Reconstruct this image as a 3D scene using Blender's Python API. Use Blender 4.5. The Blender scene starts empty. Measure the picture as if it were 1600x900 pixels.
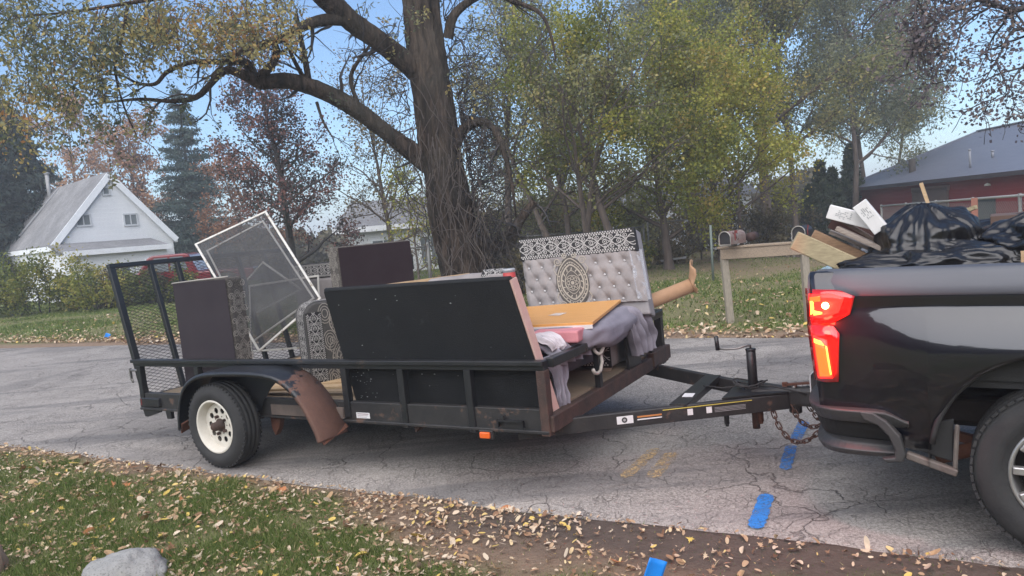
import bpy, math, random
import numpy as np
from mathutils import Vector, Matrix, noise as mn
sc = bpy.context.scene
C = sc.collection
PI = math.pi
rad = math.radians

# ------------------------------------------------------------------ camera, sky, sun, exposure
FPX, PITCH, ROLL, CAMH = 1133.0, -.087, -.0854, 1.70
cp, sp = math.cos(PITCH), math.sin(PITCH)
_f = Vector((0, cp, sp)); _u = Vector((0, -sp, cp)); _r = Vector((1, 0, 0))
CR = math.cos(ROLL)*_r + math.sin(ROLL)*_u
CU = -math.sin(ROLL)*_r + math.cos(ROLL)*_u
cam = bpy.data.objects.new('camera', bpy.data.cameras.new('camera')); C.objects.link(cam)
M3 = Matrix((CR, CU, -_f)).transposed()
cam.matrix_world = Matrix.Translation((0, 0, CAMH)) @ M3.to_4x4()
cam.data.sensor_width = 36; cam.data.lens = FPX/1600*36
cam.data.clip_start = .05; cam.data.clip_end = 2000
sc.camera = cam
def at(x, y, Y):
    "world point at depth Y along the line of sight of a pixel of the 1600x900 photograph"
    d = _f + CR*((x-800)/FPX) - CU*((y-450)/FPX)
    return Vector((0, 0, CAMH)) + d*(Y/d.y)

SUN_EL, SUN_AZ = 42, 200     # azimuth measured clockwise from +Y
w = bpy.data.worlds.new('World'); sc.world = w; w.use_nodes = True
nt = w.node_tree; bg = nt.nodes['Background']
sky = nt.nodes.new('ShaderNodeTexSky'); sky.sky_type = 'NISHITA'; sky.sun_disc = False
sky.sun_elevation = rad(SUN_EL); sky.sun_rotation = rad(SUN_AZ)
sky.altitude = 200; sky.air_density = 1.0; sky.dust_density = .9; sky.ozone_density = 3.0
tn = nt.nodes.new('ShaderNodeMix'); tn.data_type = 'RGBA'; tn.blend_type = 'MULTIPLY'; tn.inputs[0].default_value = 1; tn.inputs[7].default_value = (.86, .97, 1.05, 1)
nt.links.new(sky.outputs[0], tn.inputs[6]); nt.links.new(tn.outputs[2], bg.inputs['Color']); bg.inputs['Strength'].default_value = .09
sl = bpy.data.lights.new('sun', 'SUN'); sl.energy = 2.9; sl.angle = rad(100); sl.color = (1, .92, .84)
so = bpy.data.objects.new('sun', sl); C.objects.link(so)
az = rad(SUN_AZ); el = rad(SUN_EL)
sd = Vector((math.sin(az)*math.cos(el), math.cos(az)*math.cos(el), math.sin(el)))
so.rotation_euler = sd.to_track_quat('Z', 'Y').to_euler()
sc.view_settings.view_transform = 'Standard'; sc.view_settings.look = 'None'
sc.view_settings.exposure = 1.08; sc.view_settings.gamma = 1

# ------------------------------------------------------------------ helpers
class MB:
    def __init__(s): s.v = []; s.f = []
    def add(s, vs, fs):
        n = len(s.v); s.v += [Vector(p) for p in vs]; s.f += [tuple(i+n for i in f) for f in fs]; return s
    def box(s, c, d, rot=None):
        x, y, z = d[0]/2, d[1]/2, d[2]/2; c = Vector(c)
        P = [Vector((a*x, b*y, e*z)) for a in (-1, 1) for b in (-1, 1) for e in (-1, 1)]
        if rot is not None: P = [rot @ p for p in P]
        return s.add([c+p for p in P], [(0, 1, 3, 2), (4, 6, 7, 5), (0, 4, 5, 1), (2, 3, 7, 6), (0, 2, 6, 4), (1, 5, 7, 3)])
    def span(s, x0, x1, y0, y1, z0, z1):
        return s.box(((x0+x1)/2, (y0+y1)/2, (z0+z1)/2), (x1-x0, y1-y0, z1-z0))
    def beam(s, a, b, w, h, up=(0, 0, 1)):
        a, b = Vector(a), Vector(b); d = (b-a).normalized(); u = Vector(up)
        sd_ = d.cross(u)
        if sd_.length < 1e-4: sd_ = d.cross(Vector((0, 1, 0)))
        sd_.normalize(); u = sd_.cross(d)
        P = [p+sd_*i*w/2+u*j*h/2 for p in (a, b) for i, j in ((-1, -1), (1, -1), (1, 1), (-1, 1))]
        return s.add(P, [(0, 3, 2, 1), (4, 5, 6, 7), (0, 1, 5, 4), (1, 2, 6, 5), (2, 3, 7, 6), (3, 0, 4, 7)])
    def tube(s, pts, r, n=8, closed=False, cap=True):
        pts = [Vector(p) for p in pts]; m = len(pts)
        if not hasattr(r, '__len__'): r = [r]*m
        rings = []; ref = None
        for i, p in enumerate(pts):
            if closed: d = pts[(i+1) % m]-pts[i-1]
            else: d = pts[min(i+1, m-1)]-pts[max(i-1, 0)]
            d = d.normalized() if d.length > 1e-9 else Vector((0, 0, 1))
            if ref is None: ref = d.orthogonal().normalized()
            ref = ref-d*ref.dot(d)
            ref = ref.normalized() if ref.length > 1e-6 else d.orthogonal().normalized()
            q = d.cross(ref)
            rings.append([p+(ref*math.cos(2*PI*k/n)+q*math.sin(2*PI*k/n))*r[i] for k in range(n)])
        fs = []
        for i in range(m if closed else m-1):
            j = (i+1) % m
            for k in range(n): fs.append((i*n+k, i*n+(k+1) % n, j*n+(k+1) % n, j*n+k))
        if cap and not closed: fs += [tuple(range(n))[::-1], tuple((m-1)*n+k for k in range(n))]
        return s.add([p for q in rings for p in q], fs)
    def cyl(s, a, b, r, n=16, r2=None): return s.tube([a, b], [r, r if r2 is None else r2], n)
    def lathe(s, prof, n=32, c=(0, 0, 0), ax='Y'):
        "prof: (radius, offset along the axis)"
        vs = []
        for r, o in prof:
            for k in range(n):
                a = 2*PI*k/n; x, z = r*math.cos(a), r*math.sin(a)
                vs.append(Vector(c)+(Vector((x, o, z)) if ax == 'Y' else Vector((x, z, o)) if ax == 'Z' else Vector((o, x, z))))
        fs = [(i*n+k, i*n+(k+1) % n, (i+1)*n+(k+1) % n, (i+1)*n+k) for i in range(len(prof)-1) for k in range(n)]
        return s.add(vs, fs)
    def prism(s, out, d, fn=lambda x, y, z: Vector((x, y, z))):
        "outline (x,y) extruded z 0..d, mapped by fn"
        n = len(out)
        return s.add([fn(x, y, 0) for x, y in out]+[fn(x, y, d) for x, y in out],
                     [tuple(range(n))[::-1], tuple(range(n, 2*n))]+[(i, (i+1) % n, n+(i+1) % n, n+i) for i in range(n)])
    def grid(s, fn, nu, nv, closed=False):
        vs = [fn(i/nu, j/nv) for i in range(nu+1) for j in range(nv+1)]
        return s.add(vs, [(i*(nv+1)+j, (i+1)*(nv+1)+j, (i+1)*(nv+1)+j+1, i*(nv+1)+j+1) for i in range(nu) for j in range(nv)])
    def ribbon(s, pts, w, fn, closed=False):
        "flat ribbon along 2D polyline (u,v), placed by fn(u,v)"
        pts = [Vector(p) for p in pts]; m = len(pts); vs = []
        for i, p in enumerate(pts):
            d = (pts[(i+1) % m]-pts[i-1]) if closed else pts[min(i+1, m-1)]-pts[max(i-1, 0)]
            if d.length < 1e-9: d = Vector((1, 0))
            d.normalize(); q = Vector((-d.y, d.x))*w/2
            vs += [fn(*(p+q)), fn(*(p-q))]
        fs = [(2*i, 2*i+1, 2*((i+1) % m)+1, 2*((i+1) % m)) for i in range(m if closed else m-1)]
        return s.add(vs, fs)
    def disc(s, c, r, fn, n=10):
        return s.add([fn(c[0]+r*math.cos(2*PI*k/n), c[1]+r*math.sin(2*PI*k/n)) for k in range(n)], [tuple(range(n))])

def mesh_of(name, mb, m, smooth=False, bevel=0):
    me = bpy.data.meshes.new(name); me.from_pydata(mb.v, [], mb.f); me.update()
    if m: me.materials.append(m)
    if smooth: me.polygons.foreach_set('use_smooth', [True]*len(me.polygons))
    return me
def obj(name, mb, m, parent=None, smooth=False, bevel=0, seg=1, loc=None, rot=None):
    me = mb if isinstance(mb, bpy.types.Mesh) else mesh_of(name, mb, m, smooth)
    o = bpy.data.objects.new(name, me); C.objects.link(o)
    if parent is not None: o.parent = parent
    if bevel:
        b = o.modifiers.new('b', 'BEVEL'); b.width = bevel; b.segments = seg; b.limit_method = 'ANGLE'; b.angle_limit = rad(35)
        if seg > 1: b.harden_normals = False
    if loc is not None: o.location = loc
    if rot is not None: o.rotation_euler = rot
    return o
def empty(name, label, cat, loc=(0, 0, 0), rot=(0, 0, 0), group=None):
    o = bpy.data.objects.new(name, None); C.objects.link(o); o.empty_display_size = .2
    o.location = loc; o.rotation_euler = rot; return tag(o, label, cat, group)
def tag(o, label, cat, group=None, kind=None):
    if label: o['label'] = label
    if cat: o['category'] = cat
    if group: o['group'] = group
    if kind: o['kind'] = kind
    return o
def struct(o): o['kind'] = 'structure'; return o
def bulk(name, V, F, m, parent=None, attr=None, smooth=False):
    "fast mesh from numpy: V (n,3); F (m,k) all faces with k corners"
    me = bpy.data.meshes.new(name); n, k = F.shape
    me.vertices.add(len(V)); me.vertices.foreach_set('co', np.ascontiguousarray(V, dtype=np.float32).ravel())
    me.loops.add(n*k); me.loops.foreach_set('vertex_index', np.ascontiguousarray(F, dtype=np.int32).ravel())
    me.polygons.add(n); me.polygons.foreach_set('loop_start', np.arange(0, n*k, k, dtype=np.int32))
    me.polygons.foreach_set('loop_total', np.full(n, k, dtype=np.int32))
    if smooth: me.polygons.foreach_set('use_smooth', np.ones(n, dtype=bool))
    me.update(calc_edges=True)
    if attr is not None:
        for an, av in attr.items():
            a = me.attributes.new(an, 'FLOAT', 'POINT'); a.data.foreach_set('value', np.ascontiguousarray(av, dtype=np.float32))
    me.materials.append(m)
    o = bpy.data.objects.new(name, me); C.objects.link(o)
    if parent is not None: o.parent = parent
    return o

# ------------------------------------------------------------------ materials
def NT(name):
    m = bpy.data.materials.new(name); m.use_nodes = True; t = m.node_tree
    return m, t, t.nodes['Principled BSDF']
def nd(t, kind, **kw):
    n = t.nodes.new(kind)
    for k, v in kw.items():
        if k in n.inputs: n.inputs[k].default_value = v
        else: setattr(n, k, v)
    return n
def math_(t, op, a, b=None, c=None):
    n = t.nodes.new('ShaderNodeMath'); n.operation = op
    for i, x in enumerate((a, b, c)):
        if x is None: continue
        if isinstance(x, (int, float)): n.inputs[i].default_value = x
        else: t.links.new(x, n.inputs[i])
    return n.outputs[0]
def mix(t, fac, a, b, mode='MIX'):
    n = t.nodes.new('ShaderNodeMix'); n.data_type = 'RGBA'; n.blend_type = mode
    for i, x in ((0, fac), (6, a), (7, b)):
        if isinstance(x, (int, float)): n.inputs[i].default_value = x
        elif isinstance(x, tuple): n.inputs[i].default_value = (*x, 1) if len(x) == 3 else x
        else: t.links.new(x, n.inputs[i])
    return n.outputs[2]
def ramp(t, src, stops):
    n = t.nodes.new('ShaderNodeValToRGB'); e = n.color_ramp.elements
    while len(e) < len(stops): e.new(.5)
    for i, (p, c) in enumerate(stops):
        e[i].position = p; e[i].color = (*c, 1) if hasattr(c, '__len__') else (c, c, c, 1)
    t.links.new(src, n.inputs[0]); return n.outputs[0]
def coords(t, kind='Object', scale=(1, 1, 1)):
    tc = t.nodes.new('ShaderNodeTexCoord'); mp = t.nodes.new('ShaderNodeMapping'); mp.inputs['Scale'].default_value = scale
    t.links.new(tc.outputs[kind], mp.inputs[0]); return mp.outputs[0]
def noi(t, v, scale, detail=3, rough=.55, dist=0):
    n = nd(t, 'ShaderNodeTexNoise', Scale=scale, Detail=detail, Roughness=rough, Distortion=dist); t.links.new(v, n.inputs['Vector']); return n.outputs['Fac']
def bump(t, b, h, strength=.3, dist=.01):
    n = nd(t, 'ShaderNodeBump', Strength=strength, Distance=dist); t.links.new(h, n.inputs['Height']); t.links.new(n.outputs[0], b.inputs['Normal'])
MC = {}
def mat(name, c1, c2=None, scale=6, rough=.6, metal=0, bs=30, bst=0, stretch=(1, 1, 1), wear=None, wscale=8, wamt=.55, spec=.5, coat=0, rvar=0, kind='Object', detail=4):
    "two-tone noise colour, optional wear colour in patches, optional fine relief"
    if name in MC: return MC[name]
    m, t, b = NT(name); v = coords(t, kind, stretch)
    c2 = c2 or tuple(x*.8 for x in c1)
    n1 = noi(t, v, scale, detail)
    f = ramp(t, n1, [(.3, 0), (.7, 1)])
    col = mix(t, f, tuple(c1), tuple(c2))
    if wear:
        wn = noi(t, v, wscale, 6, .65); wf = ramp(t, wn, [(wamt, 0), (wamt+.06, 1)]); col = mix(t, wf, col, tuple(wear))
        t.links.new(math_(t, 'MAXIMUM', math_(t, 'MULTIPLY', wf, .85), rough), b.inputs['Roughness'])
    else:
        b.inputs['Roughness'].default_value = rough
        if rvar:
            t.links.new(math_(t, 'MULTIPLY_ADD', n1, rvar, rough-rvar/2), b.inputs['Roughness'])
    t.links.new(col, b.inputs['Base Color']); b.inputs['Metallic'].default_value = metal
    b.inputs['Specular IOR Level'].default_value = spec; b.inputs['Coat Weight'].default_value = coat
    if bst: bump(t, b, noi(t, v, bs, 5), bst, .01)
    MC[name] = m; return m
def leafmat(name, stops, trans=.35, rough=.6):
    if name in MC: return MC[name]
    m, t, b = NT(name); a = t.nodes.new('ShaderNodeAttribute'); a.attribute_name = 'var'
    col = ramp(t, a.outputs['Fac'], stops); t.links.new(col, b.inputs['Base Color']); b.inputs['Roughness'].default_value = rough
    b.inputs['Specular IOR Level'].default_value = .25
    tr = t.nodes.new('ShaderNodeBsdfTranslucent'); t.links.new(col, tr.inputs[0])
    ms = t.nodes.new('ShaderNodeMixShader'); ms.inputs[0].default_value = trans
    t.links.new(b.outputs[0], ms.inputs[1]); t.links.new(tr.outputs[0], ms.inputs[2])
    t.links.new(ms.outputs[0], t.nodes['Material Output'].inputs[0]); MC[name] = m; return m
def emis(name, col, strength, base=None):
    m, t, b = NT(name); b.inputs['Base Color'].default_value = (*(base or col), 1)
    b.inputs['Emission Color'].default_value = (*col, 1); b.inputs['Emission Strength'].default_value = strength; b.inputs['Roughness'].default_value = .2
    return m

BLK = mat('black_steel', (.012, .013, .014), (.02, .02, .022), 9, .38, 0, 60, .12, wear=(.055, .04, .032), wscale=7, wamt=.66, rvar=.2)
BLKW = mat('worn_black_steel', (.014, .014, .015), (.03, .028, .027), 7, .5, 0, 60, .2, wear=(.09, .055, .04), wscale=9, wamt=.6)
RUST = mat('rusty_steel', (.14, .052, .028), (.085, .036, .024), 9, .85, 0, 70, .5, wear=(.02, .018, .018), wscale=5, wamt=.62)
RUSTD = mat('brown_rusted_beam', (.075, .04, .03), (.035, .024, .02), 12, .8, 0, 70, .4)
CHAINM = mat('rusty_chain_steel', (.13, .055, .035), (.05, .035, .03), 40, .7, .3, 90, .3)
STEEL = mat('bare_steel', (.3, .29, .28), (.18, .17, .16), 30, .45, .8)
RUB = mat('black_rubber', (.022, .022, .023), (.035, .034, .033), 10, .85, 0, 120, .25)
WHITEP = mat('white_wheel_paint', (.66, .63, .56), (.56, .52, .44), 9, .45, 0, 60, .1, wear=(.23, .11, .05), wscale=14, wamt=.62)
PLANK = mat('deck_plank_wood', (.3, .23, .155), (.19, .145, .1), 9, .85, 0, 40, .4, (2, 16, 16), wear=(.1, .08, .06), wscale=2, wamt=.62)
NEWWOOD = mat('fresh_pine_board', (.55, .4, .24), (.42, .28, .15), 7, .75, 0, 40, .2, (2, 14, 14))
SHEETPLY = mat('sawn_wood_edge', (.5, .35, .2), (.38, .25, .14), 7, .75, 0, 40, .2)
BARK = mat('grey_brown_bark', (.13, .10, .08), (.065, .05, .042), 5, .95, 0, 14, 1.0, (3, 3, .5), detail=6)
BARKD = mat('dark_bark', (.05, .042, .038), (.03, .026, .024), 6, .95, 0, 14, .8, (3, 3, .6))

# ------------------------------------------------------------------ ground and road
EU = Vector((.895, -.446)).normalized(); EN = Vector((.446, .895)).normalized()
def wuv(u, v, z=0): p = EU*u+EN*v; return Vector((p.x, p.y, z))
def uv_of(x, y): return x*EU.x+y*EU.y, x*EN.x+y*EN.y
def sstep(a, b, x): t = min(1, max(0, (x-a)/(b-a))); return t*t*(3-2*t)
def n3(x, y, z=0): return mn.noise(Vector((x, y, z)))
def vnear(u): return 3.74+.0035*min(u, 0)**2 if u > -12 else 3.74+.504-.03*(u+12)*-1*0
def vfar(u): return 9.72-.0034*min(0, u+2.8)**2 if u > -22 else 9.72-.0034*19.2**2
def rag(u, s): return .05*n3(u*1.3, s)+.035*n3(u*5, s+7)+.02*n3(u*17, s+3)
def terrain(x, y):
    u, v = uv_of(x, y); vn, vf = vnear(u), vfar(u)
    if v < vn: z = .012*sstep(0, .15, vn-v)+.05*sstep(.3, 2.5, vn-v)+.018*n3(x*1.5, y*1.5)+.008*n3(x*6, y*6)
    elif v > vf: z = .015*sstep(0, .2, v-vf)+.08*sstep(0, 3, v-vf)+.04*n3(x*.5, y*.5, 3)
    else: z = -.03
    z -= 1.0*sstep(12, 26, y)*sstep(7, 13, x)
    return z
def grassy(x, y):
    u, v = uv_of(x, y)
    if v < 6.5:
        d = vnear(u)-v + .15*n3(x*1.1, y*1.1, 5)+.12*n3(x*4, y*4, 9)
        lim = .1 + .62*sstep(-3.4, -1.9, u)-.42*sstep(-1.0, -.2, u)
        g = sstep(lim-.1, lim+.3, d)
        return g*(1-.28*sstep(-3, -1.5, u))*(.62+.6*sstep(-.3, .3, n3(x*2.2, y*2.2, 1)))
    d = v-vfar(u)+.25*n3(x*.8, y*.8, 5)
    return sstep(.1, .7, d)*(.55+.5*sstep(-.3, .3, n3(x*.6, y*.6, 1)))*(1-.6*sstep(4.5, 9, d)*sstep(-3, 1, x))
def soil(x, y):
    u, v = uv_of(x, y)
    if v > 6.5: return 0
    return sstep(-2.9, -1.9, u+.3*n3(x*2, y*2, 4))*sstep(.62, .3, vnear(u)-v+.12*n3(x*3, y*3, 2))

us = np.concatenate([np.linspace(-400, -60, 12), np.linspace(-55, -20, 16), np.arange(-18, -9, .35), np.arange(-9, 1.4, .05), np.arange(1.4, 8, .4), np.linspace(9, 60, 16), np.linspace(80, 400, 9)])
vs_ = np.concatenate([np.linspace(-300, -20, 8), np.linspace(-15, 1.4, 12), np.arange(1.6, 4.3, .04), np.arange(4.4, 8.6, .6), np.arange(8.7, 11, .12), np.arange(11.2, 30, .6), np.linspace(31, 90, 20), np.linspace(110, 700, 10)])
V = np.zeros((len(us)*len(vs_), 3)); G = np.zeros(len(V)); S_ = np.zeros(len(V)); k = 0
for u in us:
    for v in vs_:
        p = wuv(u, v); V[k] = (p.x, p.y, terrain(p.x, p.y)); G[k] = grassy(p.x, p.y); S_[k] = soil(p.x, p.y); k += 1
nu, nv = len(us), len(vs_)
I, J = np.meshgrid(np.arange(nu-1), np.arange(nv-1), indexing='ij'); q = (I*nv+J).ravel()
F = np.stack([q, q+nv, q+nv+1, q+1], 1)
m, t, b = NT('lawn_soil'); v = coords(t)
ag = nd(t, 'ShaderNodeAttribute', attribute_name='grass'); as_ = nd(t, 'ShaderNodeAttribute', attribute_name='soil')
dirt = mix(t, noi(t, v, 9, 6, .7), (.15, .105, .075), (.31, .225, .16))
dk = mix(t, noi(t, v, 14, 6, .7), (.075, .06, .05), (.165, .13, .108))
dirt = mix(t, as_.outputs['Fac'], dirt, dk)
grs = mix(t, noi(t, v, 3, 5, .7), (.085, .13, .035), (.17, .215, .07)); grs = mix(t, ramp(t, noi(t, v, 25, 4, .7), [(.45, 0), (.65, .5)]), grs, (.27, .21, .13))
t.links.new(mix(t, ag.outputs['Fac'], dirt, grs), b.inputs['Base Color']); b.inputs['Roughness'].default_value = .95; b.inputs['Specular IOR Level'].default_value = .1
bump(t, b, noi(t, v, 45, 6, .7), .8, .02)
struct(bulk('lawn', V, F, m, attr={'grass': G, 'soil': S_}, smooth=True))

us = np.concatenate([np.linspace(-300, -60, 10), np.linspace(-50, -20, 12), np.arange(-18, -9, .2), np.arange(-9, 1.6, .025), np.arange(1.6, 8, .3), np.linspace(9, 200, 20)])
ws = [0, .01, .04, .15, .3, .5, .7, .9, .97, 1]
V = []
for u in us:
    a, bb = vnear(u)+rag(u, 0), vfar(u)+rag(u, 40)
    for k, q_ in enumerate(ws):
        p = wuv(u, a+(bb-a)*q_); V.append((p.x, p.y, -.03 if k in (0, len(ws)-1) else .002*n3(p.x, p.y)+(.004 if 1 < k < 8 else -.004)))
nu, nv = len(us), len(ws)
I, J = np.meshgrid(np.arange(nu-1), np.arange(nv-1), indexing='ij'); q = (I*nv+J).ravel()
m, t, b = NT('cracked_asphalt'); v = coords(t)
big = noi(t, v, 1.1, 6, .7); sp1 = noi(t, v, 60, 3, .8); sp2 = noi(t, v, 170, 2, .8)
base = mix(t, ramp(t, big, [(.38, 0), (.62, 1)]), (.205, .185, .168), (.325, .295, .268))
base = mix(t, ramp(t, sp1, [(.42, .0), (.6, 1)]), base, (.44, .405, .37)); base = mix(t, ramp(t, sp2, [(.56, 0), (.68, .8)]), base, (.09, .085, .082))
lt = nd(t, 'ShaderNodeTexVoronoi', Scale=70.0); t.links.new(v, lt.inputs['Vector'])
base = mix(t, ramp(t, lt.outputs['Distance'], [(.1, .55), (.25, 0)]), base, (.46, .44, .41))
# darker oily lanes and repair patches
dp = noi(t, v, .45, 3, .5, .6); base = mix(t, ramp(t, dp, [(.53, 0), (.6, .45)]), base, (.15, .14, .135))
mp = nd(t, 'ShaderNodeMapping'); mp.inputs['Rotation'].default_value = (0, 0, math.atan2(-EU.y, EU.x)); mp.inputs['Scale'].default_value = (.12, 1.6, 1)
tc = nd(t, 'ShaderNodeTexCoord'); t.links.new(tc.outputs['Object'], mp.inputs[0])
ln = noi(t, mp.outputs[0], 1.3, 4, .6); base = mix(t, ramp(t, ln, [(.53, 0), (.64, .55)]), base, (.12, .118, .12))
# cracks
wv = nd(t, 'ShaderNodeTexNoise', Scale=3.5, Detail=5.0); t.links.new(v, wv.inputs['Vector'])
vd = mix(t, .16, v, wv.outputs['Color'], 'LINEAR_LIGHT')
cr = None
for s_, wd, am in ((1.4, .009, 1), (3.6, .016, .75), (9.5, .028, .65), (19, .05, .45)):
    vo = nd(t, 'ShaderNodeTexVoronoi', Scale=s_); vo.feature = 'DISTANCE_TO_EDGE'; t.links.new(vd, vo.inputs['Vector'])
    c_ = ramp(t, vo.outputs['Distance'], [(0, am), (wd, 0)])
    msk = ramp(t, noi(t, v, s_*.45+.3, 2), [(.48 if s_ > 2 else .40, 0), (.62 if s_ > 2 else .5, 1)])
    c_ = math_(t, 'MULTIPLY', c_, msk); cr = c_ if cr is None else math_(t, 'MAXIMUM', cr, c_)
base = mix(t, math_(t, 'MULTIPLY', cr, .62), base, (.075, .064, .058))
t.links.new(base, b.inputs['Base Color']); b.inputs['Roughness'].default_value = .9; b.inputs['Specular IOR Level'].default_value = .25
bump(t, b, math_(t, 'SUBTRACT', math_(t, 'ADD', sp1, math_(t, 'MULTIPLY', sp2, .5)), math_(t, 'MULTIPLY', cr, 2.0)), .75, .012)
struct(bulk('road', np.array(V), np.stack([q, q+nv, q+nv+1, q+1], 1), m, smooth=True))

# worn blue paint marks and yellow bars on the asphalt: sheets with ragged outlines
def markmat(name, col, thin, lo):
    m, t, b = NT(name); v = coords(t)
    f = ramp(t, noi(t, v, 45, 6, .8), [(lo-.08, 1), (lo+.08, 0)])
    f2 = ramp(t, noi(t, v, 9, 3, .6), [(.35, 0), (.5, 1)])
    b.inputs['Base Color'].default_value = (*col, 1); t.links.new(math_(t, 'MULTIPLY', f, math_(t, 'MULTIPLY_ADD', f2, 1-thin, thin)), b.inputs['Alpha']); b.inputs['Roughness'].default_value = .85
    bump(t, b, noi(t, v, 60, 4, .8), .7, .01); return m
BLUEP = markmat('blue_marking_paint', (.03, .22, .62), .75, .58)
BLUEF = markmat('faded_blue_marking_paint', (.05, .2, .52), .45, .53)
YELM = markmat('patchy_yellow_tone', (.62, .44, .22), .2, .49)  # patchy yellow, mostly see-through over the asphalt
def mark(name, pts, w, m, label, cat, group=None, seed=0):
    P = [at(x, y, 10) for x, y in pts]; O = Vector((0, 0, CAMH))
    P = [O+(p-O)*((0-CAMH)/(p.z-CAMH)) for p in P]
    mb = MB(); N = 26; top, bot = [], []
    for i in range(N+1):
        f = i/N; a = P[0].lerp(P[1], f); d = (P[1]-P[0]).normalized(); q = Vector((-d.y, d.x, 0))
        ww = w*(1+.3*n3(i*.5, seed))*min(1, (.35+f*9), (.35+(1-f)*9))
        top.append(a+q*(ww/2+.011*n3(i*1.7, seed+3))+Vector((0, 0, .0095))); bot.append(a-q*(ww/2+.011*n3(i*1.7, seed+9))+Vector((0, 0, .0095)))
    mb.add(top+bot, [(i, i+1, N+2+i, N+1+i) for i in range(N)])
    return tag(obj(name, mb, m), label, cat, group)
mark('road_mark', [(1180, 828), (1199, 774)], .085, BLUEP, 'bright blue sprayed utility line nearest the verge', 'paint mark', 'blue utility marks', 1)
mark('road_mark', [(1226, 736), (1237, 697)], .075, BLUEF, 'duller blue sprayed line just below the hanging safety chains', 'paint mark', 'blue utility marks', 2)
mark('road_mark', [(1242, 690), (1257, 660)], .08, BLUEF, 'faint blue sprayed line seen behind the chain loops', 'paint mark', 'blue utility marks', 3)
mark('road_mark', [(975, 748), (1026, 702)], .09, YELM, 'patchy yellow bar on the asphalt, left of its pair', 'paint mark', 'patchy yellow bars', 4)
mark('road_mark', [(1018, 748), (1052, 708)], .1, YELM, 'faint yellow bar on the asphalt, right of its pair', 'paint mark', 'patchy yellow bars', 5)

# grass blades: near verge (stuff) and far lawn (stuff)
rs = np.random.RandomState(3)
GRASSM = leafmat('grass_blade', [(0, (.05, .085, .018)), (.4, (.11, .165, .035)), (.7, (.2, .235, .07)), (1, (.42, .36, .19))], .3, .7)
def blades(name, n, ur, vr, h0, h1, w0, label, clump=.0):
    U_ = rs.uniform(*ur, n); V_ = rs.uniform(*vr, n); X = U_*EU.x+V_*EN.x; Y = U_*EU.y+V_*EN.y; keep = []; zs = []; hh = []
    for i in range(n):
        if Y[i] < 2.2: continue
        g = grassy(X[i], Y[i])
        if rs.rand() < g*g*1.15+.02:
            keep.append(i); zs.append(terrain(X[i], Y[i])); hh.append(g)
    k = np.array(keep); X, Y = X[k], Y[k]; Z_ = np.array(zs)-.004; hh = np.array(hh); n = len(k)
    H = rs.uniform(h0, h1, n)*(.45+.7*hh); a = rs.uniform(0, 2*PI, n); w_ = w0*rs.uniform(.6, 1.3, n); l1 = rs.normal(0, .5, n)*H; l2 = rs.normal(0, .5, n)*H
    base = np.stack([X, Y, Z_], 1); sx = np.stack([np.cos(a)*w_, np.sin(a)*w_, 0*a], 1); tip = np.stack([l1, l2, H], 1)
    P = np.stack([base-sx, base+sx, base+tip], 1).reshape(-1, 3); var = np.clip(rs.normal(.45, .25, n), 0, 1)
    return bulk(name, P, np.arange(3*n).reshape(n, 3), GRASSM, attr={'var': np.repeat(var, 3)})
tag(blades('grass', 340000, (-10.5, 1.4), (1.6, 3.75), .02, .05, .0026, ''), 'short green verge grass in front of the road', 'grass', None, 'stuff')
tag(blades('grass', 430000, (-34, 6), (9.5, 30), .03, .07, .013, ''), 'mown lawn grass beyond the road', 'grass', None, 'stuff')

# fallen leaves
LEAFC = {'pale': (.62, .5, .36), 'yellow': (.62, .45, .1), 'brown': (.27, .14, .07), 'tan': (.46, .3, .16), 'orange': (.5, .2, .08)}
LM = {k: mat('fallen_leaf_'+k, c, tuple(x*.7 for x in c), 30, .75) for k, c in LEAFC.items()}
def leaf_outline(kind, rnd):
    if kind == 0:  # maple-like, five lobes
        out = []
        for i, (ang, r) in enumerate([(-90, .12), (-55, .55), (-30, .32), (5, .85), (32, .42), (62, .7), (75, .5), (90, 1), (105, .5), (118, .7), (148, .42), (175, .85), (210, .32), (235, .55)]):
            r *= rnd.uniform(.85, 1.15); a = rad(ang+rnd.uniform(-5, 5)); out.append((r*math.cos(a), r*math.sin(a)))
        return out
    w_ = .35 if kind == 1 else .55
    return [(w_*math.sin(a)*rnd.uniform(.85, 1.1), math.cos(a)) for a in [i*PI/5 for i in range(10)]]
def leaf_mesh(i):
    rnd = random.Random(i); out = leaf_outline(i % 3, rnd); n = len(out); cx, cy = rnd.uniform(.2, .9), rnd.uniform(-.5, .7)
    def Zf(x, y): return cx*x*x*.6+cy*y*y*.4+.12*math.sin(3*x+i)
    vs = [Vector((0, 0, Zf(0, 0)-.05))]+[Vector((x, y, Zf(x, y))) for x, y in out]
    return vs, [(0, 1+k, 1+(k+1) % n) for k in range(n)]
LSH = [leaf_mesh(i) for i in range(12)]
rl = random.Random(8)
lab = {'pale': 'pale dry fallen leaf lying on the near verge', 'yellow': 'yellow fallen leaf lying on the near verge', 'brown': 'dark brown curled fallen leaf lying on the near verge',
       'tan': 'tan curled fallen leaf lying on the near verge', 'orange': 'orange fallen leaf lying on the near verge'}
LMESH = {}
for ck in LEAFC:
    for i, (vv, ff) in enumerate(LSH):
        mb = MB(); mb.add(vv, ff); LMESH[ck, i] = mesh_of('fallen_leaf', mb, LM[ck])
cnt = 0
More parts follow.
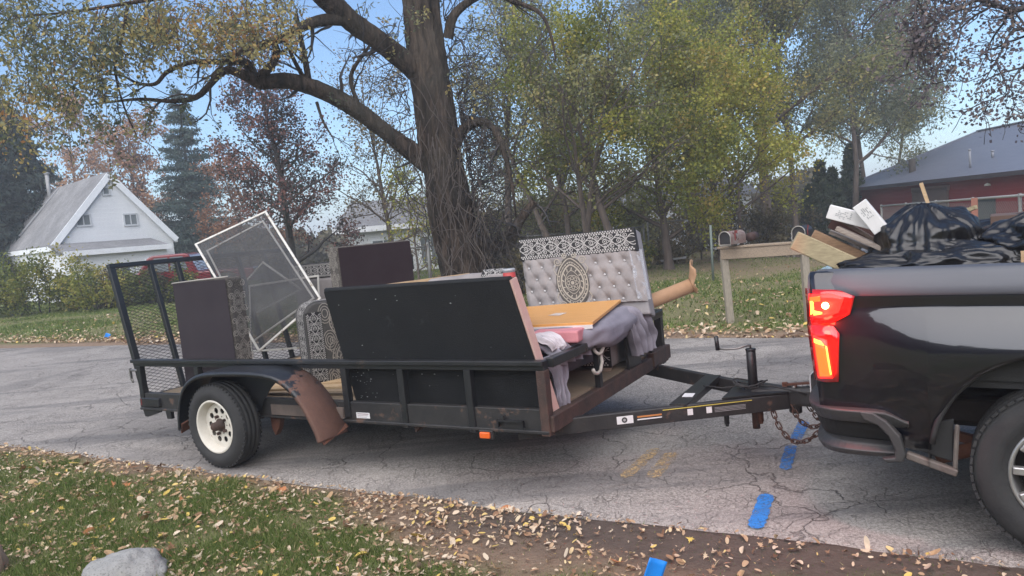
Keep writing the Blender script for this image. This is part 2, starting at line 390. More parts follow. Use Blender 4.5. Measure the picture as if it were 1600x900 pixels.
while cnt < 290:
    u = rl.uniform(-6.8, .9); v = rl.uniform(2.3, 3.75); p = wuv(u, v)
    if p.y < 2.9: continue
    q = p-Vector((0, 0, 0)); px = 800+FPX*(p.x/p.y)
    if not -20 < px < 1620 or (soil(p.x, p.y) > .5 and rl.random() < .7): continue
    ck = rl.choices(list(LEAFC), [5, 2, 1.5, 5, .7])[0]; s_ = rl.uniform(.014, .048)
    li = rl.randrange(12); o = bpy.data.objects.new('fallen_leaf', LMESH[ck, li]); C.objects.link(o)
    o.location = (p.x, p.y, terrain(p.x, p.y)+.022); o.rotation_euler = (rl.gauss(0, .45), rl.gauss(0, .45), rl.uniform(0, 6.3)); o.scale = (s_, s_, s_)
    dv = vnear(u)-v; wh = ('at the far left', 'near the boulder', 'by the trailer wheel', 'below the black panel', 'left of the blue marker flag', 'right of the blue marker flag', 'near the truck wheel')[min(6, max(0, int(px/229)))]
    wh2 = 'at the road edge ' if dv < .25 else '' if dv < .8 else 'lower down '
    lb_ = ('lobed ', 'thin ', 'oval ')[li % 3]+{'pale': 'pale dry', 'yellow': 'yellow', 'brown': 'dark brown', 'tan': 'tan', 'orange': 'orange'}[ck]+' fallen leaf '+wh2+wh
    tag(o, lb_, 'leaf', lb_.replace('fallen leaf', 'fallen leaves')); cnt += 1
LITM = leafmat('leaf_litter', [(0, (.16, .09, .055)), (.25, (.33, .2, .12)), (.55, (.5, .36, .23)), (.8, (.66, .55, .42)), (1, (.62, .45, .13))], .1, .8)
def litter(name, pts, s0, s1, zoff, label):
    Vs, Fs, A, n = [], [], [], 0
    for (x, y) in pts:
        vv, ff = LSH[rs.randint(12)]; s_ = rs.uniform(s0, s1); R_ = Matrix.Rotation(rs.uniform(0, 6.3), 3, 'Z') @ Matrix.Rotation(rs.normal(0, .4), 3, 'X') @ Matrix.Rotation(rs.normal(0, .4), 3, 'Y')
        P = np.array(vv)*s_ @ np.array(R_).T+np.array((x, y, terrain(x, y)+zoff)); Vs.append(P); Fs.append(np.array(ff)+n); n += len(vv); A.append(np.full(len(vv), min(1, max(0, rs.normal(.5, .27)))))
    return tag(bulk(name, np.concatenate(Vs), np.concatenate(Fs), LITM, attr={'var': np.concatenate(A)}), label, 'leaf litter', None, 'stuff')
pts = []
while len(pts) < 15000:
    u, v = rs.uniform(-10.5, 1.3), rs.uniform(1.9, 3.95); p = wuv(u, v); d = vnear(u)-v
    dens = .6+.4*sstep(.7, .1, d)-.62*soil(p.x, p.y)*sstep(-1.9, -1.2, u)+.5*sstep(-3.2, -2.4, u)*sstep(-1.6, -2.2, u)
    if d < 0: dens = .16
    if rs.rand() < dens*(.5+.7*sstep(-.2, .3, n3(p.x*2.5, p.y*2.5, 8))): pts.append((p.x, p.y))
litter('leaf_litter', pts, .005, .024, .018, 'small dry leaf fragments scattered over the near verge')
pts = []
while len(pts) < 6500:
    u, v = rs.uniform(-20, 3.6), 9.4+abs(rs.normal(0, 1))*rs.choice([.45, 4]); p = wuv(u, v)
    if v < vfar(u)-.12: continue
    if v-vfar(u) > 1 and rs.rand() < .5-.5*sstep(-3, 0, p.x): continue
    pts.append((p.x, p.y))
litter('leaf_litter', pts, .02, .055, .03, 'fallen leaves along the far road edge and lawn')

# ------------------------------------------------------------------ utility trailer; local x = towards the hitch, y = far side, z = up
TH, TX, TY, TP = -.5353, -2.2588, 5.7541, .0191
TR = dict(loc=(TX, TY, 0), rot=(0, -math.atan(TP), TH))
T = empty('utility_trailer', 'black open utility trailer with mesh ramp gate loaded with old furniture', 'trailer', **TR)
TM = Matrix.Translation((TX, TY, 0)) @ Matrix.Rotation(TH, 4, 'Z') @ Matrix.Rotation(-math.atan(TP), 4, 'Y')
def load(name, label, cat, group=None, loc=(0, 0, 0), rot=(0, 0, 0)):
    "an Empty placed in trailer coordinates, not parented to the trailer"
    o = bpy.data.objects.new(name, None); C.objects.link(o); o.empty_display_size = .1
    from mathutils import Euler
    o.matrix_world = TM @ Matrix.Translation(loc) @ Euler(rot, 'XYZ').to_matrix().to_4x4()
    return tag(o, label, cat, group)
def carry(o): o.matrix_world = TM; return o

L1, L2, W = 1.32, 2.83, 2.12
for y, lb in ((0, 'near side top rail with scuffed edge'), (W, None)):
    mb = MB(); sg = 1 if y == 0 else -1
    mb.span(-L1, L2, y-.03, y+.03, .755, .815)
    mb.span(-L1-.005, L2+.004, y-.045*sg-.012, y-.045*sg+.012, .79, .819)
    obj('side_rail', mb, BLK, T, bevel=.004)
    mb = MB(); mb.span(-L1+.02, L2, y-.025, y+.025, .375, .515); mb.span(-L1+.02, L2, y-.033*sg-.008, y-.033*sg+.008, .365, .385); obj('frame_beam', mb, BLKW, T, bevel=.004)
    for a in (-1.25, -.45, 1.2, 1.72, 2.27):
        mb = MB(); mb.beam((a-.02*sg*0, y-.012*sg, .35 if a > 1.5 else .4), (a, y-.012*sg, .757), .052, .052, up=(1, 0, 0)); obj('side_post', mb, BLK, T, bevel=.004)
mb = MB(); mb.span(L2-.055, L2+.006, -.037, .03, .352, .757); obj('corner_post', mb, RUSTD, T, bevel=.004)
mb = MB(); mb.span(L2-.055, L2+.006, W-.03, W+.037, .352, .757); obj('corner_post', mb, BLKW, T, bevel=.004)
# front rail, posts and beam
mb = MB(); mb.span(L2-.02, L2+.035, .035, W-.035, .765, .822); obj('front_rail', mb, BLK, T, bevel=.004)
mb = MB(); mb.span(L2-.03, L2+.03, -.02, W+.03, .375, .475); obj('front_beam', mb, RUSTD, T, bevel=.005)
mb = MB(); mb.span(L2-.02, L2+.045, 1.75, W+.05, .395, .51);  obj('corner_bracket', mb, RUSTD, T, bevel=.004)
mb = MB(); mb.span(L2-.02, L2+.02, .72, .77, .47, .77); obj('front_post', mb, BLK, T, bevel=.003)
mb = MB(); mb.span(L2-.02, L2+.02, 1.78, 1.83, .47, .77); obj('front_post', mb, BLK, T, bevel=.003)
mb = MB(); mb.add([(L2-.012, 1.28, .77), (L2-.012, 1.5, .77), (L2-.012, 1.56, .47), (L2-.012, 1.3, .47), (L2+.01, 1.28, .77), (L2+.01, 1.5, .77), (L2+.01, 1.56, .47), (L2+.01, 1.3, .47)], [(0, 1, 2, 3), (7, 6, 5, 4), (0, 4, 5, 1), (1, 5, 6, 2), (2, 6, 7, 3), (3, 7, 4, 0)]); obj('gusset_plate', mb, BLK, T)
# white strap wound round the front post
mb = MB(); mb.tube([(L2+.03+.05*math.cos(a)*.6, .72+.055*math.sin(a), .74+.02*math.sin(2*a)) for a in np.linspace(0, 2*PI, 14)], .012, 6, True)
mb.tube([(L2+.03, .74, .72), (L2+.045, .73, .66), (L2+.04, .70, .6), (L2+.035, .66, .59), (L2+.03, .62, .6), (L2+.03, .6, .63)], .013, 6); obj('tie_strap', mb, mat('dirty_white_strap', (.5, .47, .42), (.33, .3, .26), 30), T, True)
# small welded details on the near beam
mb = MB(); mb.span(2.47, 2.66, -.055, -.03, .435, .447); mb.span(2.47, 2.48, -.055, -.03, .40, .447); mb.span(2.65, 2.66, -.055, -.03, .40, .447); mb.cyl((2.52, -.045, .45), (2.52, -.045, .475), .009, 8); obj('tie_down_hook', mb, BLK, T)
for a, in ((1.74,), (2.29,)):
    mb = MB(); mb.add([(a, .02, .36), (a+.07, .02, .36), (a+.015, .02, .305), (a, .1, .36), (a+.07, .1, .36), (a+.015, .1, .305)], [(0, 1, 2), (5, 4, 3), (0, 3, 4, 1), (1, 4, 5, 2), (2, 5, 3, 0)]); obj('stake_gusset', mb, RUSTD, T)
lt = obj('side_marker_light', MB().span(2.325, 2.43, -.05, -.02, .315, .372), BLKW, T, bevel=.004)
obj('lens', MB().span(2.34, 2.415, -.068, -.05, .325, .365), mat('amber_lens', (.75, .13, .02), (.6, .1, .02), 20, .3), lt, bevel=.006, seg=2)
st = obj('white_sticker', MB().span(1.275, 1.4, -.0275, -.0262, .4, .44), mat('sticker_white', (.7, .7, .7), (.6, .6, .6), 40, .5), T)
obj('printed_line', MB().span(1.285, 1.39, -.0284, -.0278, .428, .434).span(1.285, 1.385, -.0284, -.0278, .418, .421).span(1.285, 1.37, -.0284, -.0278, .407, .410), mat('print_red_grey', (.35, .2, .2), (.2, .2, .2), 60), st)
# deck planks
pm = None
for i in range(12):
    y0_ = .04+i*.172
    if pm is None: pm = mesh_of('plank', MB().span(-1.3, 2.78, 0, .163, -.036, 0), PLANK)
    o = obj('plank', pm, None, T); o.location = (0, y0_, .475+.004*math.sin(i*7)); 
# cross members, axle, springs
for a in (-1.0, -.4, .3, .95, 1.6, 2.2):
    obj('cross_member', MB().span(a-.025, a+.025, .03, W-.03, .375, .436), BLKW, T)
obj('axle', MB().cyl((0, -.1, .34), (0, W+.1, .34), .033, 12), BLKW, T, True)
for y in (.06, W-.06):
    sp_ = MB()
    for k in range(3): sp_.tube([(x, y, .40-.012*k-.09*(1-(x/.34)**2)*.6) for x in np.linspace(-.34+.08*k, .34-.08*k, 7)], .02, 4)
    obj('leaf_spring', sp_, RUSTD, T)
    obj('spring_hanger', MB().prism([(.3, .38), (.42, .38), (.38, .26), (.33, .2), (.30, .27)], .05, lambda x, z, d, y=y: Vector((x, y-.025+d, z))), RUST, T)
    obj('spring_hanger', MB().prism([(-.3, .38), (-.42, .38), (-.37, .25), (-.31, .27)], .05, lambda x, z, d, y=y: Vector((x, y-.025+d, z))), RUST, T)
def holes_disc(R0, holes, th, n=64):
    "flat disc with round holes, from a filled 2D curve, lying in x-z, thickness along y"
    cu = bpy.data.curves.new('d', 'CURVE'); cu.dimensions = '2D'; cu.fill_mode = 'BOTH'; cu.extrude = th/2
    for (x, y, r, k) in [(0, 0, R0, n)]+holes:
        s_ = cu.splines.new('POLY'); s_.points.add(k-1); s_.use_cyclic_u = True
        for i in range(k): s_.points[i].co = (x+r*math.cos(2*PI*i/k), y+r*math.sin(2*PI*i/k), 0, 1)
    o = bpy.data.objects.new('d', cu); C.objects.link(o); bpy.context.view_layer.update()
    me = bpy.data.meshes.new_from_object(o.evaluated_get(bpy.context.evaluated_depsgraph_get())); bpy.data.objects.remove(o)
    me.transform(Matrix.Rotation(rad(90), 4, 'X')); return me
def trailer_wheel(y, sg):
    w_ = bpy.data.objects.new('wheel', None); C.objects.link(w_); w_.parent = T; w_.location = (0, y, .335); w_.rotation_euler = (0, 0, 0 if sg < 0 else PI)
    # outer face towards -y
    R, r, hw = .338, .205, .105
    prof = [(r, -.085), (r+.02, -.1), (r+.05, -hw-.006), (R-.06, -hw-.004), (R-.03, -hw+.012), (R-.012, -.075), (R, -.06)]
    prof += [(R-.008, -.058), (R-.008, -.05), (R, -.048), (R, -.02), (R-.008, -.018), (R-.008, -.01), (R, -.008), (R, .02), (R-.008, .022), (R-.008, .03), (R, .032), (R, .06), (R-.012, .075), (R-.04, hw), (r, .085)]
    ty = obj('tyre', MB().lathe(prof, 56), RUB, w_, True)
    tb = MB()
    for k in range(56):
        a = 2*PI*k/56
        for yy in (-.072, .072): tb.box((math.cos(a)*(R-.013), yy, math.sin(a)*(R-.013)), (.016, .022, .014), Matrix.Rotation(-a, 3, 'Y'))
    obj('tread_block', tb, RUB, ty)['kind'] = 'stuff'
    rim = obj('rim', MB().lathe([(.212, -.094), (.2, -.1), (.192, -.09), (.182, -.055), (.175, -.035), (.172, -.015), (.172, .06), (.2, .09)], 48), WHITEP, w_, True)
    me = holes_disc(.174, [(0, 0, .042, 24)]+[(.118*math.cos(2*PI*k/10), .118*math.sin(2*PI*k/10), .0235, 18) for k in range(10)]+[(.07*math.cos(2*PI*k/5), .07*math.sin(2*PI*k/5), .008, 8) for k in range(5)], .006)
    me.materials.append(WHITEP); d = obj('wheel_disc', me, None, rim); d.location = (0, -.03, 0)
    obj('brake_backing', MB().cyl((0, .02, 0), (0, .03, 0), .165, 32), mat('dark_inner_wheel', (.02, .016, .014), None, 20, .9), rim)
    hc = obj('hub_cap', MB().lathe([(.0, -.115), (.02, -.113), (.034, -.1), (.036, -.05), (.052, -.042), (.052, -.03), (.0, -.03)], 20), RUSTD, w_, True)
    for k in range(5):
        a = 2*PI*(k+.5)/5; obj('lug_nut', MB().cyl((.07*math.cos(a), -.06, .07*math.sin(a)), (.07*math.cos(a), -.03, .07*math.sin(a)), .012, 6), RUSTD, w_)
    return w_
trailer_wheel(-.165, -1); trailer_wheel(W+.165, 1)
# fenders: sheet arch with a rolled outer lip
FP = [(-.40, .30), (-.385, .42), (-.34, .55), (-.26, .66), (-.12, .735), (.05, .765), (.3, .775), (.6, .772), (.8, .74), (.93, .67), (1.03, .57), (1.1, .46), (1.15, .36), (1.17, .295)]
from bisect import bisect
def smooth_path(P, n=48):
    P = [Vector(p) for p in P]; out = []
    for i in range(n+1):
        t_ = i/n*(len(P)-1); k = min(int(t_), len(P)-2); f = t_-k; p0, p1, p2, p3 = P[max(k-1, 0)], P[k], P[k+1], P[min(k+2, len(P)-1)]
        out.append(.5*((2*p1)+(-p0+p2)*f+(2*p0-5*p1+4*p2-p3)*f*f+(-p0+3*p1-3*p2+p3)*f**3))
    return out
m, t, b = NT('fender_black_rust'); v = coords(t); sx = nd(t, 'ShaderNodeSeparateXYZ'); t.links.new(v, sx.inputs[0])
nn = noi(t, v, 9, 6, .7); f = math_(t, 'ADD', math_(t, 'MULTIPLY', nn, 1.1), math_(t, 'MULTIPLY', sx.outputs[0], .75)); f = ramp(t, f, [(.0, 0), (1, 1)])
f = math_(t, 'MULTIPLY', math_(t, 'GREATER_THAN', math_(t, 'ADD', math_(t, 'MULTIPLY', nn, .9), sx.outputs[0]), 1.34), 1)
rc = mix(t, noi(t, v, 12, 6, .75), (.06, .032, .026), (.17, .085, .058)); t.links.new(mix(t, f, (.016, .017, .02), rc), b.inputs['Base Color'])
t.links.new(math_(t, 'MULTIPLY_ADD', f, .45, .36), b.inputs['Roughness']); bump(t, b, noi(t, v, 50, 5), .25, .01); FEND = m
P2 = smooth_path(FP)
for y0_, y1_ in ((-.30, -.034), (W+.034, W+.30)):
    mb = MB(); n = len(P2); sg = 1 if y0_ < 0 else -1
    yo, yi = (y0_, y1_) if sg > 0 else (y1_, y0_)
    rows = [(yo, -.028), (yo, -.002), (yo+.012*sg, .006), (yo+.1*sg, .012), (yi, .012)]
    def nor(i): d = (P2[min(i+1, n-1)]-P2[max(i-1, 0)]).normalized(); return Vector((-d.y, d.x))
    vs = []
    for i, p in enumerate(P2):
        q_ = nor(i)
        for y, o_ in rows: vs.append((p.x+q_.x*o_, y, p.y+q_.y*o_))
    mb.add(vs, [(i*5+j, (i+1)*5+j, (i+1)*5+j+1, i*5+j+1) for i in range(n-1) for j in range(4)])
    fo = obj('fender', mb, FEND, T, True); so_ = fo.modifiers.new('s', 'SOLIDIFY'); so_.thickness = .004
    for aa, x_ in ((1.17, 1), (-.40, -1)):
        mb = MB(); mb.beam((aa-.02*x_, yo+.02*sg, .31), (aa-.02*x_, yi, .37), .1, .012, up=(x_*.8, 0, .5)); obj('fender_bracket', mb, RUST, T)
obj('fender_web', MB().prism([(-.36, .45), (-.34, .55), (-.26, .66), (-.12, .74), (.05, .77), (.3, .78), (.62, .778), (.82, .745), (.7, .70), (.52, .66), (.44, .60), (.36, .52), (.3, .42), (-.3, .42)], .006, lambda x, z, d: Vector((x, -.045+d, z))), BLK, T)
obj('brown_side_board', MB().span(.42, 1.17, -.05, -.034, .395, .475), mat('brown_weathered_board', (.15, .115, .095), (.09, .07, .06), 8, .85, 0, 40, .3), T)
# tongue
NEAR = obj('tongue_beam', MB().beam((2.55, -.02+.08, .345), (4.02, 1.02, .345), .05, .1), BLKW, T, bevel=.005)
FAR = obj('tongue_beam', MB().beam((2.55, W+.02-.08, .345), (4.02, 1.10, .345), .05, .1), BLKW, T, bevel=.005)
obj('tongue_cross_plate', MB().beam((3.42, .62, .399), (3.42, 1.48, .399), .11, .008).beam((3.47, .66, .38), (3.47, 1.44, .38), .01, .04), BLK, T)
def on_beam(f0, f1, z0, z1, off=.0268):
    a = Vector((2.55, .06, 0)); b_ = Vector((4.02, 1.02, 0)); d = (b_-a).normalized(); q_ = Vector((d.y, -d.x, 0))*off
    p, r_ = a.lerp(b_, f0)+q_, a.lerp(b_, f1)+q_
    return MB().beam(p+Vector((0, 0, (z0+z1)/2)), r_+Vector((0, 0, (z0+z1)/2)), .0016, z1-z0)
k = obj('round_logo_sticker', on_beam(.36, .42, .322, .372), mat('sticker_white', (.7, .7, .7)), T)
a_, b__ = Vector((2.55, .06, .347)), Vector((4.02, 1.02, .347)); d_ = (b__-a_).normalized(); q_ = Vector((d_.y, -d_.x, 0))
cpt = a_.lerp(b__, .388)+q_*.0282
obj('printed_circle', MB().prism([(.018*math.cos(x), .018*math.sin(x)) for x in np.linspace(0, 2*PI, 17)[:-1]], .0008, lambda x, y, z: cpt+d_*x+Vector((0, 0, y))+q_*z), mat('print_black', (.02, .02, .02)), k)
obj('printed_circle', MB().prism([(.009*math.cos(x), .009*math.sin(x)) for x in np.linspace(0, 2*PI, 13)[:-1]], .0016, lambda x, y, z: cpt+d_*x+Vector((0, 0, y))+q_*z), mat('print_grey', (.35, .35, .35)), k)
k = obj('warning_sticker', on_beam(.43, .53, .33, .366), mat('sticker_black', (.03, .03, .03)), T)
obj('printed_line', on_beam(.435, .525, .352, .362, .0285), mat('sticker_orange', (.5, .2, .06)), k); obj('printed_line', on_beam(.435, .525, .336, .343, .0285), mat('sticker_white', (.7, .7, .7)), k)
obj('yellow_pinstripe', on_beam(.53, .86, .379, .384), mat('pinstripe_yellow', (.6, .5, .1)), T)
for f0, f1 in ((.62, .64), (.69, .71)): obj('white_sticker', on_beam(f0, f1, .33, .37), mat('sticker_white', (.7, .7, .7)), T)
k = obj('info_sticker', on_beam(.715, .84, .325, .365), mat('sticker_black', (.03, .03, .03)), T)
for z_ in (.332, .341, .35, .358): obj('printed_line', on_beam(.72, .835, z_, z_+.003, .0285), mat('sticker_grey', (.3, .3, .3)), k)
k = obj('white_sticker', MB().box((3.42, .86, .4045), (.07, .1, .0012), Matrix.Rotation(.1, 3, 'Z')), mat('sticker_white', (.7, .7, .7)), T)
# coupler, plate, hooks
mb = MB(); mb.add([(3.66, .78, .402), (3.66, 1.34, .402), (4.03, 1.13, .402), (4.03, .99, .402), (3.66, .78, .41), (3.66, 1.34, .41), (4.03, 1.13, .41), (4.03, .99, .41)], [(3, 2, 1, 0), (4, 5, 6, 7), (0, 1, 5, 4), (1, 2, 6, 5), (2, 3, 7, 6), (3, 0, 4, 7)]); obj('tongue_plate', mb, BLK, T)
cpp = MB()
def sect(x, w_, z0, z1): return [Vector((x, 1.06-w_, z0)), Vector((x, 1.06+w_, z0)), Vector((x, 1.06+w_, z1-.02)), Vector((x, 1.06+w_*.6, z1)), Vector((x, 1.06-w_*.6, z1)), Vector((x, 1.06-w_, z1-.02))]
S = [sect(3.8, .1, .3, .425), sect(3.98, .06, .305, .43), sect(4.1, .045, .32, .425), sect(4.14, .055, .32, .43), sect(4.21, .055, .322, .425), sect(4.25, .03, .33, .4)]
vs = [p for s_ in S for p in s_]; fs = [(i*6+j, i*6+(j+1) % 6, (i+1)*6+(j+1) % 6, (i+1)*6+j) for i in range(5) for j in range(6)]+[tuple(range(6))[::-1], tuple(range(30, 36))]
cp_ = obj('coupler', cpp.add(vs, fs), BLKW, T, bevel=.006, seg=2)
obj('coupler_latch', MB().beam((4.0, 1.06, .44), (4.16, 1.06, .455), .03, .012).beam((4.0, 1.06, .425), (4.0, 1.06, .455), .03, .03).cyl((4.07, 1.02, .44), (4.07, 1.1, .44), .006, 8), RUST, cp_)
for x, y, z0, z1, r in ((3.66, .86, .22, .3, .017), (3.84, 1.02, .2, .3, .02)):
    obj('safety_pin_stub', MB().cyl((x, y, z0), (x, y, z1), r, 10).cyl((x, y, z0), (x, y, z0-.015), r*.7, 10), RUST if x > 3.7 else BLK, T, True)
# jack
JX, JY = 3.80, 1.06
jk = obj('jack_tube', MB().cyl((JX, JY, .4), (JX, JY, .665), .031, 20).cyl((JX, JY, .665), (JX, JY, .68), .034, 20), BLK, T, True, bevel=.003)
obj('jack_foot_tube', MB().cyl((JX, JY, .14), (JX, JY, .4), .025, 16), CHAINM, jk, True)
obj('jack_crank', MB().tube([(JX, JY, .68), (JX, JY, .7), (JX-.02, JY-.02, .703), (JX-.07, JY-.05, .69), (JX-.14, JY-.05, .685), (JX-.2, JY-.06, .69)], .007, 8), STEEL, jk, True)
obj('crank_grip', MB().cyl((JX-.2, JY-.06, .68), (JX-.205, JY-.06, .775), .014, 12), BLK, jk, True)
obj('jack_bracket', MB().span(JX-.05, JX+.05, JY-.05, JY+.05, .405, .425), BLK, jk, bevel=.004)
mb = MB()
for k_ in range(3):
    mb.tube([(JX-.02+.07*math.cos(a)*(1+.3*k_), JY+.06*math.sin(a)*(1+.2*k_), .43+.012*k_+.015*math.sin(a*2+k_)) for a in np.linspace(0, 2*PI, 18)], .005, 6, True)
mb.tube([(JX+.05, JY-.05, .44), (JX+.14, JY-.09, .45), (JX+.24, JY-.1, .43), (JX+.34, JY-.05, .39)], .006, 6)
mb.tube([(JX-.05, JY-.04, .44), (JX-.2, JY-.03, .415), (JX-.35, JY+.05, .41)], .005, 6)
obj('wiring_cable', mb, RUB, T, True)
# dark rag or cover on the tongue next to the far beam
# safety chains
def chain(pts, sc_=1.0):
    ch = bpy.data.objects.new('safety_chain', None); C.objects.link(ch); ch.parent = T
    P = smooth_path(pts, 160); d = 0; out = [(P[0], P[1]-P[0])]; pitch = .034*sc_
    for i in range(1, len(P)):
        d += (P[i]-P[i-1]).length
        if d >= pitch: out.append((P[i], P[i]-P[i-1])); d = 0
    for i, (p, q_) in enumerate(out):
        o = bpy.data.objects.new('chain_link', LINK); C.objects.link(o); o.parent = ch
        q_ = q_.normalized(); rq = q_.to_track_quat('X', 'Z'); o.rotation_mode = 'QUATERNION'
        from mathutils import Quaternion
        o.rotation_quaternion = rq @ Quaternion((1, 0, 0), rad(45 if i % 2 else -45)); o.location = p
lk = MB(); lk.tube([(.0145*(1 if math.cos(a) > 0 else -1)*(1 if abs(math.cos(a)) > .3 else abs(math.cos(a))/.3)+.0115*math.cos(a), .0135*math.sin(a), 0) for a in np.linspace(0, 2*PI, 13)[:-1]], .0048, 5, True)
LINK = mesh_of('chain_link', lk, CHAINM, True)
chain([(3.93, .96, .3), (3.97, .93, .2), (4.04, .9, .125), (4.12, .89, .12), (4.2, .93, .17), (4.27, .98, .27), (4.33, 1.02, .35)])
chain([(4.05, 1.0, .3), (4.09, .98, .23), (4.16, .98, .19), (4.24, 1.0, .22), (4.32, 1.03, .27), (4.38, 1.05, .33)])
chain([(4.12, 1.1, .31), (4.2, 1.04, .22), (4.27, 1.03, .22), (4.33, 1.0, .2), (4.4, 1.0, .26), (4.44, 1.0, .32)])

# ramp gate, tilted outward
GA = math.atan2(.27, 1.25)
gt = bpy.data.objects.new('ramp_gate', None); C.objects.link(gt); gt.parent = T; gt.location = (-1.27, 0, .42); gt.rotation_euler = (0, -GA, 0)
GH = 1.28
def gbar(mb): obj('gate_bar', mb, BLK, gt, bevel=.003)
for i, y in enumerate((.02, .40, .68, 1.05, 1.4, 1.75, W-.02)):
    wd = .055 if i in (0, 6) else .04
    gbar(MB().span(-.02, .025, y-wd/2, y+wd/2, 0 if i else -.06, GH-.03))
gbar(MB().span(-.022, .022, -.008, W+.008, GH-.03, GH+.01)); gbar(MB().span(-.024, .022, -.005, W+.005, .02, .06))
vs = []; mb = MB(); zz0, zz1 = .05, GH-.03; sl_ = .42; step = .032
k0 = -W*sl_
for s_ in (1, -1):
    c0 = (zz0-W*sl_) if s_ > 0 else zz0
    cmax = zz1 if s_ > 0 else zz1+W*sl_
    z = c0
    while z < cmax:
        # line zc = z + s*sl*y ; clip
        ys = [(zz0-z)/(s_*sl_), (zz1-z)/(s_*sl_)]; a, b_ = max(0, min(ys)), min(W, max(ys))
        if b_-a > .02: mb.beam((0, a, z+s_*sl_*a), (0, b_, z+s_*sl_*b_), .003, .0042, up=(1, 0, 0))
        z += step
o = obj('expanded_mesh', mb, BLKW, gt); o['kind'] = 'stuff'
obj('gate_latch', MB().cyl((-L1-.06, -.03, .72), (-L1+.04, -.03, .72), .012, 8).beam((-L1-.06, -.03, .74), (-L1-.06, -.03, .63), .022, .014, up=(1, 0, 0)).beam((-L1-.06, -.03, .64), (-L1-.04, -.03, .61), .022, .014, up=(0, 1, 0)), STEEL, T, bevel=.003)
# rear sill, light box and hinge bracket
obj('rear_beam', MB().span(-L1+.0, -L1+.06, -.02, W+.02, .37, .46), BLKW, T, bevel=.004)
tl = obj('tail_light_box', MB().span(-1.25, -1.0, -.05, .0, .4, .475), BLK, T, bevel=.006); obj('lens', MB().span(-1.262, -1.25, -.045, -.005, .41, .465), mat('dull_red_lens', (.25, .02, .02), None, 10, .3), tl)
obj('hinge_bracket', MB().prism([(-1.3, .39), (-1.02, .39), (-1.06, .34), (-1.22, .3), (-1.27, .3)], .03, lambda x, z, d: Vector((x, -.02+d, z))).prism([(-.98, .4), (-.9, .4), (-.9, .29), (-.96, .29)], .03, lambda x, z, d: Vector((x, -.015+d, z))), BLK, T)

# ------------------------------------------------------------------ furniture on the trailer (each piece a thing of its own)
TMI = TM.inverted()
def LB(px, py, b):
    "trailer coordinates of a photograph pixel on the vertical plane y = b"
    o = TMI @ Vector((0, 0, CAMH)); d = (TMI @ at(px, py, 5))-o; return o+d*((b-o.y)/d.y)
BLACKCLOTH = mat('black_dust_cover', (.007, .008, .009), (.012, .0125, .0135), 3, .75, 0, 140, .25, wear=(.025, .026, .028), wscale=5, wamt=.64, spec=.3)
PURPLE = mat('plum_black_cloth', (.028, .018, .021), (.036, .025, .028), 4, .9, 0, 200, .2, spec=.2)
VELVET = mat('grey_velvet', (.29, .265, .255), (.2, .182, .176), 7, .8, 0, 90, .15, spec=.2)
def damask(name, base, pat, s):
    m, t, b = NT(name); v = coords(t); wn = nd(t, 'ShaderNodeTexNoise', Scale=s*.9, Detail=2.0); t.links.new(v, wn.inputs['Vector'])
    vd = mix(t, .12, v, wn.outputs['Color'], 'LINEAR_LIGHT')
    vo = nd(t, 'ShaderNodeTexVoronoi', Scale=s, Randomness=.6); t.links.new(vd, vo.inputs['Vector'])
    f = math_(t, 'SINE', math_(t, 'MULTIPLY', vo.outputs['Distance'], 26.0)); f = ramp(t, f, [(.45, 0), (.55, 1)])
    t.links.new(mix(t, f, base, pat), b.inputs['Base Color']); b.inputs['Roughness'].default_value = .85; b.inputs['Specular IOR Level'].default_value = .2
    bump(t, b, f, .4, .004); return m
DAM = damask('damask_weave', (.07, .062, .055), (.13, .115, .1), 14)
DAMG = mat('damask_ground', (.045, .042, .04), (.075, .07, .065), 30, .85, 0, 150, .3)
THR = mat('cream_embroidery', (.34, .305, .26), (.25, .22, .19), 50, .8, 0, 200, .3)
WTHR = mat('white_embroidery', (.42, .4, .375), (.3, .285, .27), 50, .8, 0, 200, .3)
BBAND = mat('black_band_cloth', (.008, .008, .009), (.014, .013, .013), 20, .85)
LEGM = mat('dirty_cream_leg', (.42, .35, .27), (.3, .24, .18), 12, .5)
def sine(u0, u1, v, A, k, ph, n=40): return [(u0+(u1-u0)*i/n, v+A*math.sin(k*(u0+(u1-u0)*i/n)+ph)) for i in range(n+1)]
def circ(cx, cy, rx, ry=None, n=20): ry = ry or rx; return [(cx+rx*math.cos(2*PI*i/n), cy+ry*math.sin(2*PI*i/n)) for i in range(n)]
def spiral(cx, cy, r, s=1, turns=1.4, a0=0, n=16): return [(cx+r*(1-i/n*.75)*math.cos(a0+s*turns*2*PI*i/n), cy+r*(1-i/n*.75)*math.sin(a0+s*turns*2*PI*i/n)) for i in range(n+1)]
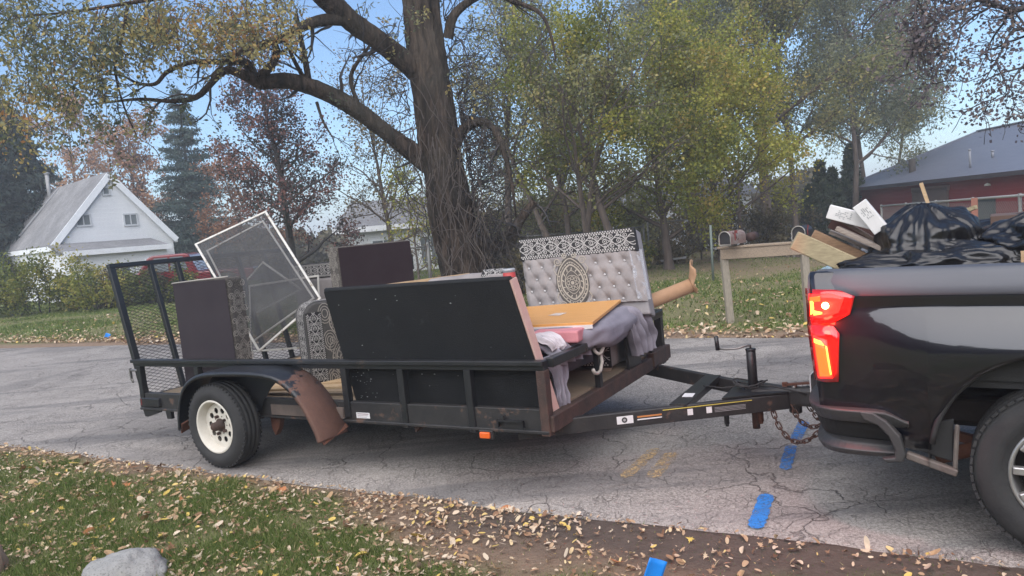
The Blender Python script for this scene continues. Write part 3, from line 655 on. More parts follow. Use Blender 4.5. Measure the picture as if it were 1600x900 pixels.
def band_pattern(L, H, fn, m, parent, name='embroidery'):
    "scrollwork between two rows of checks on a band L x H"
    mb = MB(); sz = H*.075; n = int(L/(sz*1.55))
    for row in (H*.07, H*.145, H*.855, H*.93):
        off = .5 if row in (H*.145, H*.93) else 0
        for i in range(n-1):
            x = (i+.5+off)*L/n; mb.add([fn(x-sz*.45, row-sz*.42), fn(x+sz*.45, row-sz*.42), fn(x+sz*.45, row+sz*.42), fn(x-sz*.45, row+sz*.42)], [(0, 1, 2, 3)])
    k = 2*PI/(H*1.25); w_ = H*.036; A = H*.24; c = H/2; ns = max(20, int(L/H*22))
    for ph in (0, PI): mb.ribbon(sine(0, L, c, A, k, ph, ns), w_, fn)
    for ph in (0, PI): mb.ribbon(sine(0, L, c, A*.55, k, ph+.5, ns), w_*.75, fn)
    p = PI/k; i = 0; x = p/2
    while x < L-p*.3:
        mb.ribbon(circ(x, c, H*.085), w_*.8, fn, True); mb.disc((x, c), H*.03, fn, 6)
        for s1 in (-1, 1):
            mb.ribbon(spiral(x, c+s1*H*.25, H*.075, s1, 1.5, PI/2*s1), w_*.8, fn); mb.ribbon(spiral(x+p/2, c+s1*H*.2, H*.11, -s1, 1.5, -PI/2*s1), w_*.8, fn) if x+p*.75 < L else None
            mb.ribbon([(x+p*.12, c+s1*H*.12), (x+p*.25, c+s1*H*.3), (x+p*.4, c+s1*H*.33)], w_*.7, fn)
        x += p
    return obj(name, mb, m, parent)
def medallion(cx, cy, w_, h_, fn, m, parent, name='embroidery', extra=True):
    mb = MB()
    def ogee(k, n=36):
        out = []
        for i in range(n):
            a = 2*PI*i/n; x, y = math.sin(a), math.cos(a); f = (1-.35*abs(y)**3); out.append((cx+w_*.5*k*x*f, cy+h_*.5*k*(y*(1+.12*(y > 0)))))
        return out
    for k, lw in ((1, .035), (.86, .02), (.74, .05), (.5, .02)): mb.ribbon(ogee(k), w_*lw, fn, True)
    n = 26
    for i in range(n):
        a = 2*PI*i/n; x, y = math.sin(a), math.cos(a); r = .93
        mb.disc((cx+w_*.5*r*x*(1-.35*abs(y)**3), cy+h_*.5*r*y), w_*.026, fn, 6)
        if i % 2 == 0: mb.ribbon([(cx+w_*.5*.56*x, cy+h_*.5*.56*y), (cx+w_*.5*.7*math.sin(a+.1), cy+h_*.5*.7*math.cos(a+.1))], w_*.035, fn)
    for i in range(8):
        a = 2*PI*i/8; mb.ribbon(circ(cx+w_*.15*math.sin(a), cy+w_*.15*math.cos(a), w_*.05, w_*.05, 8), w_*.02, fn, True)
    mb.disc((cx, cy), w_*.06, fn, 10); mb.ribbon(circ(cx, cy, w_*.24), w_*.022, fn, True)
    if extra:
        for s1 in (-1, 1):
            for s2 in (-1, 1):
                mb.ribbon(spiral(cx+s1*w_*.42, cy+s2*h_*.5, w_*.14, s1*s2, 1.6, 0), w_*.03, fn); mb.ribbon(spiral(cx+s1*w_*.16, cy+s2*h_*.62, w_*.09, -s1*s2, 1.5, 1), w_*.026, fn)
                mb.ribbon([(cx+s1*w_*.5, cy+s2*h_*.2), (cx+s1*w_*.58, cy+s2*h_*.32), (cx+s1*w_*.5, cy+s2*h_*.42)], w_*.03, fn)
    return obj(name, mb, m, parent)

# 1 big black underside panel of an upturned sofa leaning on the near rail
s = load('upturned_sofa', 'large black cloth covered sofa underside leaning on the near rail', 'sofa', None)
BL, BR, TRr, TLl = Vector((1.17, .115, .43)), Vector((2.79, .115, .43)), Vector((2.665, -.05, 1.315)), Vector((1.13, -.05, 1.315))
nrm = (BR-BL).cross(TLl-BL).normalized()
if nrm.y > 0: nrm = -nrm
def panel(u, v, d=0):  # u,v in 0..1 ; slight slack in the cloth
    p = BL.lerp(BR, u).lerp(TLl.lerp(TRr, u), v); sl_ = .006*math.sin(u*PI)*math.sin(v*PI)+.0025*n3(u*5, v*3, 2)+.0015*n3(u*14, v*9)
    return p+nrm*(d-sl_)
dc = obj('dust_cover', MB().grid(lambda u, v: panel(u, v, .004), 40, 24), BLACKCLOTH, s, True)
mb = MB(); back = -nrm*.075
mb.add([panel(0, 0)+back*.12, panel(1, 0)+back*.12, panel(1, 1)+back*.12, panel(0, 1)+back*.12, panel(0, 0)+back, panel(1, 0)+back, panel(1, 1)+back, panel(0, 1)+back], [(0, 3, 2, 1), (4, 5, 6, 7), (3, 7, 6, 2), (0, 4, 7, 3), (0, 1, 5, 4)])
mb2 = obj('frame_board', mb, mat('dark_frame_board', (.05, .035, .028), (.08, .06, .045), 10, .8), s)
mb = MB(); e0, e1 = panel(1, -.06), panel(1, 1); mb.beam(e0-nrm*.04+Vector((.006, 0, 0)), e1-nrm*.04+Vector((.006, 0, 0)), .07, .014, up=(1, 0, 0)); obj('pale_side_board', mb, mat('pale_pink_board', (.62, .42, .36), (.55, .36, .3), 14, .8, 0, 60, .1), s)
# black cloth folded over the top edge
mb = MB(); mb.tube([panel(u, 1)-nrm*.02+Vector((0, 0, .002)) for u in np.linspace(0, 1, 24)], [.021+.003*n3(i*.7, 1) for i in range(24)], 8); obj('cloth_hem', mb, BLACKCLOTH, s, True)
mb = MB(); rr = random.Random(4)
for k in range(46):
    u, v = (rr.uniform(.02, .14), rr.uniform(.08, .4)) if k < 22 else (rr.uniform(.02, .98), rr.uniform(.1, .95)); r_ = rr.uniform(.0015, .0045)
    c_ = panel(u, v, .006); ex = (BR-BL).normalized(); ez = (TLl-BL).normalized(); mb.add([c_-ex*r_*2, c_-ez*r_, c_+ex*r_*2, c_+ez*r_], [(0, 1, 2, 3)])
o = obj('chipped_fleck', mb, mat('pale_fleck', (.3, .3, .3)), s); o['kind'] = 'stuff'
# the body of that sofa: wooden rim, velvet back with a trim roll
seat = MB(); 
def vel(u, v): p = LB(640, 447, .5).lerp(LB(745, 432, .5), u); q_ = LB(740, 440, .15).lerp(LB(815, 440, .15), u); return p
obj('wood_rim', MB().beam((1.3, .2, 1.30), (1.98, .55, 1.325), .045, .03).beam((1.25, .1, 1.29), (1.3, .55, 1.29), .04, .03), SHEETPLY, s)
mb = MB()
def roll(u, v):
    a = v*PI*1.1-.2; x = 1.78+.66*u; r_ = .045+.004*math.sin(u*PI*3)**2
    return Vector((x, .36+r_*1.4*-math.cos(a)*1.0, 1.285+.03*u+r_*math.sin(a)))
obj('velvet_roll', mb.grid(roll, 30, 10), VELVET, s, True)
obj('sofa_back_body', MB().prism([(1.7, .5), (2.5, .5), (2.44, 1.30), (1.75, 1.27)], .16, lambda x, z, d: Vector((x, .27+d, z))), VELVET, s, bevel=.02, seg=2)
bf = lambda u, v: roll((2.2+u-1.78)/.66, 0)+Vector((0, 0, 0)) if False else (lambda p: p+Vector((0, -.0, .0)))(Vector((2.24+u, .36-.062*math.cos(v/.12*PI*.9-.1), 1.318+.052*math.sin(v/.12*PI*.9-.1))))
bb = obj('trim_band', MB().grid(lambda u, v: bf(u*.2, v*.12)-Vector((0, 0, .003)), 4, 8), BBAND, s, True); band_pattern(.2, .12, bf, WTHR, bb)
cu_ = load('tin_can', 'small tin with grey lid and red side wedged beside the black sofa', 'can')
CP = LB(796, 432, .22)
obj('can_body', MB().cyl(CP+Vector((-.0, 0, -.11)), CP+Vector((.0, 0, .035)), .04, 20), mat('grey_can_paint', (.3, .3, .3), (.22, .22, .22), 20, .4), cu_, True)
obj('red_label', MB().tube([CP+Vector((0, 0, -.10)), CP+Vector((0, 0, .028))], .0408, 20), mat('red_can_label', (.42, .05, .045), (.34, .04, .035), 20, .5), cu_, True)
obj('lid', MB().lathe([(0, .012), (.038, .012), (.043, .006), (.043, -.006), (.04, -.008)], 20, CP+Vector((0, 0, .04)), 'Z'), mat('grey_lid', (.35, .36, .37), None, 10, .3), cu_, True)

# 2 plum-black box back
def sofa_box(name, label, P, rot, w_, d_, h_, front, sidefirst, tilt=0, group=None):
    s = load(name, label, 'sofa section', group, P, (0, tilt, rot))
    obj('back_cloth', MB().grid(lambda u, v: Vector((.012+(w_-.024)*u, -.009+.003*math.sin(u*PI)*math.sin(v*PI)+.0015*n3(u*6, v*6), .01+(h_-.02)*v)), 16, 16), front, s, True)
    obj('upholstery', MB().span(0, w_, 0, d_, 0, h_), DAM, s, bevel=.025, seg=3)
    for (fx, on) in ((lambda u, v: Vector((w_+.0015, u, v)), not sidefirst), (lambda u, v: Vector((-.0015, u, v)), sidefirst)):
        if on:
            z_ = .12
            while z_ < h_-.08: medallion(d_*.5, z_, d_*.62, .19, fx, THR, s, extra=False); z_ += .21
            mb = MB()
            for k in range(int(h_/.105)):
                for e_ in (.12, .88): mb.ribbon(spiral(d_*e_, .07+k*.105, .03, 1 if k % 2 else -1, 1.6, k), .007, fx)
            obj('embroidery', mb, THR, s)
    return s
q_ = LB(525, 386, .78)
s2 = sofa_box('sofa_section', 'plum-black backed sofa section with grey damask edge, behind the big black panel', (q_.x, q_.y, .56), rad(62), .69, .26, q_.z-.56, PURPLE, True)
# 3 box at the rear
q_ = LB(272, 441, .2)
s3 = sofa_box('sofa_section', 'dark grey backed sofa section standing by the ramp gate', (-.885, .16, .5), rad(3), .68, .17, .965, mat('charcoal_plum_cloth', (.032, .026, .031), (.04, .033, .038), 4, .9, 0, 200, .2, spec=.2), False)
mb = MB(); mb.tube([(0.0, -.006, .957), (.35, -.008, .968), (.7, -.006, .975)], .006, 6); obj('pale_piping', mb, mat('pale_piping', (.4, .37, .33)), s3, True)
# thin damask slab behind the arm
s5 = load('cushion_slab', 'thin damask cushion slab standing between arm and black panel', 'cushion', None, (.93, .42, .52), (0, -.05, rad(55)))
obj('slab', MB().span(0, .09, 0, .4, 0, .66), DAM, s5, bevel=.03, seg=3)
# 4 rolled arm with border trim and medallions
s4 = load('ottoman', 'rounded damask ottoman with black and white border, standing upright', 'ottoman', None, (.40, .42, .49), (0, .0, rad(62)))
AW, AH, AD, AR = .50, .70, .30, .12
def armout(o_=0):
    out = [(0-o_, 0)]
    for a in np.linspace(PI, PI/2, 9): out.append((AR+(AR+o_)*math.cos(a), AH-AR+(AR+o_)*math.sin(a)))
    for a in np.linspace(PI/2, 0, 9): out.append((AW-AR+(AR+o_)*math.cos(a), AH-AR+(AR+o_)*math.sin(a)))
    out.append((AW+o_, 0)); return out
obj('arm_body', MB().prism(armout(), AD, lambda x, z, d: Vector((x, d, z))), DAMG, s4, bevel=.02, seg=3)
fr = lambda u, v: Vector((u, -.0022, v))
medallion(.32, .2, .25, .34, fr, THR, s4); medallion(.32, .52, .24, .27, fr, THR, s4, extra=False)
mb = MB()
for (x, y) in ((.19, .37), (.46, .36), (.19, .05), (.46, .06), (.17, .60), (.46, .57)):
    for r_ in (.07, .05, .03): mb.ribbon(circ(x, y, r_*.8, r_*1.2, 14), .007, fr, True)
obj('embroidery', mb, THR, s4)
# border wraps the left edge and over the top: path of arc length along outline
op = [Vector(p) for p in armout(.003)]; cum = [0]
for i in range(1, len(op)): cum.append(cum[-1]+(op[i]-op[i-1]).length)
def along(sv):
    sv = min(max(sv, 0), cum[-1]); k = max(i for i in range(len(cum)-1) if cum[i] <= sv+1e-9); return op[k].lerp(op[k+1], (sv-cum[k])/(cum[k+1]-cum[k]))
BW = .2
def wrap(sv, v, off=0):  # sv along outline, v across depth
    p = along(sv); c_ = Vector((AW/2, AH/2)); q2 = (p-c_).normalized(); return Vector((p.x+q2.x*off, .02+v, p.y+q2.y*off))
bb = obj('trim_band', MB().grid(lambda u, v: wrap(u*cum[-1]*.8, v*BW, .001), 60, 4), BBAND, s4, True)
band_pattern(cum[-1]*.8, BW, lambda u, v: wrap(u, v, .003), WTHR, bb)
# front-left vertical band too (shows beside the damask face)
ff = lambda u, v: Vector((.0+v, -.0035, u))
bb = obj('trim_band', MB().grid(lambda u, v: Vector((.006+.135*v, -.0028, .02+.6*u)), 2, 2), BBAND, s4); band_pattern(.6, .135, lambda u, v: Vector((.006+v, -.004, .02+u)), WTHR, bb)

# 5 window screens
SCRF = mat('white_screen_frame', (.58, .56, .51), (.46, .44, .4), 20, .5, 0, 40, .1, wear=(.28, .24, .19), wscale=16, wamt=.58)
m, t, b = NT('insect_screen'); b.inputs['Base Color'].default_value = (.045, .045, .047, 1); b.inputs['Roughness'].default_value = .55
v = coords(t); dn = noi(t, v, 3, 5, .6); dust = ramp(t, dn, [(.5, .0), (.75, .5)])
t.links.new(mix(t, dust, (.03, .03, .033), (.13, .13, .125)), b.inputs['Base Color'])
t.links.new(math_(t, 'MULTIPLY_ADD', dust, .25, .48), b.inputs['Alpha']); SCRM = m
def screen(label, P, fw=.022, fd=.012, slack=.006, group='window screens leaning in the trailer', bars=()):
    s = load('window_screen', label, 'window screen', group); P = [Vector(p) for p in P]
    n_ = (P[1]-P[0]).cross(P[3]-P[0]).normalized()
    if n_.y > 0: n_ = -n_
    for i in range(4):
        a, b_ = P[i], P[(i+1) % 4]; d = (b_-a).normalized()*fw/2
        obj('screen_bar', MB().beam(a-d*(1 if i % 2 else -1), b_+d*(1 if i % 2 else -1), fd, fw, up=n_.cross(d)), SCRF, s, bevel=.002)
    obj('screen_mesh', MB().grid(lambda u, v: P[0].lerp(P[3], u).lerp(P[1].lerp(P[2], u), v)+n_*slack*(n3(u*3, v*3, P[0].x)*2*math.sin(u*PI)*math.sin(v*PI)), 16, 16), SCRM, s, True)
    return s
screen('largest white framed insect screen, its top corner highest of the load', [LB(405, 548, .72), LB(306, 382, .95), LB(415, 331, 1.3), LB(500, 466, 1.12)])
screen('white framed insect screen lying just behind the largest one', [LB(396, 533, .80), LB(324, 392, 1.03), LB(411, 346, 1.36), LB(490, 466, 1.18)], .018)
screen('white framed insect screen standing upright behind the tilted ones', [LB(393, 549, 1.35), LB(390, 447, 1.38), LB(497, 431, 1.48), LB(502, 541, 1.45)], .02)
screen('small white framed insect screen turned on its corner behind the others', [LB(352, 515, 1.55), LB(371, 454, 1.6), LB(411, 410, 1.65), LB(470, 452, 1.6)], .02)
# wooden boards under the screens and on the deck
for (p, q2, w_, h_, lb) in (((-.35, .3, .49), (1.1, .75, .52), .14, .035, 'pale pine board lying lowest on the deck beside the wheel'), ((-.1, .2, .515), (1.15, .30, .56), .1, .02, 'narrow pine board lying on other boards by the fender'), ((-.2, .75, .54), (1.2, .95, .56), .2, .02, 'reddish plywood strip lying crosswise behind the fender')):
    o = carry(obj('board', MB().beam(p, q2, w_, h_), NEWWOOD if 'pine' in lb else mat('red_brown_board', (.22, .1, .06), (.14, .07, .05), 8, .6), bevel=.002)); tag(o, lb, 'board', 'loose boards on the trailer deck')
o = carry(obj('drawer_panel', MB().beam((-.3, .85, .62), (.35, 1.0, .64), .5, .03).beam((-.3, .6, .62), (.3, .75, .56), .02, .1), SHEETPLY, bevel=.003)); tag(o, 'flat tan board under the screens in the middle of the trailer', 'board')
# far patterned sofa back behind the screens
s6 = load('sofa_section', 'sofa back with black and white border seen behind the screens', 'sofa section', None, (-1.15, 1.78, .5), (0, 0, rad(2)))
obj('back_cushion', MB().span(0, 1.5, 0, .16, 0, .83), VELVET, s6, bevel=.03, seg=3)
bb = obj('trim_band', MB().span(-.004, 1.504, -.006, .166, .83, .985), BBAND, s6, bevel=.01, seg=2); band_pattern(1.5, .15, lambda u, v: Vector((u, -.0075, .832+v)), WTHR, bb)

# 6 tufted sofa back with medallion
TLc, TRc = LB(812, 376, 1.72), LB(992, 356, 1.72); BRc = LB(1016, 488, 1.5); BLc = BRc+(TLc-TRc)
ex = (TRc-TLc); WID = ex.length; ex.normalize(); BH = .72; ezz = (TRc-BRc).normalized(); ey = ezz.cross(ex).normalized()
if ey.y < 0: ey = -ey   # away from the camera
s7 = load('tufted_sofa', 'tufted grey velvet sofa back with damask medallion and scroll border', 'sofa')
BAND = .20; topH = (TRc-BRc).length
def hb(u, v, d=0): return TLc+ex*u-ezz*v-ey*d      # u right, v down from the top
but = []
for r_ in range(5):
    for c_ in range(9):
        u = .06+.125*c_+(.0625 if r_ % 2 else 0); v = BAND+.07+.105*r_
        if u < WID-.05 and not (WID*.31 < u < WID*.56): but.append((u, v))
def tuft(u, v):
    d = .03*min(1, u/.04, (WID-u)/.04) if 0 < u < WID else 0
    for (bu, bv) in but:
        r2 = (u-bu)**2+(v-bv)**2
        if r2 < .02: d -= .026*math.exp(-r2/.0009)
    for k in (1, -1):    # diagonal seams between the buttons
        f = ((u-.06)/.125+k*(v-BAND-.07)/.21) % 1; f = min(f, 1-f)
        if not (WID*.31 < u < WID*.56): d -= .007*math.exp(-(f/.07)**2)
    return d
obj('tufted_back', MB().grid(lambda u, v: hb(u*WID, BAND-.005+v*(.62-BAND), tuft(u*WID, BAND+v*(.62-BAND))), 110, 56), VELVET, s7, True)
mb = MB()
for (u, v) in but: c_ = hb(u, v, .012); mb.lathe([(0, .008), (.008, .006), (.0105, 0), (.0095, -.003)], 8, c_, 'Z') if False else mb.add([c_+ex*.010*math.cos(a)+ezz*.010*math.sin(a) for a in np.linspace(0, 2*PI, 9)[:-1]]+[c_-ey*.007], [(i, (i+1) % 8, 8) for i in range(8)])
bm_ = mat('crystal_button', (.5, .49, .48), (.35, .35, .35), 50, .15, 0)
o = obj('button', mb, bm_, s7)
o['kind'] = 'stuff'
obj('back_frame', MB().add([hb(0, 0), hb(WID, 0), hb(WID, BH), hb(0, BH), hb(0, 0, -.13), hb(WID, 0, -.13), hb(WID, BH, -.13), hb(0, BH, -.13)], [(0, 3, 2, 1), (4, 5, 6, 7), (0, 1, 5, 4), (1, 2, 6, 5), (2, 3, 7, 6), (3, 0, 4, 7)]), mat('pale_grey_velvet', (.27, .25, .25), (.19, .18, .18), 5, .7, 0, 20, .5), s7, bevel=.015, seg=2)
bb = obj('trim_band', MB().add([hb(0, 0, .03), hb(WID, 0, .03), hb(WID, BAND, .03), hb(0, BAND, .03), hb(0, 0, -.02), hb(WID, 0, -.02), hb(WID, BAND, -.02), hb(0, BAND, -.02)], [(0, 3, 2, 1), (4, 5, 6, 7), (0, 1, 5, 4), (1, 2, 6, 5), (2, 3, 7, 6), (3, 0, 4, 7)]), BBAND, s7, bevel=.008, seg=2)
band_pattern(WID-.01, BAND*.98, lambda u, v: hb(u+.005, v+.002, .0315), WTHR, bb)
mc = mat('medallion_ground', (.045, .04, .036), (.09, .08, .07), 40, .85); MU, MV = WID*.435, BAND+.20
THRT = mat('tan_embroidery', (.36, .32, .26), (.28, .245, .2), 50, .8, 0, 200, .3)
md = obj('medallion', MB().add([hb(MU+.15*math.sin(a)*(1-.25*abs(math.cos(a))**3), MV+.03-.235*math.cos(a), .0335) for a in np.linspace(0, 2*PI, 33)[:-1]], [tuple(range(32))[::-1]]), mc, s7)
medallion(MU, MV, .27, .38, lambda u, v: hb(u, 2*MV-v+.03, .0350), THRT, md)
# crinkled clear plastic over the right end
def plas(u, v): p = hb(WID-.07+.09*u, BAND*.9+v*.42, .036-.05*u+.010*n3(u*4, v*9, 6)+.006*n3(u*9, v*22)); return p
m, t, b = NT('cloudy_plastic'); b.inputs['Base Color'].default_value = (.5, .52, .56, 1); b.inputs['Roughness'].default_value = .25; b.inputs['Alpha'].default_value = .35
obj('plastic_wrap', MB().grid(plas, 14, 40), m, s7, True)
# lower front of the sofa: scroll border skirt and legs seen under the rail
skf = lambda u, v: Vector((2.05+u, 1.22, .71-v))
obj('seat_base', MB().span(1.75, 2.72, 1.235, 1.7, .50, .74), VELVET, s7, bevel=.02, seg=2)
bb = obj('trim_band', MB().span(2.02, 2.725, 1.222, 1.236, .505, .72), BBAND, s7); band_pattern(.68, .2, lambda u, v: Vector((2.04+u, 1.2205, .712-v)), WTHR, bb)
for x, y in ((2.66, 1.28), (1.85, 1.28), (2.66, 1.62)): obj('leg', MB().lathe([(0, .0), (.022, .0), (.03, .02), (.034, .05), (.045, .075), (.045, .085), (0, .085)], 14, (x, y, .42), 'Z'), LEGM, s7, True)
# 7 orange drawing board, cushion, pink foam, cloths
OB = [LB(845, 507, .36), LB(926, 503, .40), LB(970, 468, 1.55), LB(832, 478, 1.32)]
z0 = .965
def fixz(px, py, z):
    o = TMI @ Vector((0, 0, CAMH)); d = (TMI @ at(px, py, 5))-o; return o+d*((z-o.z)/d.z)
O0, O1, O2, O3 = fixz(780, 510, .955), fixz(926, 503, .955), fixz(970, 468, .99), fixz(812, 480, .99)
s8 = load('table_board', 'orange-tan board with white edge lying on the grey mattress', 'board')
dn_ = Vector((0, 0, -.022))
obj('board_top', MB().add([O0, O1, O2, O3, O0+dn_, O1+dn_, O2+dn_, O3+dn_], [(0, 1, 2, 3), (7, 6, 5, 4), (0, 4, 5, 1), (1, 5, 6, 2), (2, 6, 7, 3), (3, 7, 4, 0)]), mat('orange_veneer', (.66, .33, .10), (.56, .27, .075), 5, .4, 0, 40, .05, (2, 12, 2), wear=(.55, .4, .3), wscale=6, wamt=.68), s8, bevel=.002)
obj('white_edge', MB().beam(O0+dn_*1.4+Vector((0, -.006, 0)), O1+dn_*1.4+Vector((0, -.006, 0)), .012, .026), mat('white_edge_band', (.7, .68, .66)), s8)
obj('torn_paper', MB().add([O0.lerp(O1, .42).lerp(O3.lerp(O2, .42), .4)+Vector((0, 0, .001)), O0.lerp(O1, .55).lerp(O3.lerp(O2, .55), .36)+Vector((0, 0, .001)), O0.lerp(O1, .6).lerp(O3.lerp(O2, .6), .48)+Vector((0, 0, .001)), O0.lerp(O1, .48).lerp(O3.lerp(O2, .48), .5)+Vector((0, 0, .001))], [(0, 1, 2, 3)]), mat('pale_paper', (.6, .5, .42)), s8)
SHEET = mat('grey_lilac_cloth', (.27, .255, .29), (.19, .18, .21), 5, .85, 0, 120, .2, spec=.2)
def lump(name, label, cat, c, d, m, seed=0, amp=.03, rot=0, n=20):
    s_ = MB()
    def f(u, v):
        a, e = u*2*PI, (v-.5)*PI; x, y, z = math.cos(e)*math.cos(a), math.cos(e)*math.sin(a), math.sin(e)
        sg_ = lambda t_, p=.45: math.copysign(abs(t_)**p, t_)
        q2 = Vector((sg_(math.cos(a))*abs(math.cos(e))**.4*d[0]/2, sg_(math.sin(a))*abs(math.cos(e))**.4*d[1]/2, sg_(z, .7)*d[2]/2)); nn_ = Vector((x, y, z))
        return q2+nn_*amp*(n3(x*2+seed, y*2, z*2)+.5*n3(x*5+seed, y*5, z*6))
    s_.grid(f, n*3, n)
    o = obj(name, s_, m, smooth=True); o.matrix_world = TM @ Matrix.Translation(c) @ Matrix.Rotation(rot, 4, 'Z'); return tag(o, label, cat)
lump('mattress', 'grey mattress bulging under the orange board towards the front rail', 'mattress', (2.45, 1.02, .84), (.95, 1.15, .2), SHEET, 3, .035, .1)
lump('mattress', 'folded grey bedding under the tufted sofa and board', 'bedding', (2.2, .8, .67), (1.0, .9, .2), mat('dark_grey_bedding', (.1, .1, .12), (.07, .07, .085), 5, .9), 9, .03)
c_ = LB(868, 525, .42)
o = carry(obj('foam_block', MB().box((c_.x-.02, c_.y+.13, .885), (.33, .32, .08), Matrix.Rotation(.15, 3, 'Z')), mat('pink_foam', (.6, .25, .27), (.52, .2, .22), 10, .9, 0, 90, .2), bevel=.012, seg=2)); tag(o, 'pink foam block tucked under the orange board', 'foam')
def cloth(label, path, widths, seed=0, name='draped_cloth', m=SHEET, nf=7, amp=.022, xdir=Vector((.1, 1, 0))):
    "cloth hung along a centre path (trailer coordinates), folds across its width"
    P = smooth_path([Vector(p) for p in path], 60); xd = xdir.normalized()
    Wd = lambda f: widths[min(int(f*(len(widths)-1)), len(widths)-2)]*(1-(f*(len(widths)-1) % 1))+widths[min(int(f*(len(widths)-1)), len(widths)-2)+1]*(f*(len(widths)-1) % 1) if f < 1 else widths[-1]
    def f(u, v):
        i = min(int(u*60), 59); p = P[i].lerp(P[i+1], u*60-i); d = (P[min(i+2, 60)]-P[max(i-1, 0)]).normalized(); nn_ = d.cross(xd).normalized()
        ww = Wd(u)*(1+.08*n3(u*6, seed)); a = amp*(.35+.8*min(1, u*1.6))
        fold = a*(math.sin(v*nf*PI+2*n3(u*2, v*3, seed)+seed)+.6*n3(v*9, u*3, seed)+.5*n3(v*20, u*6, seed+4))
        return p+xd*(v-.5)*ww+nn_*fold+Vector((0, 0, .02*n3(v*5, seed, 2) if u > .9 else 0))
    o = obj(name, MB().grid(f, 60, 60), m, smooth=True); carry(o); o.modifiers.new('s', 'SOLIDIFY').thickness = .003; return tag(o, label, 'cloth', 'grey cloths hanging from the trailer')
cloth('grey lilac cloth draped over the front rail near its far corner', [(2.55, 1.45, .93), (2.72, 1.42, .92), (2.84, 1.42, .90), (2.885, 1.45, .80), (2.89, 1.5, .68), (2.90, 1.5, .57)], [.45, .5, .46, .4, .42, .34], 2, amp=.036, nf=9)
cloth('bunched grey cloth lying behind the near corner of the load', [(2.5, .42, .86), (2.62, .4, .885), (2.72, .42, .87), (2.78, .45, .80), (2.79, .46, .72)], [.3, .42, .42, .4, .36], 5, amp=.035)
cloth('long grey cloth hanging inside the front rail down to the beam', [(2.74, .28, .8), (2.775, .28, .70), (2.775, .27, .6), (2.79, .25, .53), (2.79, .25, .47)], [.3, .22, .16, .16, .12], 8, amp=.018)
cloth('white rag tucked beneath the orange board', [(2.55, .27, .885), (2.65, .28, .925), (2.74, .29, .89), (2.78, .3, .83)], [.14, .17, .16, .12], 11, m=mat('white_rag', (.62, .58, .6), (.5, .46, .48), 9), amp=.016)
# cardboard tube
CARD = mat('brown_cardboard', (.42, .255, .145), (.36, .215, .12), 6, .75, 0, 60, .1, (3, 3, 3))
a_, b_ = LB(980, 486, 1.75), LB(1080, 446, 1.95); s9 = load('cardboard_tube', 'long brown cardboard tube with torn end sticking out past the front rail', 'tube')
dd = (b_-a_).normalized(); a_ -= dd*.8
mb = MB(); pr = [(a_, .062), (a_.lerp(b_, .5), .062), (b_, .062)]
o = obj('tube', MB().tube([a_, a_.lerp(b_, .6), b_], .058, 24, cap=False), CARD, s9, True); o.modifiers.new('s', 'SOLIDIFY').thickness = .004
u1 = dd.orthogonal().normalized(); u2 = dd.cross(u1)
mb = MB(); K = 24
def flap(u, v):
    a = u*2*PI; up = u1*math.cos(a)+u2*math.sin(a); hgt = max(0, up.z); l_ = (.035+.035*abs(math.sin(a*2.5)))*(.4+.8*hgt)
    return b_+up*(.058+.10*v*hgt**2+.02*v+.012*n3(a, v*3))+dd*(l_*v+.01*math.sin(a*5)*v)+Vector((0, 0, .03*v*v*hgt))
mb.grid(flap, K, 6); o = obj('torn_flap', mb, CARD, s9, True); o.modifiers.new('s', 'SOLIDIFY').thickness = .003

# ------------------------------------------------------------------ pickup truck; local x = forwards, y = far side, z = up
KM = Matrix.Translation((1.948, 4.477, 0)) @ Matrix.Rotation(rad(-34), 4, 'Z')
K = empty('pickup_truck', 'glossy black pickup truck with lit red tail light and bed full of rubbish', 'pickup truck', (1.948, 4.477, 0), (0, 0, rad(-34)))
m, t, b = NT('black_car_paint'); v = coords(t)
dn = noi(t, v, 2.5, 5, .6); t.links.new(mix(t, ramp(t, dn, [(.4, 0), (.7, 1)]), (.004, .005, .009), (.008, .009, .014)), b.inputs['Base Color'])
b.inputs['Specular IOR Level'].default_value = .25; b.inputs['Coat Weight'].default_value = 1; b.inputs['Coat IOR'].default_value = 1.6; b.inputs['Coat Roughness'].default_value = .04
t.links.new(math_(t, 'MULTIPLY_ADD', dn, .2, .2), b.inputs['Roughness']); bump(t, b, noi(t, v, 5, 2), .02, .02); PAINT = m
PLAST = mat('black_textured_plastic', (.018, .018, .019), (.028, .028, .028), 9, .6, 0, 180, .2)
DARKUND = mat('grimy_underbody', (.025, .02, .018), (.05, .036, .03), 8, .9, 0, 40, .3)
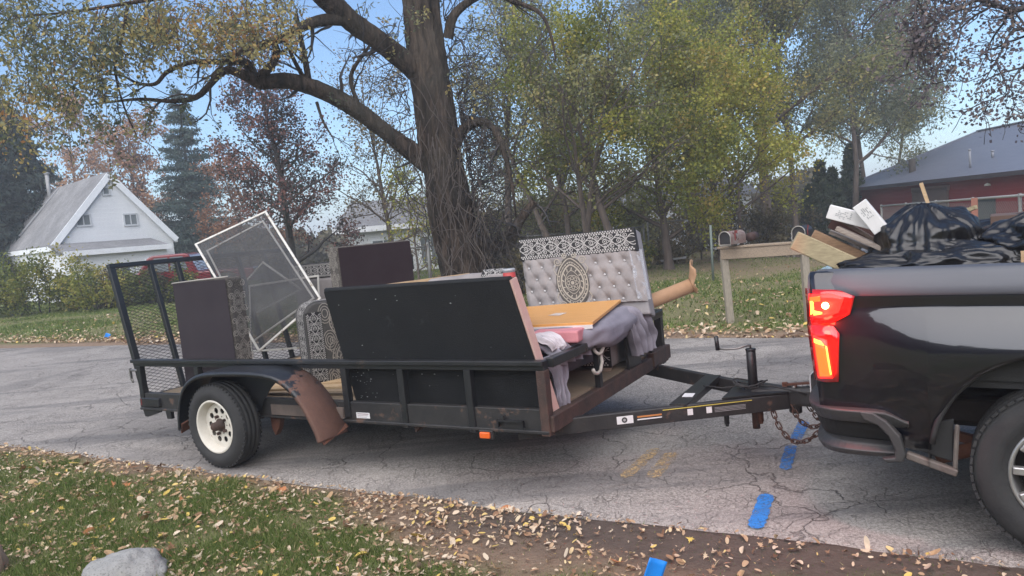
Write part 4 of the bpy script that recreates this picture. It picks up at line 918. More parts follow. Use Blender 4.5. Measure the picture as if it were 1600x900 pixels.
# near bed side: height profile (z, outward offset) changes along the length
def prof(x):
    fl = sstep(.32, .62, x)*(1-sstep(1.75, 2.0, x))     # flare over the wheel
    e = .95+.035*sstep(.0, .18, x)                         # side curves in towards the tail
    e0 = e
    return [(1.325, .885), (1.337, .92), (1.33, .94), (1.30, .955), (1.225, e0-.0), (1.195, e0+.002), (1.17, e0-.008), (1.15, e0-.008+.004*fl), (1.13-.01*fl, e0-.004+.02*fl),
            (1.04-.03*fl, e0+.004+.045*fl), (1.0-.03*fl, e0+.008+.052*fl), (.93, e0+.008+.053*fl), (.80, e0+.0+.045*fl), (.66, e0-.012+.03*fl), (.54, e0-.035+.01*fl), (.45, e0-.06)]
AX, AZ, AR_ = 1.11, .44, .505
def side(sg, nm):
    xs = sorted(set([.10, .13, .17, .22, .28, .34, .4, .47, .55]+[round(AX-AR_*math.cos(a), 4) for a in np.linspace(0, PI, 33)]+[1.7, 1.8, 1.9, 2.0]))
    mb = MB(); rows = 16; vs = []
    for x in xs:
        pr = prof(x); lo = .45 if x > .5 else .63-.25*sstep(.3, .5, x)*.7
        if abs(x-AX) < AR_: lo = max(lo, AZ+math.sqrt(max(0, AR_**2-(x-AX)**2))*1.03)
        for k_, (z, y) in enumerate(pr):
            zz = z
            if k_ > 9:      # lower rows are spread evenly between the shoulder and the lip
                zt = pr[9][0]; zz = zt+(max(lo, .45)-zt)*(k_-9)/(rows-1-9)
                for (za, ya), (zb, yb) in zip(pr[:-1], pr[1:]):
                    if za >= zz >= zb: y = ya+(yb-ya)*(za-zz)/(za-zb)
            xx = x+(1.3-zz)*.03*(1 if x < .2 else 0)
            vs.append((xx, -y*sg, zz))
    n = len(xs)
    mb.add(vs, [(i*rows+j, (i+1)*rows+j, (i+1)*rows+j+1, i*rows+j+1) if sg < 0 else (i*rows+j, i*rows+j+1, (i+1)*rows+j+1, (i+1)*rows+j) for i in range(n-1) for j in range(rows-1)])
    o = obj(nm, mb, PAINT, K, True); s_ = o.modifiers.new('s', 'SOLIDIFY'); s_.thickness = .012; s_.offset = -1
    return o
side(1, 'bed_side'); side(-1, 'bed_side')
for sg in (1, -1):
    mb = MB(); mb.tube([(AX+(AR_-.004)*math.cos(a), -sg*(.99), AZ+(AR_-.004)*1.03*math.sin(a)) for a in np.linspace(rad(8), rad(172), 30)], .014, 6)
    obj('wheel_arch_lip', mb, PLAST, K, True)
    mb = MB().grid(lambda u, v: Vector((AX+(AR_+.01)*math.cos(rad(-5+190*u)), -sg*(.55+.43*v), AZ+(AR_+.01)*1.03*math.sin(rad(-5+190*u)))), 24, 2); obj('wheel_well', mb, DARKUND, K, True)
    def capf(u, v, sg=sg):
        x = .085+1.93*u; q_ = [(1.30, .865), (1.338, .88), (1.344, .92), (1.333, .948), (1.29, .972), (1.225, .99), (1.212, .985)]; k = min(int(v*6), 5); f_ = v*6-k; z = q_[k][0]*(1-f_)+q_[k+1][0]*f_; y = q_[k][1]*(1-f_)+q_[k+1][1]*f_
        return Vector((x, -sg*(y-.035*(1-sstep(0, .2, x-.08))), z-.02*(1-sstep(0, .08, x-.08))))
    obj('bed_rail_cap', MB().grid(capf, 60, 12), mat('bed_rail_plastic', (.065, .07, .085), (.085, .09, .105), 4, .42, 0, 200, .1, (.4, 3, 3)), K, True)
    mb = MB(); mb.span(.12, 2.0, -sg*.87-.015, -sg*.87+.015, .8, 1.325); obj('bed_inner_wall', mb, PLAST, K)
    # tail light
    TLc_ = bpy.data.objects.new('tail_light', None); C.objects.link(TLc_); TLc_.parent = K
    def lp(x, z, o_=0):   # surface point on the side, wrapping round the tail corner
        pr = prof(max(x, .1)); y = .955
        for (za, ya), (zb, yb) in zip(pr[:-1], pr[1:]):
            if za >= z >= zb: y = ya+(yb-ya)*(za-z)/(za-zb)
        if x < .16: q2 = (.16-x); y -= .9*q2*q2/.06*.6
        return Vector((x, -sg*(y+.004+o_), z))
    def patch(out, o_, m_, nm, th=.02, cols=8):
        mb = MB(); xs_ = np.linspace(0, 1, cols)
        top, bot = out; P_ = []
        for u in xs_:
            a = Vector(top[0]).lerp(Vector(top[1]), u) if len(top) == 2 else Vector(top[min(int(u*(len(top)-1)), len(top)-2)]).lerp(Vector(top[min(int(u*(len(top)-1)), len(top)-2)+1]), (u*(len(top)-1)) % 1 if u < 1 else 1)
            c_ = Vector(bot[0]).lerp(Vector(bot[1]), u) if len(bot) == 2 else Vector(bot[min(int(u*(len(bot)-1)), len(bot)-2)]).lerp(Vector(bot[min(int(u*(len(bot)-1)), len(bot)-2)+1]), (u*(len(bot)-1)) % 1 if u < 1 else 1)
            P_.append((a, c_))
        R_ = 5; vs = []
        for a, c_ in P_:
            for k in range(R_+1): p = a.lerp(c_, k/R_); vs.append(lp(p.x, p.y, o_))
        mb.add(vs, [(i*(R_+1)+j, i*(R_+1)+j+1, (i+1)*(R_+1)+j+1, (i+1)*(R_+1)+j) for i in range(cols-1) for j in range(R_)])
        o = obj(nm, mb, m_, TLc_, True); s_ = o.modifiers.new('s', 'SOLIDIFY'); s_.thickness = th; s_.offset = 0; return o
    patch(([(.075, 1.245), (.31, 1.225)], [(.085, .79), (.215, .79)]) if False else ([(.075, 1.25), (.24, 1.245), (.31, 1.215)], [(.08, 1.06), (.2, 1.08), (.285, 1.125)]), .004, REDL := MC.get('red') or MC.setdefault('red', mat('red_tail_lens', (.5, .012, .01), (.42, .01, .01), 30, .12, coat=1)), 'lens')
    patch(([(.08, 1.06), (.2, 1.08), (.235, 1.03)], [(.11, .79), (.16, .785), (.22, .79)]), .004, REDL, 'lens')
    if sg > 0:
        HOT = MC.setdefault('hot', emis('lit_red_lamp', (1, .035, .006), 4)); HOT2 = MC.setdefault('hot2', emis('lit_orange_lamp', (1, .14, .02), 6)); HOT3 = MC.setdefault('hot3', emis('lit_bulb', (1, .55, .2), 12)); GLOW = MC.setdefault('glow', emis('lit_red_housing', (1, .012, .008), 3.0))
    else: HOT = HOT2 = HOT3 = GLOW = REDL
    patch(([(.098, 1.225), (.2, 1.232), (.265, 1.21)], [(.098, 1.11), (.17, 1.11), (.235, 1.135)]), .016, GLOW, 'lit_housing', .012)
    patch(([(.1, 1.21), (.155, 1.222)], [(.1, 1.185), (.155, 1.195)]), .026, HOT, 'lit_strip', .006, 5)
    patch(([(.1, 1.19), (.118, 1.195)], [(.1, 1.12), (.118, 1.135)]), .026, HOT2, 'lit_strip', .006, 4)
    patch(([(.118, 1.145), (.16, 1.14)], [(.118, 1.12), (.16, 1.13)]), .026, HOT2, 'lit_strip', .006, 4)
    obj('lit_bulb', MB().lathe([(0, -sg*.012), (.013, -sg*.008), (.017, 0), (.0, .0)], 14, lp(.178, 1.172, .03)), HOT3, TLc_, True)
    patch(([(.11, 1.02), (.178, 1.0)], [(.13, .805), (.196, .81)]), .016, GLOW, 'lit_housing', .012)
    patch(([(.118, 1.0), (.165, .985)], [(.137, .985-.17), (.19, .82)]), .024, HOT, 'lit_strip', .006, 6)
    patch(([(.116, 1.005), (.15, .998)], [(.116, .985), (.168, .975)]), .03, HOT2, 'lit_strip', .005, 5)
    patch(([(.172, .975), (.18, .97)], [(.187, .83), (.194, .83)]), .03, HOT2, 'lit_strip', .005, 3)
ll = bpy.data.lights.new('tail_light_glow', 'POINT'); ll.energy = 5; ll.color = (1, .03, .015); ll.shadow_soft_size = .05
lo_ = bpy.data.objects.new('tail_light_glow', ll); C.objects.link(lo_); lo_.parent = K; lo_.location = (.14, -1.12, 1.1)
# tailgate, bed floor, front wall, cab beyond the frame
obj('tailgate', MB().span(.075, .135, -.80, .80, .70, 1.285).span(.06, .15, -.80, .80, 1.26, 1.312), PAINT, K, bevel=.015, seg=3)
obj('bed_floor', MB().span(.12, 2.0, -.86, .86, .76, .8), PLAST, K)
obj('bed_front_wall', MB().span(1.98, 2.04, -.88, .88, .78, 1.34), PAINT, K, bevel=.01)
cabp = [(2.06, .5), (2.06, 1.34), (2.16, 1.80), (2.35, 1.87), (3.3, 1.9), (3.7, 1.84), (4.35, 1.36), (5.5, 1.22), (5.62, 1.0), (5.62, .45), (5.05, .45), (4.9, .85), (4.5, .9), (4.2, .8), (4.12, .45)]
obj('cab_body', MB().prism(cabp, 1.9, lambda x, z, d: Vector((x, -.95+d, z))), PAINT, K, bevel=.06, seg=3)
gl = mat('dark_cab_glass', (.01, .012, .014), None, 5, .05, coat=1)
for sg in (1, -1): obj('side_window', MB().prism([(2.3, 1.38), (2.36, 1.76), (3.6, 1.76), (4.05, 1.38)], .01, lambda x, z, d, sg=sg: Vector((x, sg*(.955)+d*sg, z))), gl, K)
obj('rear_window', MB().box((2.10, 0, 1.6), (.02, 1.3, .32), Matrix.Rotation(.2, 3, 'Y')), gl, K)
# underbody
obj('chassis_rail', MB().span(.2, 5.3, -.55, -.45, .5, .62).span(.2, 5.3, .45, .55, .5, .62).span(.25, .35, -.55, .55, .48, .6), DARKUND, K, bevel=.01)
obj('rear_axle', MB().cyl((AX, -.8, .4), (AX, .8, .4), .045, 12).lathe([(0, -.17), (.12, -.1), (.16, 0), (.12, .1), (0, .17)], 16, (AX, .1, .4), 'X'), DARKUND, K, True)
obj('leaf_spring', MB().tube([(x, -.62, .40+.10*((x-AX)/.6)**2) for x in np.linspace(AX-.65, AX+.65, 9)], .03, 4), RUST, K)
obj('spare_wheel', MB().lathe([(.17, -.1), (.36, -.1), (.38, 0), (.36, .1), (.17, .1)], 32, (.75, .1, .50), 'Z'), RUB, K, True)
obj('exhaust_pipe', MB().tube([(2.2, -.45, .5), (1.7, -.6, .52), (.9, -.63, .44), (.62, -.78, .38)], .035, 12), RUST, K, True)
# bumper with corner step: plan outline wraps the corner
BMP = mat('worn_bumper_plastic', (.03, .03, .032), (.055, .053, .052), 6, .5, 0, 120, .15, wear=(.13, .12, .11), wscale=8, wamt=.64)
def bsec(x, y, z0, z1): return x, y, z0, z1
path = [(-.08, -.0), (-.09, -.45), (-.075, -.75), (-.03, -.92), (.06, -1.0), (.2, -1.02), (.34, -1.01), (.42, -.99)]
def bumper(nm, path, zf, m_, th=.05, sg=1, ins=(.03, .012, 0)):
    mb = MB(); vs = []; n = len(path)
    P_ = [Vector(p) for p in path]
    for i, p in enumerate(P_):
        d = (P_[min(i+1, n-1)]-P_[max(i-1, 0)]).normalized(); q2 = Vector((-d.y, d.x)); 
        if q2.x > 0 and q2.y == 0: q2 = -q2
        if q2.dot(Vector((.3, 0))-p) < 0: q2 = -q2
        z0, z1 = zf(i/(n-1))
        for (o_, z) in ((ins[0], z0+.006), (ins[1], (z0+z1)/2), (ins[2], z1-.008), (ins[2]+.006, z1), (.12, z1+.006), (.12, z0), (ins[0]+.006, z0)):
            vs.append((p.x+q2.x*o_, (p.y+q2.y*o_)*sg, z))
    R_ = 7; mb.add(vs, [(i*R_+j, (i+1)*R_+j, (i+1)*R_+(j+1) % R_, i*R_+(j+1) % R_) for i in range(n-1) for j in range(R_)]+[tuple(range(R_))[::-1], tuple((n-1)*R_+k for k in range(R_))])
    mb.v = [p+Vector((.10, 0, 0)) for p in mb.v]
    return obj(nm, mb, m_, K, False, bevel=.008, seg=2)
for sg in (1, -1):
    P_ = [tuple(p) for p in smooth_path(path, 24)]
    bumper('bumper_top', P_, lambda f: (.585-.02*sstep(.7, 1, f), .655-.05*sstep(.8, 1, f)), BMP, sg=sg)
    P2_ = [tuple(p) for p in smooth_path([(-.06, 0), (-.07, -.45), (-.055, -.7), (-.01, -.86), (.08, -.93), (.25, -.95), (.40, -.94)], 24)]
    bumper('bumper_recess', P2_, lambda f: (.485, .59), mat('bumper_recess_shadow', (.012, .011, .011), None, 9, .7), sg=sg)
    P3_ = [tuple(p) for p in smooth_path([(-.05, 0), (-.06, -.45), (-.045, -.72), (.0, -.90), (.1, -.985), (.25, -1.0), (.38, -.985)], 24)]
    bumper('bumper_step', P3_, lambda f: (.40+.02*f, .495-.02*f), BMP, sg=sg, ins=(.02, 0, .03))
    # curved end strut and lower sill bracket
    obj('bumper_end', MB().prism([(.30, .655), (.37, .65), (.43, .61), (.485, .54), (.505, .45), (.49, .415), (.42, .405), (.40, .425), (.455, .435), (.46, .47), (.435, .535), (.39, .585), (.33, .61)], .05, lambda x, z, d, sg=sg: Vector((x, -sg*(.97+d), z))), BMP, K, bevel=.008, seg=2)
    obj('lower_valance', MB().prism([(.40, .62), (.50, .56), (.70, .62), (.695, .41), (.62, .43), (.53, .46), (.47, .50)], .02, lambda x, z, d, sg=sg: Vector((x, -sg*(.93-d), z))), PLAST, K, bevel=.006)
    obj('sill_bracket', MB().beam((.5, -sg*.95, .435), (.71, -sg*.95, .368), .04, .035, up=(0, 0, 1)).beam((.70, -sg*.95, .385), (.715, -sg*.95, .60), .018, .02, up=(1, 0, 0)), mat('dusty_bracket', (.16, .135, .12), (.09, .07, .06), 10, .7), K, bevel=.006)
obj('licence_plate', MB().span(-.095, -.088, -.15, .15, .5, .62), mat('plate_white', (.6, .6, .6)), K)
obj('hitch_receiver', MB().span(-.1, .25, -.045, .045, .37, .46), BLKW, K, bevel=.006)
bm2 = obj('ball_mount', MB().span(-.25, -.08, -.03, .03, .385, .43).cyl((-.22, 0, .41), (-.22, 0, .335), .04, 12), BLKW, K, bevel=.004)
obj('hitch_ball', MB().lathe([(0, .045), (.018, .04), (.026, .02), (.026, .0), (.015, -.02), (.015, -.05)], 16, (-.22, 0, .47), 'Z'), STEEL, bm2, True)
# rear wheels
def truck_wheel(x, y, sg):
    w_ = bpy.data.objects.new('wheel', None); C.objects.link(w_); w_.parent = K; w_.location = (x, y, .405); w_.rotation_euler = (0, .3, 0 if sg > 0 else PI)
    R, r, h_ = .400, .25, .13
    prof_ = [(r, -.11), (r+.012, -.125), (r+.03, -h_), (r+.032, -h_-.003), (r+.07, -h_-.006), (R-.05, -h_+.002), (R-.02, -.11), (R-.008, -.095), (R, -.085), (R, .085), (R-.02, .11), (r+.05, h_), (r, .11)]
    ty = obj('tyre', MB().lathe(prof_, 64), RUB, w_, True)
    mb = MB()
    for k in range(60):
        a = 2*PI*k/60
        for yy, off, wd in ((-.1, 0, .035), (-.045, .5, .04), (.01, 0, .04), (.06, .5, .04)):
            aa = a+off*2*PI/60; mb.box((math.cos(aa)*(R-.005), yy, math.sin(aa)*(R-.005)), (.012, wd, .03), Matrix.Rotation(-aa, 3, 'Y'))
    obj('tread_block', mb, RUB, ty)['kind'] = 'stuff'
    rim = obj('rim', MB().lathe([(.256, -.118), (.25, -.128), (.24, -.122), (.233, -.09), (.228, -.02), (.225, .1)], 56), mat('alloy_silver', (.5, .49, .48), (.4, .39, .38), 20, .35, .7), w_, True)
    obj('brake_disc', MB().cyl((0, -.0, 0), (0, .02, 0), .17, 32).cyl((0, -.03, 0), (0, .05, 0), .22, 32) if False else MB().cyl((0, .0, 0), (0, .02, 0), .17, 32), DARKUND, rim, True)
    obj('inner_barrel', MB().cyl((0, .06, 0), (0, .07, 0), .236, 32), mat('dark_inner_wheel', (.02, .016, .014), None, 20, .9), rim)
    AL = mat('alloy_silver', (.5, .49, .48))
    for k in range(6):
        a = 2*PI*k/6
        for da, wd in ((-.13, .026), (.13, .026)):
            mb = MB(); c0, c1 = a+da*1.2, a+da*.95
            p0 = Vector((math.cos(c0)*.06, -.095, math.sin(c0)*.06)); p1 = Vector((math.cos(a+da*1.9)*.15, -.105, math.sin(a+da*1.9)*.15)); p2 = Vector((math.cos(c1+da)*.238, -.112, math.sin(c1+da)*.238))
            mb.beam(p0, p1, .03, .05, up=(0, 1, 0)).beam(p1, p2, .036, .035, up=(0, 1, 0)); obj('spoke', mb, AL, w_, bevel=.006, seg=2)
    obj('hub_cap', MB().lathe([(0, -.125), (.035, -.123), (.045, -.11), (.07, -.105), (.075, -.08), (.0, -.07)], 24), AL, w_, True)
for (x, y, sg) in ((AX+.05, -.86, 1), (AX+.05, .86, -1), (4.7, -.86, 1), (4.7, .86, -1)): truck_wheel(x, y, sg)
for o in (1,): pass

# ------------------------------------------------------------------ rubbish in the truck bed (things of their own)
def kthing(name, mb, m_, label, cat, group=None, smooth=False, bevel=0, seg=1):
    o = obj(name, mb, m_, smooth=smooth, bevel=bevel, seg=seg); o.matrix_world = KM; return tag(o, label, cat, group)
TREATED = mat('weathered_treated_lumber', (.40, .33, .2), (.27, .22, .13), 7, .8, 0, 40, .3, (2, 14, 14), wear=(.16, .1, .07), wscale=4, wamt=.66)
GREYPL = mat('pale_grey_board', (.36, .3, .25), (.25, .2, .17), 8, .8, 0, 40, .4, (2, 14, 14))
kthing('lumber_post', MB().beam((-.04, -.62, 1.485), (.75, -.42, 1.02), .10, .10), TREATED, 'pale weathered lumber post sticking out lowest over the tailgate', 'lumber', 'lumber sticking out of the truck bed', bevel=.004)
kthing('lumber_post', MB().beam((.02, -.44, 1.50), (.8, -.3, 1.04), .09, .06), mat('brown_lumber', (.3, .19, .11), (.2, .12, .07), 8, .8, 0, 40, .3, (2, 14, 14)), 'browner lumber post lying just above the pale one in the truck bed', 'lumber', 'lumber sticking out of the truck bed', bevel=.004)
kthing('plank', MB().beam((.07, -.2, 1.50), (.8, -.1, 1.1), .15, .02), GREYPL, 'pale grey board lying behind the lumber posts in the truck bed', 'plank', None, bevel=.003)
kthing('plank', MB().beam((.16, -.5, 1.53), (.7, -.5, 1.22), .07, .025), GREYPL, 'narrow pale board lying on the brown lumber post', 'plank', None, bevel=.003)
kthing('plank', MB().beam((.12, -.38, 1.60), (.62, -.30, 1.22), .14, .02), mat('grey_brown_plank', (.2, .15, .12), (.12, .09, .075), 8, .8, 0, 40, .4, (2, 14, 14), wear=(.35, .26, .2), wscale=5, wamt=.62), 'splintered grey-brown plank below the white boxes', 'plank', None, bevel=.003)
kthing('plank', MB().beam((.10, -.28, 1.575), (.6, -.2, 1.3), .02, .11), mat('dark_red_board', (.07, .03, .025)), 'dark narrow plank directly beneath the left white box', 'plank', None)
WB = mat('white_carton', (.72, .7, .68), (.62, .6, .58), 12, .6); PRN = mat('print_grey', (.35, .35, .35))
def carton(a, b_, up, lb):
    s_ = load('long_carton', lb, 'box', 'white boxes on the truck load'); s_.matrix_world = KM
    a, b_ = Vector(a), Vector(b_); d = (b_-a).normalized(); u_ = Vector(up).normalized(); sd_ = d.cross(u_).normalized(); u_ = sd_.cross(d)
    bd = obj('carton_body', MB().beam(a, b_, .05, .075, up=u_), WB, s_, bevel=.003)
    nrm_ = sd_ if sd_.y < 0 else -sd_
    ln_ = (b_-a).length; mb = MB(); rr = random.Random(5)
    for k in range(9):
        f = .15+.045*k
        for r_ in range(5):
            if rr.random() < .6: c_ = a+d*ln_*f+u_*(-.018+.009*r_)+nrm_*.0262; mb.box(c_, (.0, .0, .0)); mb.v = mb.v[:-8]; mb.f = mb.f[:-6]; mb.add([c_-d*.004-u_*.002, c_+d*.004-u_*.002, c_+d*.004+u_*.002, c_-d*.004+u_*.002], [(0, 1, 2, 3)])
    obj('printed_text', mb, PRN, s_)['kind'] = 'stuff'
carton((.12, -.50, 1.625), (.335, -.47, 1.545), (.3, 0, 1), 'white printed box end lying flatter on the truck load')
carton((.285, -.56, 1.655), (.385, -.55, 1.505), (1, 0, .5), 'white printed box end tilted steeply beside the first')
# black rubbish bags: crumpled film with folds running to a knot
m, t, b = NT('black_bag_film'); v = coords(t); b.inputs['Base Color'].default_value = (.008, .008, .009, 1); b.inputs['Roughness'].default_value = .3; b.inputs['Specular IOR Level'].default_value = .6
rg = nd(t, 'ShaderNodeTexNoise', Scale=6.0, Detail=2.0, Roughness=.45, Distortion=.8); t.links.new(v, rg.inputs['Vector']); rgf = math_(t, 'ABSOLUTE', math_(t, 'SUBTRACT', rg.outputs['Fac'], .5))
bump(t, b, rgf, .12, .01); BAGM = m
def bag(c, d, knot, label, seed):
    def f(u, v):
        a = 2*PI*u; e = (v-.5)*PI; n_ = Vector((math.cos(e)*math.cos(a), math.cos(e)*math.sin(a), math.sin(e))); k_ = Vector(knot).normalized()
        dk = n_.dot(k_); r_ = 1+1.9*max(0, dk-.76)
        q2 = n_-k_*dk; ang = math.atan2(q2.dot(k_.orthogonal().normalized().cross(k_)), q2.dot(k_.orthogonal().normalized()))
        near = sstep(-.2, .95, dk)
        ca_, sa_ = math.cos(ang), math.sin(ang); wv = .35*n3(n_.x*2+seed, n_.y*2, n_.z*2)
        f1 = 1-2*abs(n3(ca_*2.6+seed+wv, sa_*2.6+wv, dk*.7)); f2 = 1-2*abs(n3(ca_*6+seed, sa_*6+wv*2, dk*1.1+4))
        w1 = n3(n_.x*1.8+seed, n_.y*1.8, n_.z*1.8); w2 = 1-2*abs(n3(n_.x*2.6+seed, n_.y*2.6, n_.z*2.6+3))
        r_ += .14*w1+.13*w2+(.035+.03*near)*f1+(.02+.02*near)*f2+.045*(1-2*abs(n3(n_.x*4.4+wv+seed, n_.y*4.4+wv, n_.z*5)))+.02*(1-2*abs(n3(n_.x*9+seed, n_.y*9+wv, n_.z*10)))
        return Vector(c)+Vector((n_.x*d[0]/2, n_.y*d[1]/2, n_.z*d[2]/2*(1 if n_.z > 0 else .9)))*r_
    return kthing('rubbish_bag', MB().grid(f, 220, 110), BAGM, label, 'rubbish bag', 'black rubbish bags in the truck bed', True)
bag((.62, -.42, 1.25), (.66, .62, .45), (-.1, -.1, 1), 'black rubbish bag whose peak stands tallest, behind the bed rail', 1)
bag((.72, -.66, 1.29), (.66, .36, .24), (-1, -.2, .1), 'flatter shiny black bag spread along the near bed rail', 7)
bag((1.12, -.45, 1.34), (.62, .7, .34), (.2, 0, 1), 'black bag at the right edge of the photo on the truck', 14)
bag((.95, .2, 1.22), (.8, .7, .36), (.2, 0, 1), 'low black bag filling the gap behind the other bags', 21)
kthing('wood_strip', MB().beam((.62, -.2, 1.515), (.80, -.28, 1.585), .03, .02), TREATED, 'pale wooden strip poking out between the black bags', 'wood strip')
kthing('wood_block', MB().beam((.79, -.1, 1.5), (.79, -.1, 1.63), .03, .03, up=(1, 0, 0)), mat('reddish_block', (.3, .13, .09)), 'short reddish upright block between the black bags', 'wood block')
kthing('wood_strip', MB().beam((.56, .3, 1.55), (.51, .3, 1.74), .02, .02, up=(1, 0, 0)), NEWWOOD, 'thin stick rising behind the tallest bag', 'stick')
kthing('cardboard_box', MB().span(.86, 1.2, .0, .4, 1.35, 1.52), mat('dark_brown_carton', (.12, .07, .05), (.08, .05, .035)), 'dark brown box half hidden between the black bags', 'box')
kthing('board_end', MB().span(.975, 1.1, -.82, -.79, 1.30, 1.385), SHEETPLY, 'tan board end at the right edge above the bed rail', 'board')

# ------------------------------------------------------------------ white gabled house
SID, tt_, bb_ = NT('white_siding'); v = coords(tt_); sx = nd(tt_, 'ShaderNodeSeparateXYZ'); tt_.links.new(v, sx.inputs[0])
saw = math_(tt_, 'FRACT', math_(tt_, 'MULTIPLY', sx.outputs[2], 5.5)); sh = ramp(tt_, saw, [(0, 0), (.08, 1)])
tt_.links.new(mix(tt_, noi(tt_, v, 1.5, 4), (.62, .64, .66), (.74, .75, .76)), bb_.inputs['Base Color']); bb_.inputs['Roughness'].default_value = .7; bump(tt_, bb_, saw, .6, .03)
SHI, tt_, bb_ = NT('grey_shingles'); v = coords(tt_); mp = nd(tt_, 'ShaderNodeTexBrick', Scale=3.0); tt_.links.new(v, mp.inputs['Vector'])
n1 = noi(tt_, coords(tt_, 'Object', (1, 1, 1)), .9, 5, .65); n2_ = noi(tt_, v, 9, 4)
c_ = mix(tt_, ramp(tt_, n1, [(.35, 0), (.65, 1)]), (.155, .155, .16), (.24, .24, .245)); tt_.links.new(mix(tt_, ramp(tt_, n2_, [(.45, 0), (.6, .5)]), c_, (.11, .11, .115)), bb_.inputs['Base Color']); bb_.inputs['Roughness'].default_value = .9; bump(tt_, bb_, n2_, .4, .03)
TRIM = mat('white_trim', (.75, .77, .79), (.66, .68, .7), 3, .6); WGL = mat('dark_window_glass', (.13, .15, .16), (.17, .19, .2), 4, .12); FR = mat('grey_window_frame', (.35, .36, .38))
hA = Vector((at(83, 384, 30).x, 30, 0)); A3 = at(83, 384, 30); 
# gable frame: eave left corner A, eave right corner B; ridge above the middle, house runs back along n
A3 = at(80, 383, 29); B3 = at(276, 374, 32.6); eave = (A3.z+B3.z)/2; gx = Vector((B3.x-A3.x, B3.y-A3.y, 0)); GWd = gx.length; gx.normalize(); gn = Vector((-gx.y, gx.x, 0))
apex = at(166, 272, 30.6); rise = apex.z-eave
Hh = empty('white_house', 'small white gabled house with grey shingle roof behind the bushes', 'house', (A3.x, A3.y, 0), (0, 0, math.atan2(gx.y, gx.x)))
DEP = 13.5
def wbox(nm, x0, x1, y0, y1, z0, z1, m_, par=Hh, bevel=0): return obj(nm, MB().span(x0, x1, y0, y1, z0, z1), m_, par, bevel=bevel)
o_ = .12
obj('wall', MB().prism([(o_, -.3), (GWd-o_, -.3), (GWd-o_, eave+.02), (GWd/2, eave+rise-.08), (o_, eave+.02)], DEP-.3, lambda x, z, d: Vector((x, .1+d, z))), SID, Hh)
rf = None
for sg in (0, 1):
    P0 = Vector((0 if sg == 0 else GWd, 0, eave-.05)); P1 = Vector((GWd/2, 0, eave+rise))
    mb = MB(); t_ = Vector((0, 0, .12)); y1 = Vector((0, DEP, 0)); mb.add([P0, P1, P1+y1, P0+y1, P0+t_, P1+t_, P1+y1+t_, P0+y1+t_], [(3, 2, 1, 0), (4, 5, 6, 7), (0, 1, 5, 4), (1, 2, 6, 5), (2, 3, 7, 6), (3, 0, 4, 7)]); rf = obj('roof', mb, SHI, Hh)
    mb = MB(); mb.beam(P0+Vector((0, -.03, -.03)), P1+Vector((0, -.03, -.03)), .06, .24); obj('rake_trim', mb, TRIM, Hh)
    mb = MB(); mb.beam(P0+Vector((0, -.03, -.03)), P0+y1+Vector((0, .03, -.03)), .06, .2); obj('eave_trim', mb, TRIM, Hh)
obj('roof_seam', MB().beam(Vector((GWd*.10, 6.4, eave+rise*.22+.11)), Vector((GWd*.49, 6.4, eave+rise+.1)), .14, .05), mat('pale_roof_strip', (.33, .33, .34)), rf)
pp = at(95, 283, 33.5); lc = Hh.matrix_basis.inverted() @ pp
obj('flue_pipe', MB().cyl((GWd*.44, 7.2, eave+rise-.6), (GWd*.44, 7.2, eave+rise+.8), .09, 12).cyl((GWd*.44, 7.2, eave+rise+.8), (GWd*.44, 7.2, eave+rise+.87), .13, 12), mat('dull_flue', (.35, .35, .35), None, 9, .6), Hh, True)
def window(par, x0, x1, z0, z1, y, nm='window', glass=WGL, mull=True, frm=None):
    w_ = obj(nm, MB().span(x0-.06, x1+.06, y-.04, y+.02, z1, z1+.06).span(x0-.06, x1+.06, y-.06, y+.02, z0-.07, z0).span(x0-.06, x0, y-.04, y+.02, z0, z1).span(x1, x1+.06, y-.04, y+.02, z0, z1), frm or TRIM, par)
    obj('pane', MB().span(x0, x1, y-.01, y+.01, z0, z1), glass, w_)
    if mull: obj('glazing_bar', MB().span((x0+x1)/2-.02, (x0+x1)/2+.02, y-.03, y-.012, z0, z1), frm or TRIM, w_)
    return w_
m_in = (KM.inverted() if False else Matrix.Translation((A3.x, A3.y, 0)) @ Matrix.Rotation(math.atan2(gx.y, gx.x), 4, 'Z')).inverted()
def HL(px, py):
    o = m_in @ Vector((0, 0, CAMH)); d = (m_in @ at(px, py, 5))-o; return o+d*((.1-o.y)/d.y)
for a, b__ in (((119, 337), (141, 351)), ((194, 336), (214, 350)), ((161, 294), (170, 303))):
    p, q2 = HL(*a), HL(*b__); window(Hh, p.x, q2.x, min(p.z, q2.z)+.0, max(p.z, q2.z), .1, mull=(b__[0]-a[0] > 12), frm=mat('pale_window_frame', (.5, .52, .54)))
# porch with low shingled roof across the gable
P0 = HL(83, 388); 
mb = MB(); yz0, yz1 = eave-.02, eave-.38
mb.add([(-.1, .08, yz0), (GWd*.78, .08, yz0), (GWd*.78, -1.9, yz1), (-.1, -1.9, yz1), (-.1, .08, yz0+.1), (GWd*.78, .08, yz0+.1), (GWd*.78, -1.9, yz1+.1), (-.1, -1.9, yz1+.1)], [(0, 1, 2, 3), (7, 6, 5, 4), (0, 4, 5, 1), (1, 5, 6, 2), (2, 6, 7, 3), (3, 7, 4, 0)])
obj('porch_roof', mb, SHI, Hh); wbox('porch_fascia', -.14, GWd*.78+.04, -1.96, -1.9, yz1-.08, yz1+.12, TRIM)
wbox('porch_wall', .1, GWd*.76, -1.7, .08, -.3, yz1, SID); window(Hh, 1.4, 2.2, .3, 1.3, -1.72)
window(Hh, 2.9, 3.6, -.2, 1.55, -1.72, 'door', mat('pale_blue_door', (.3, .36, .4)), False)

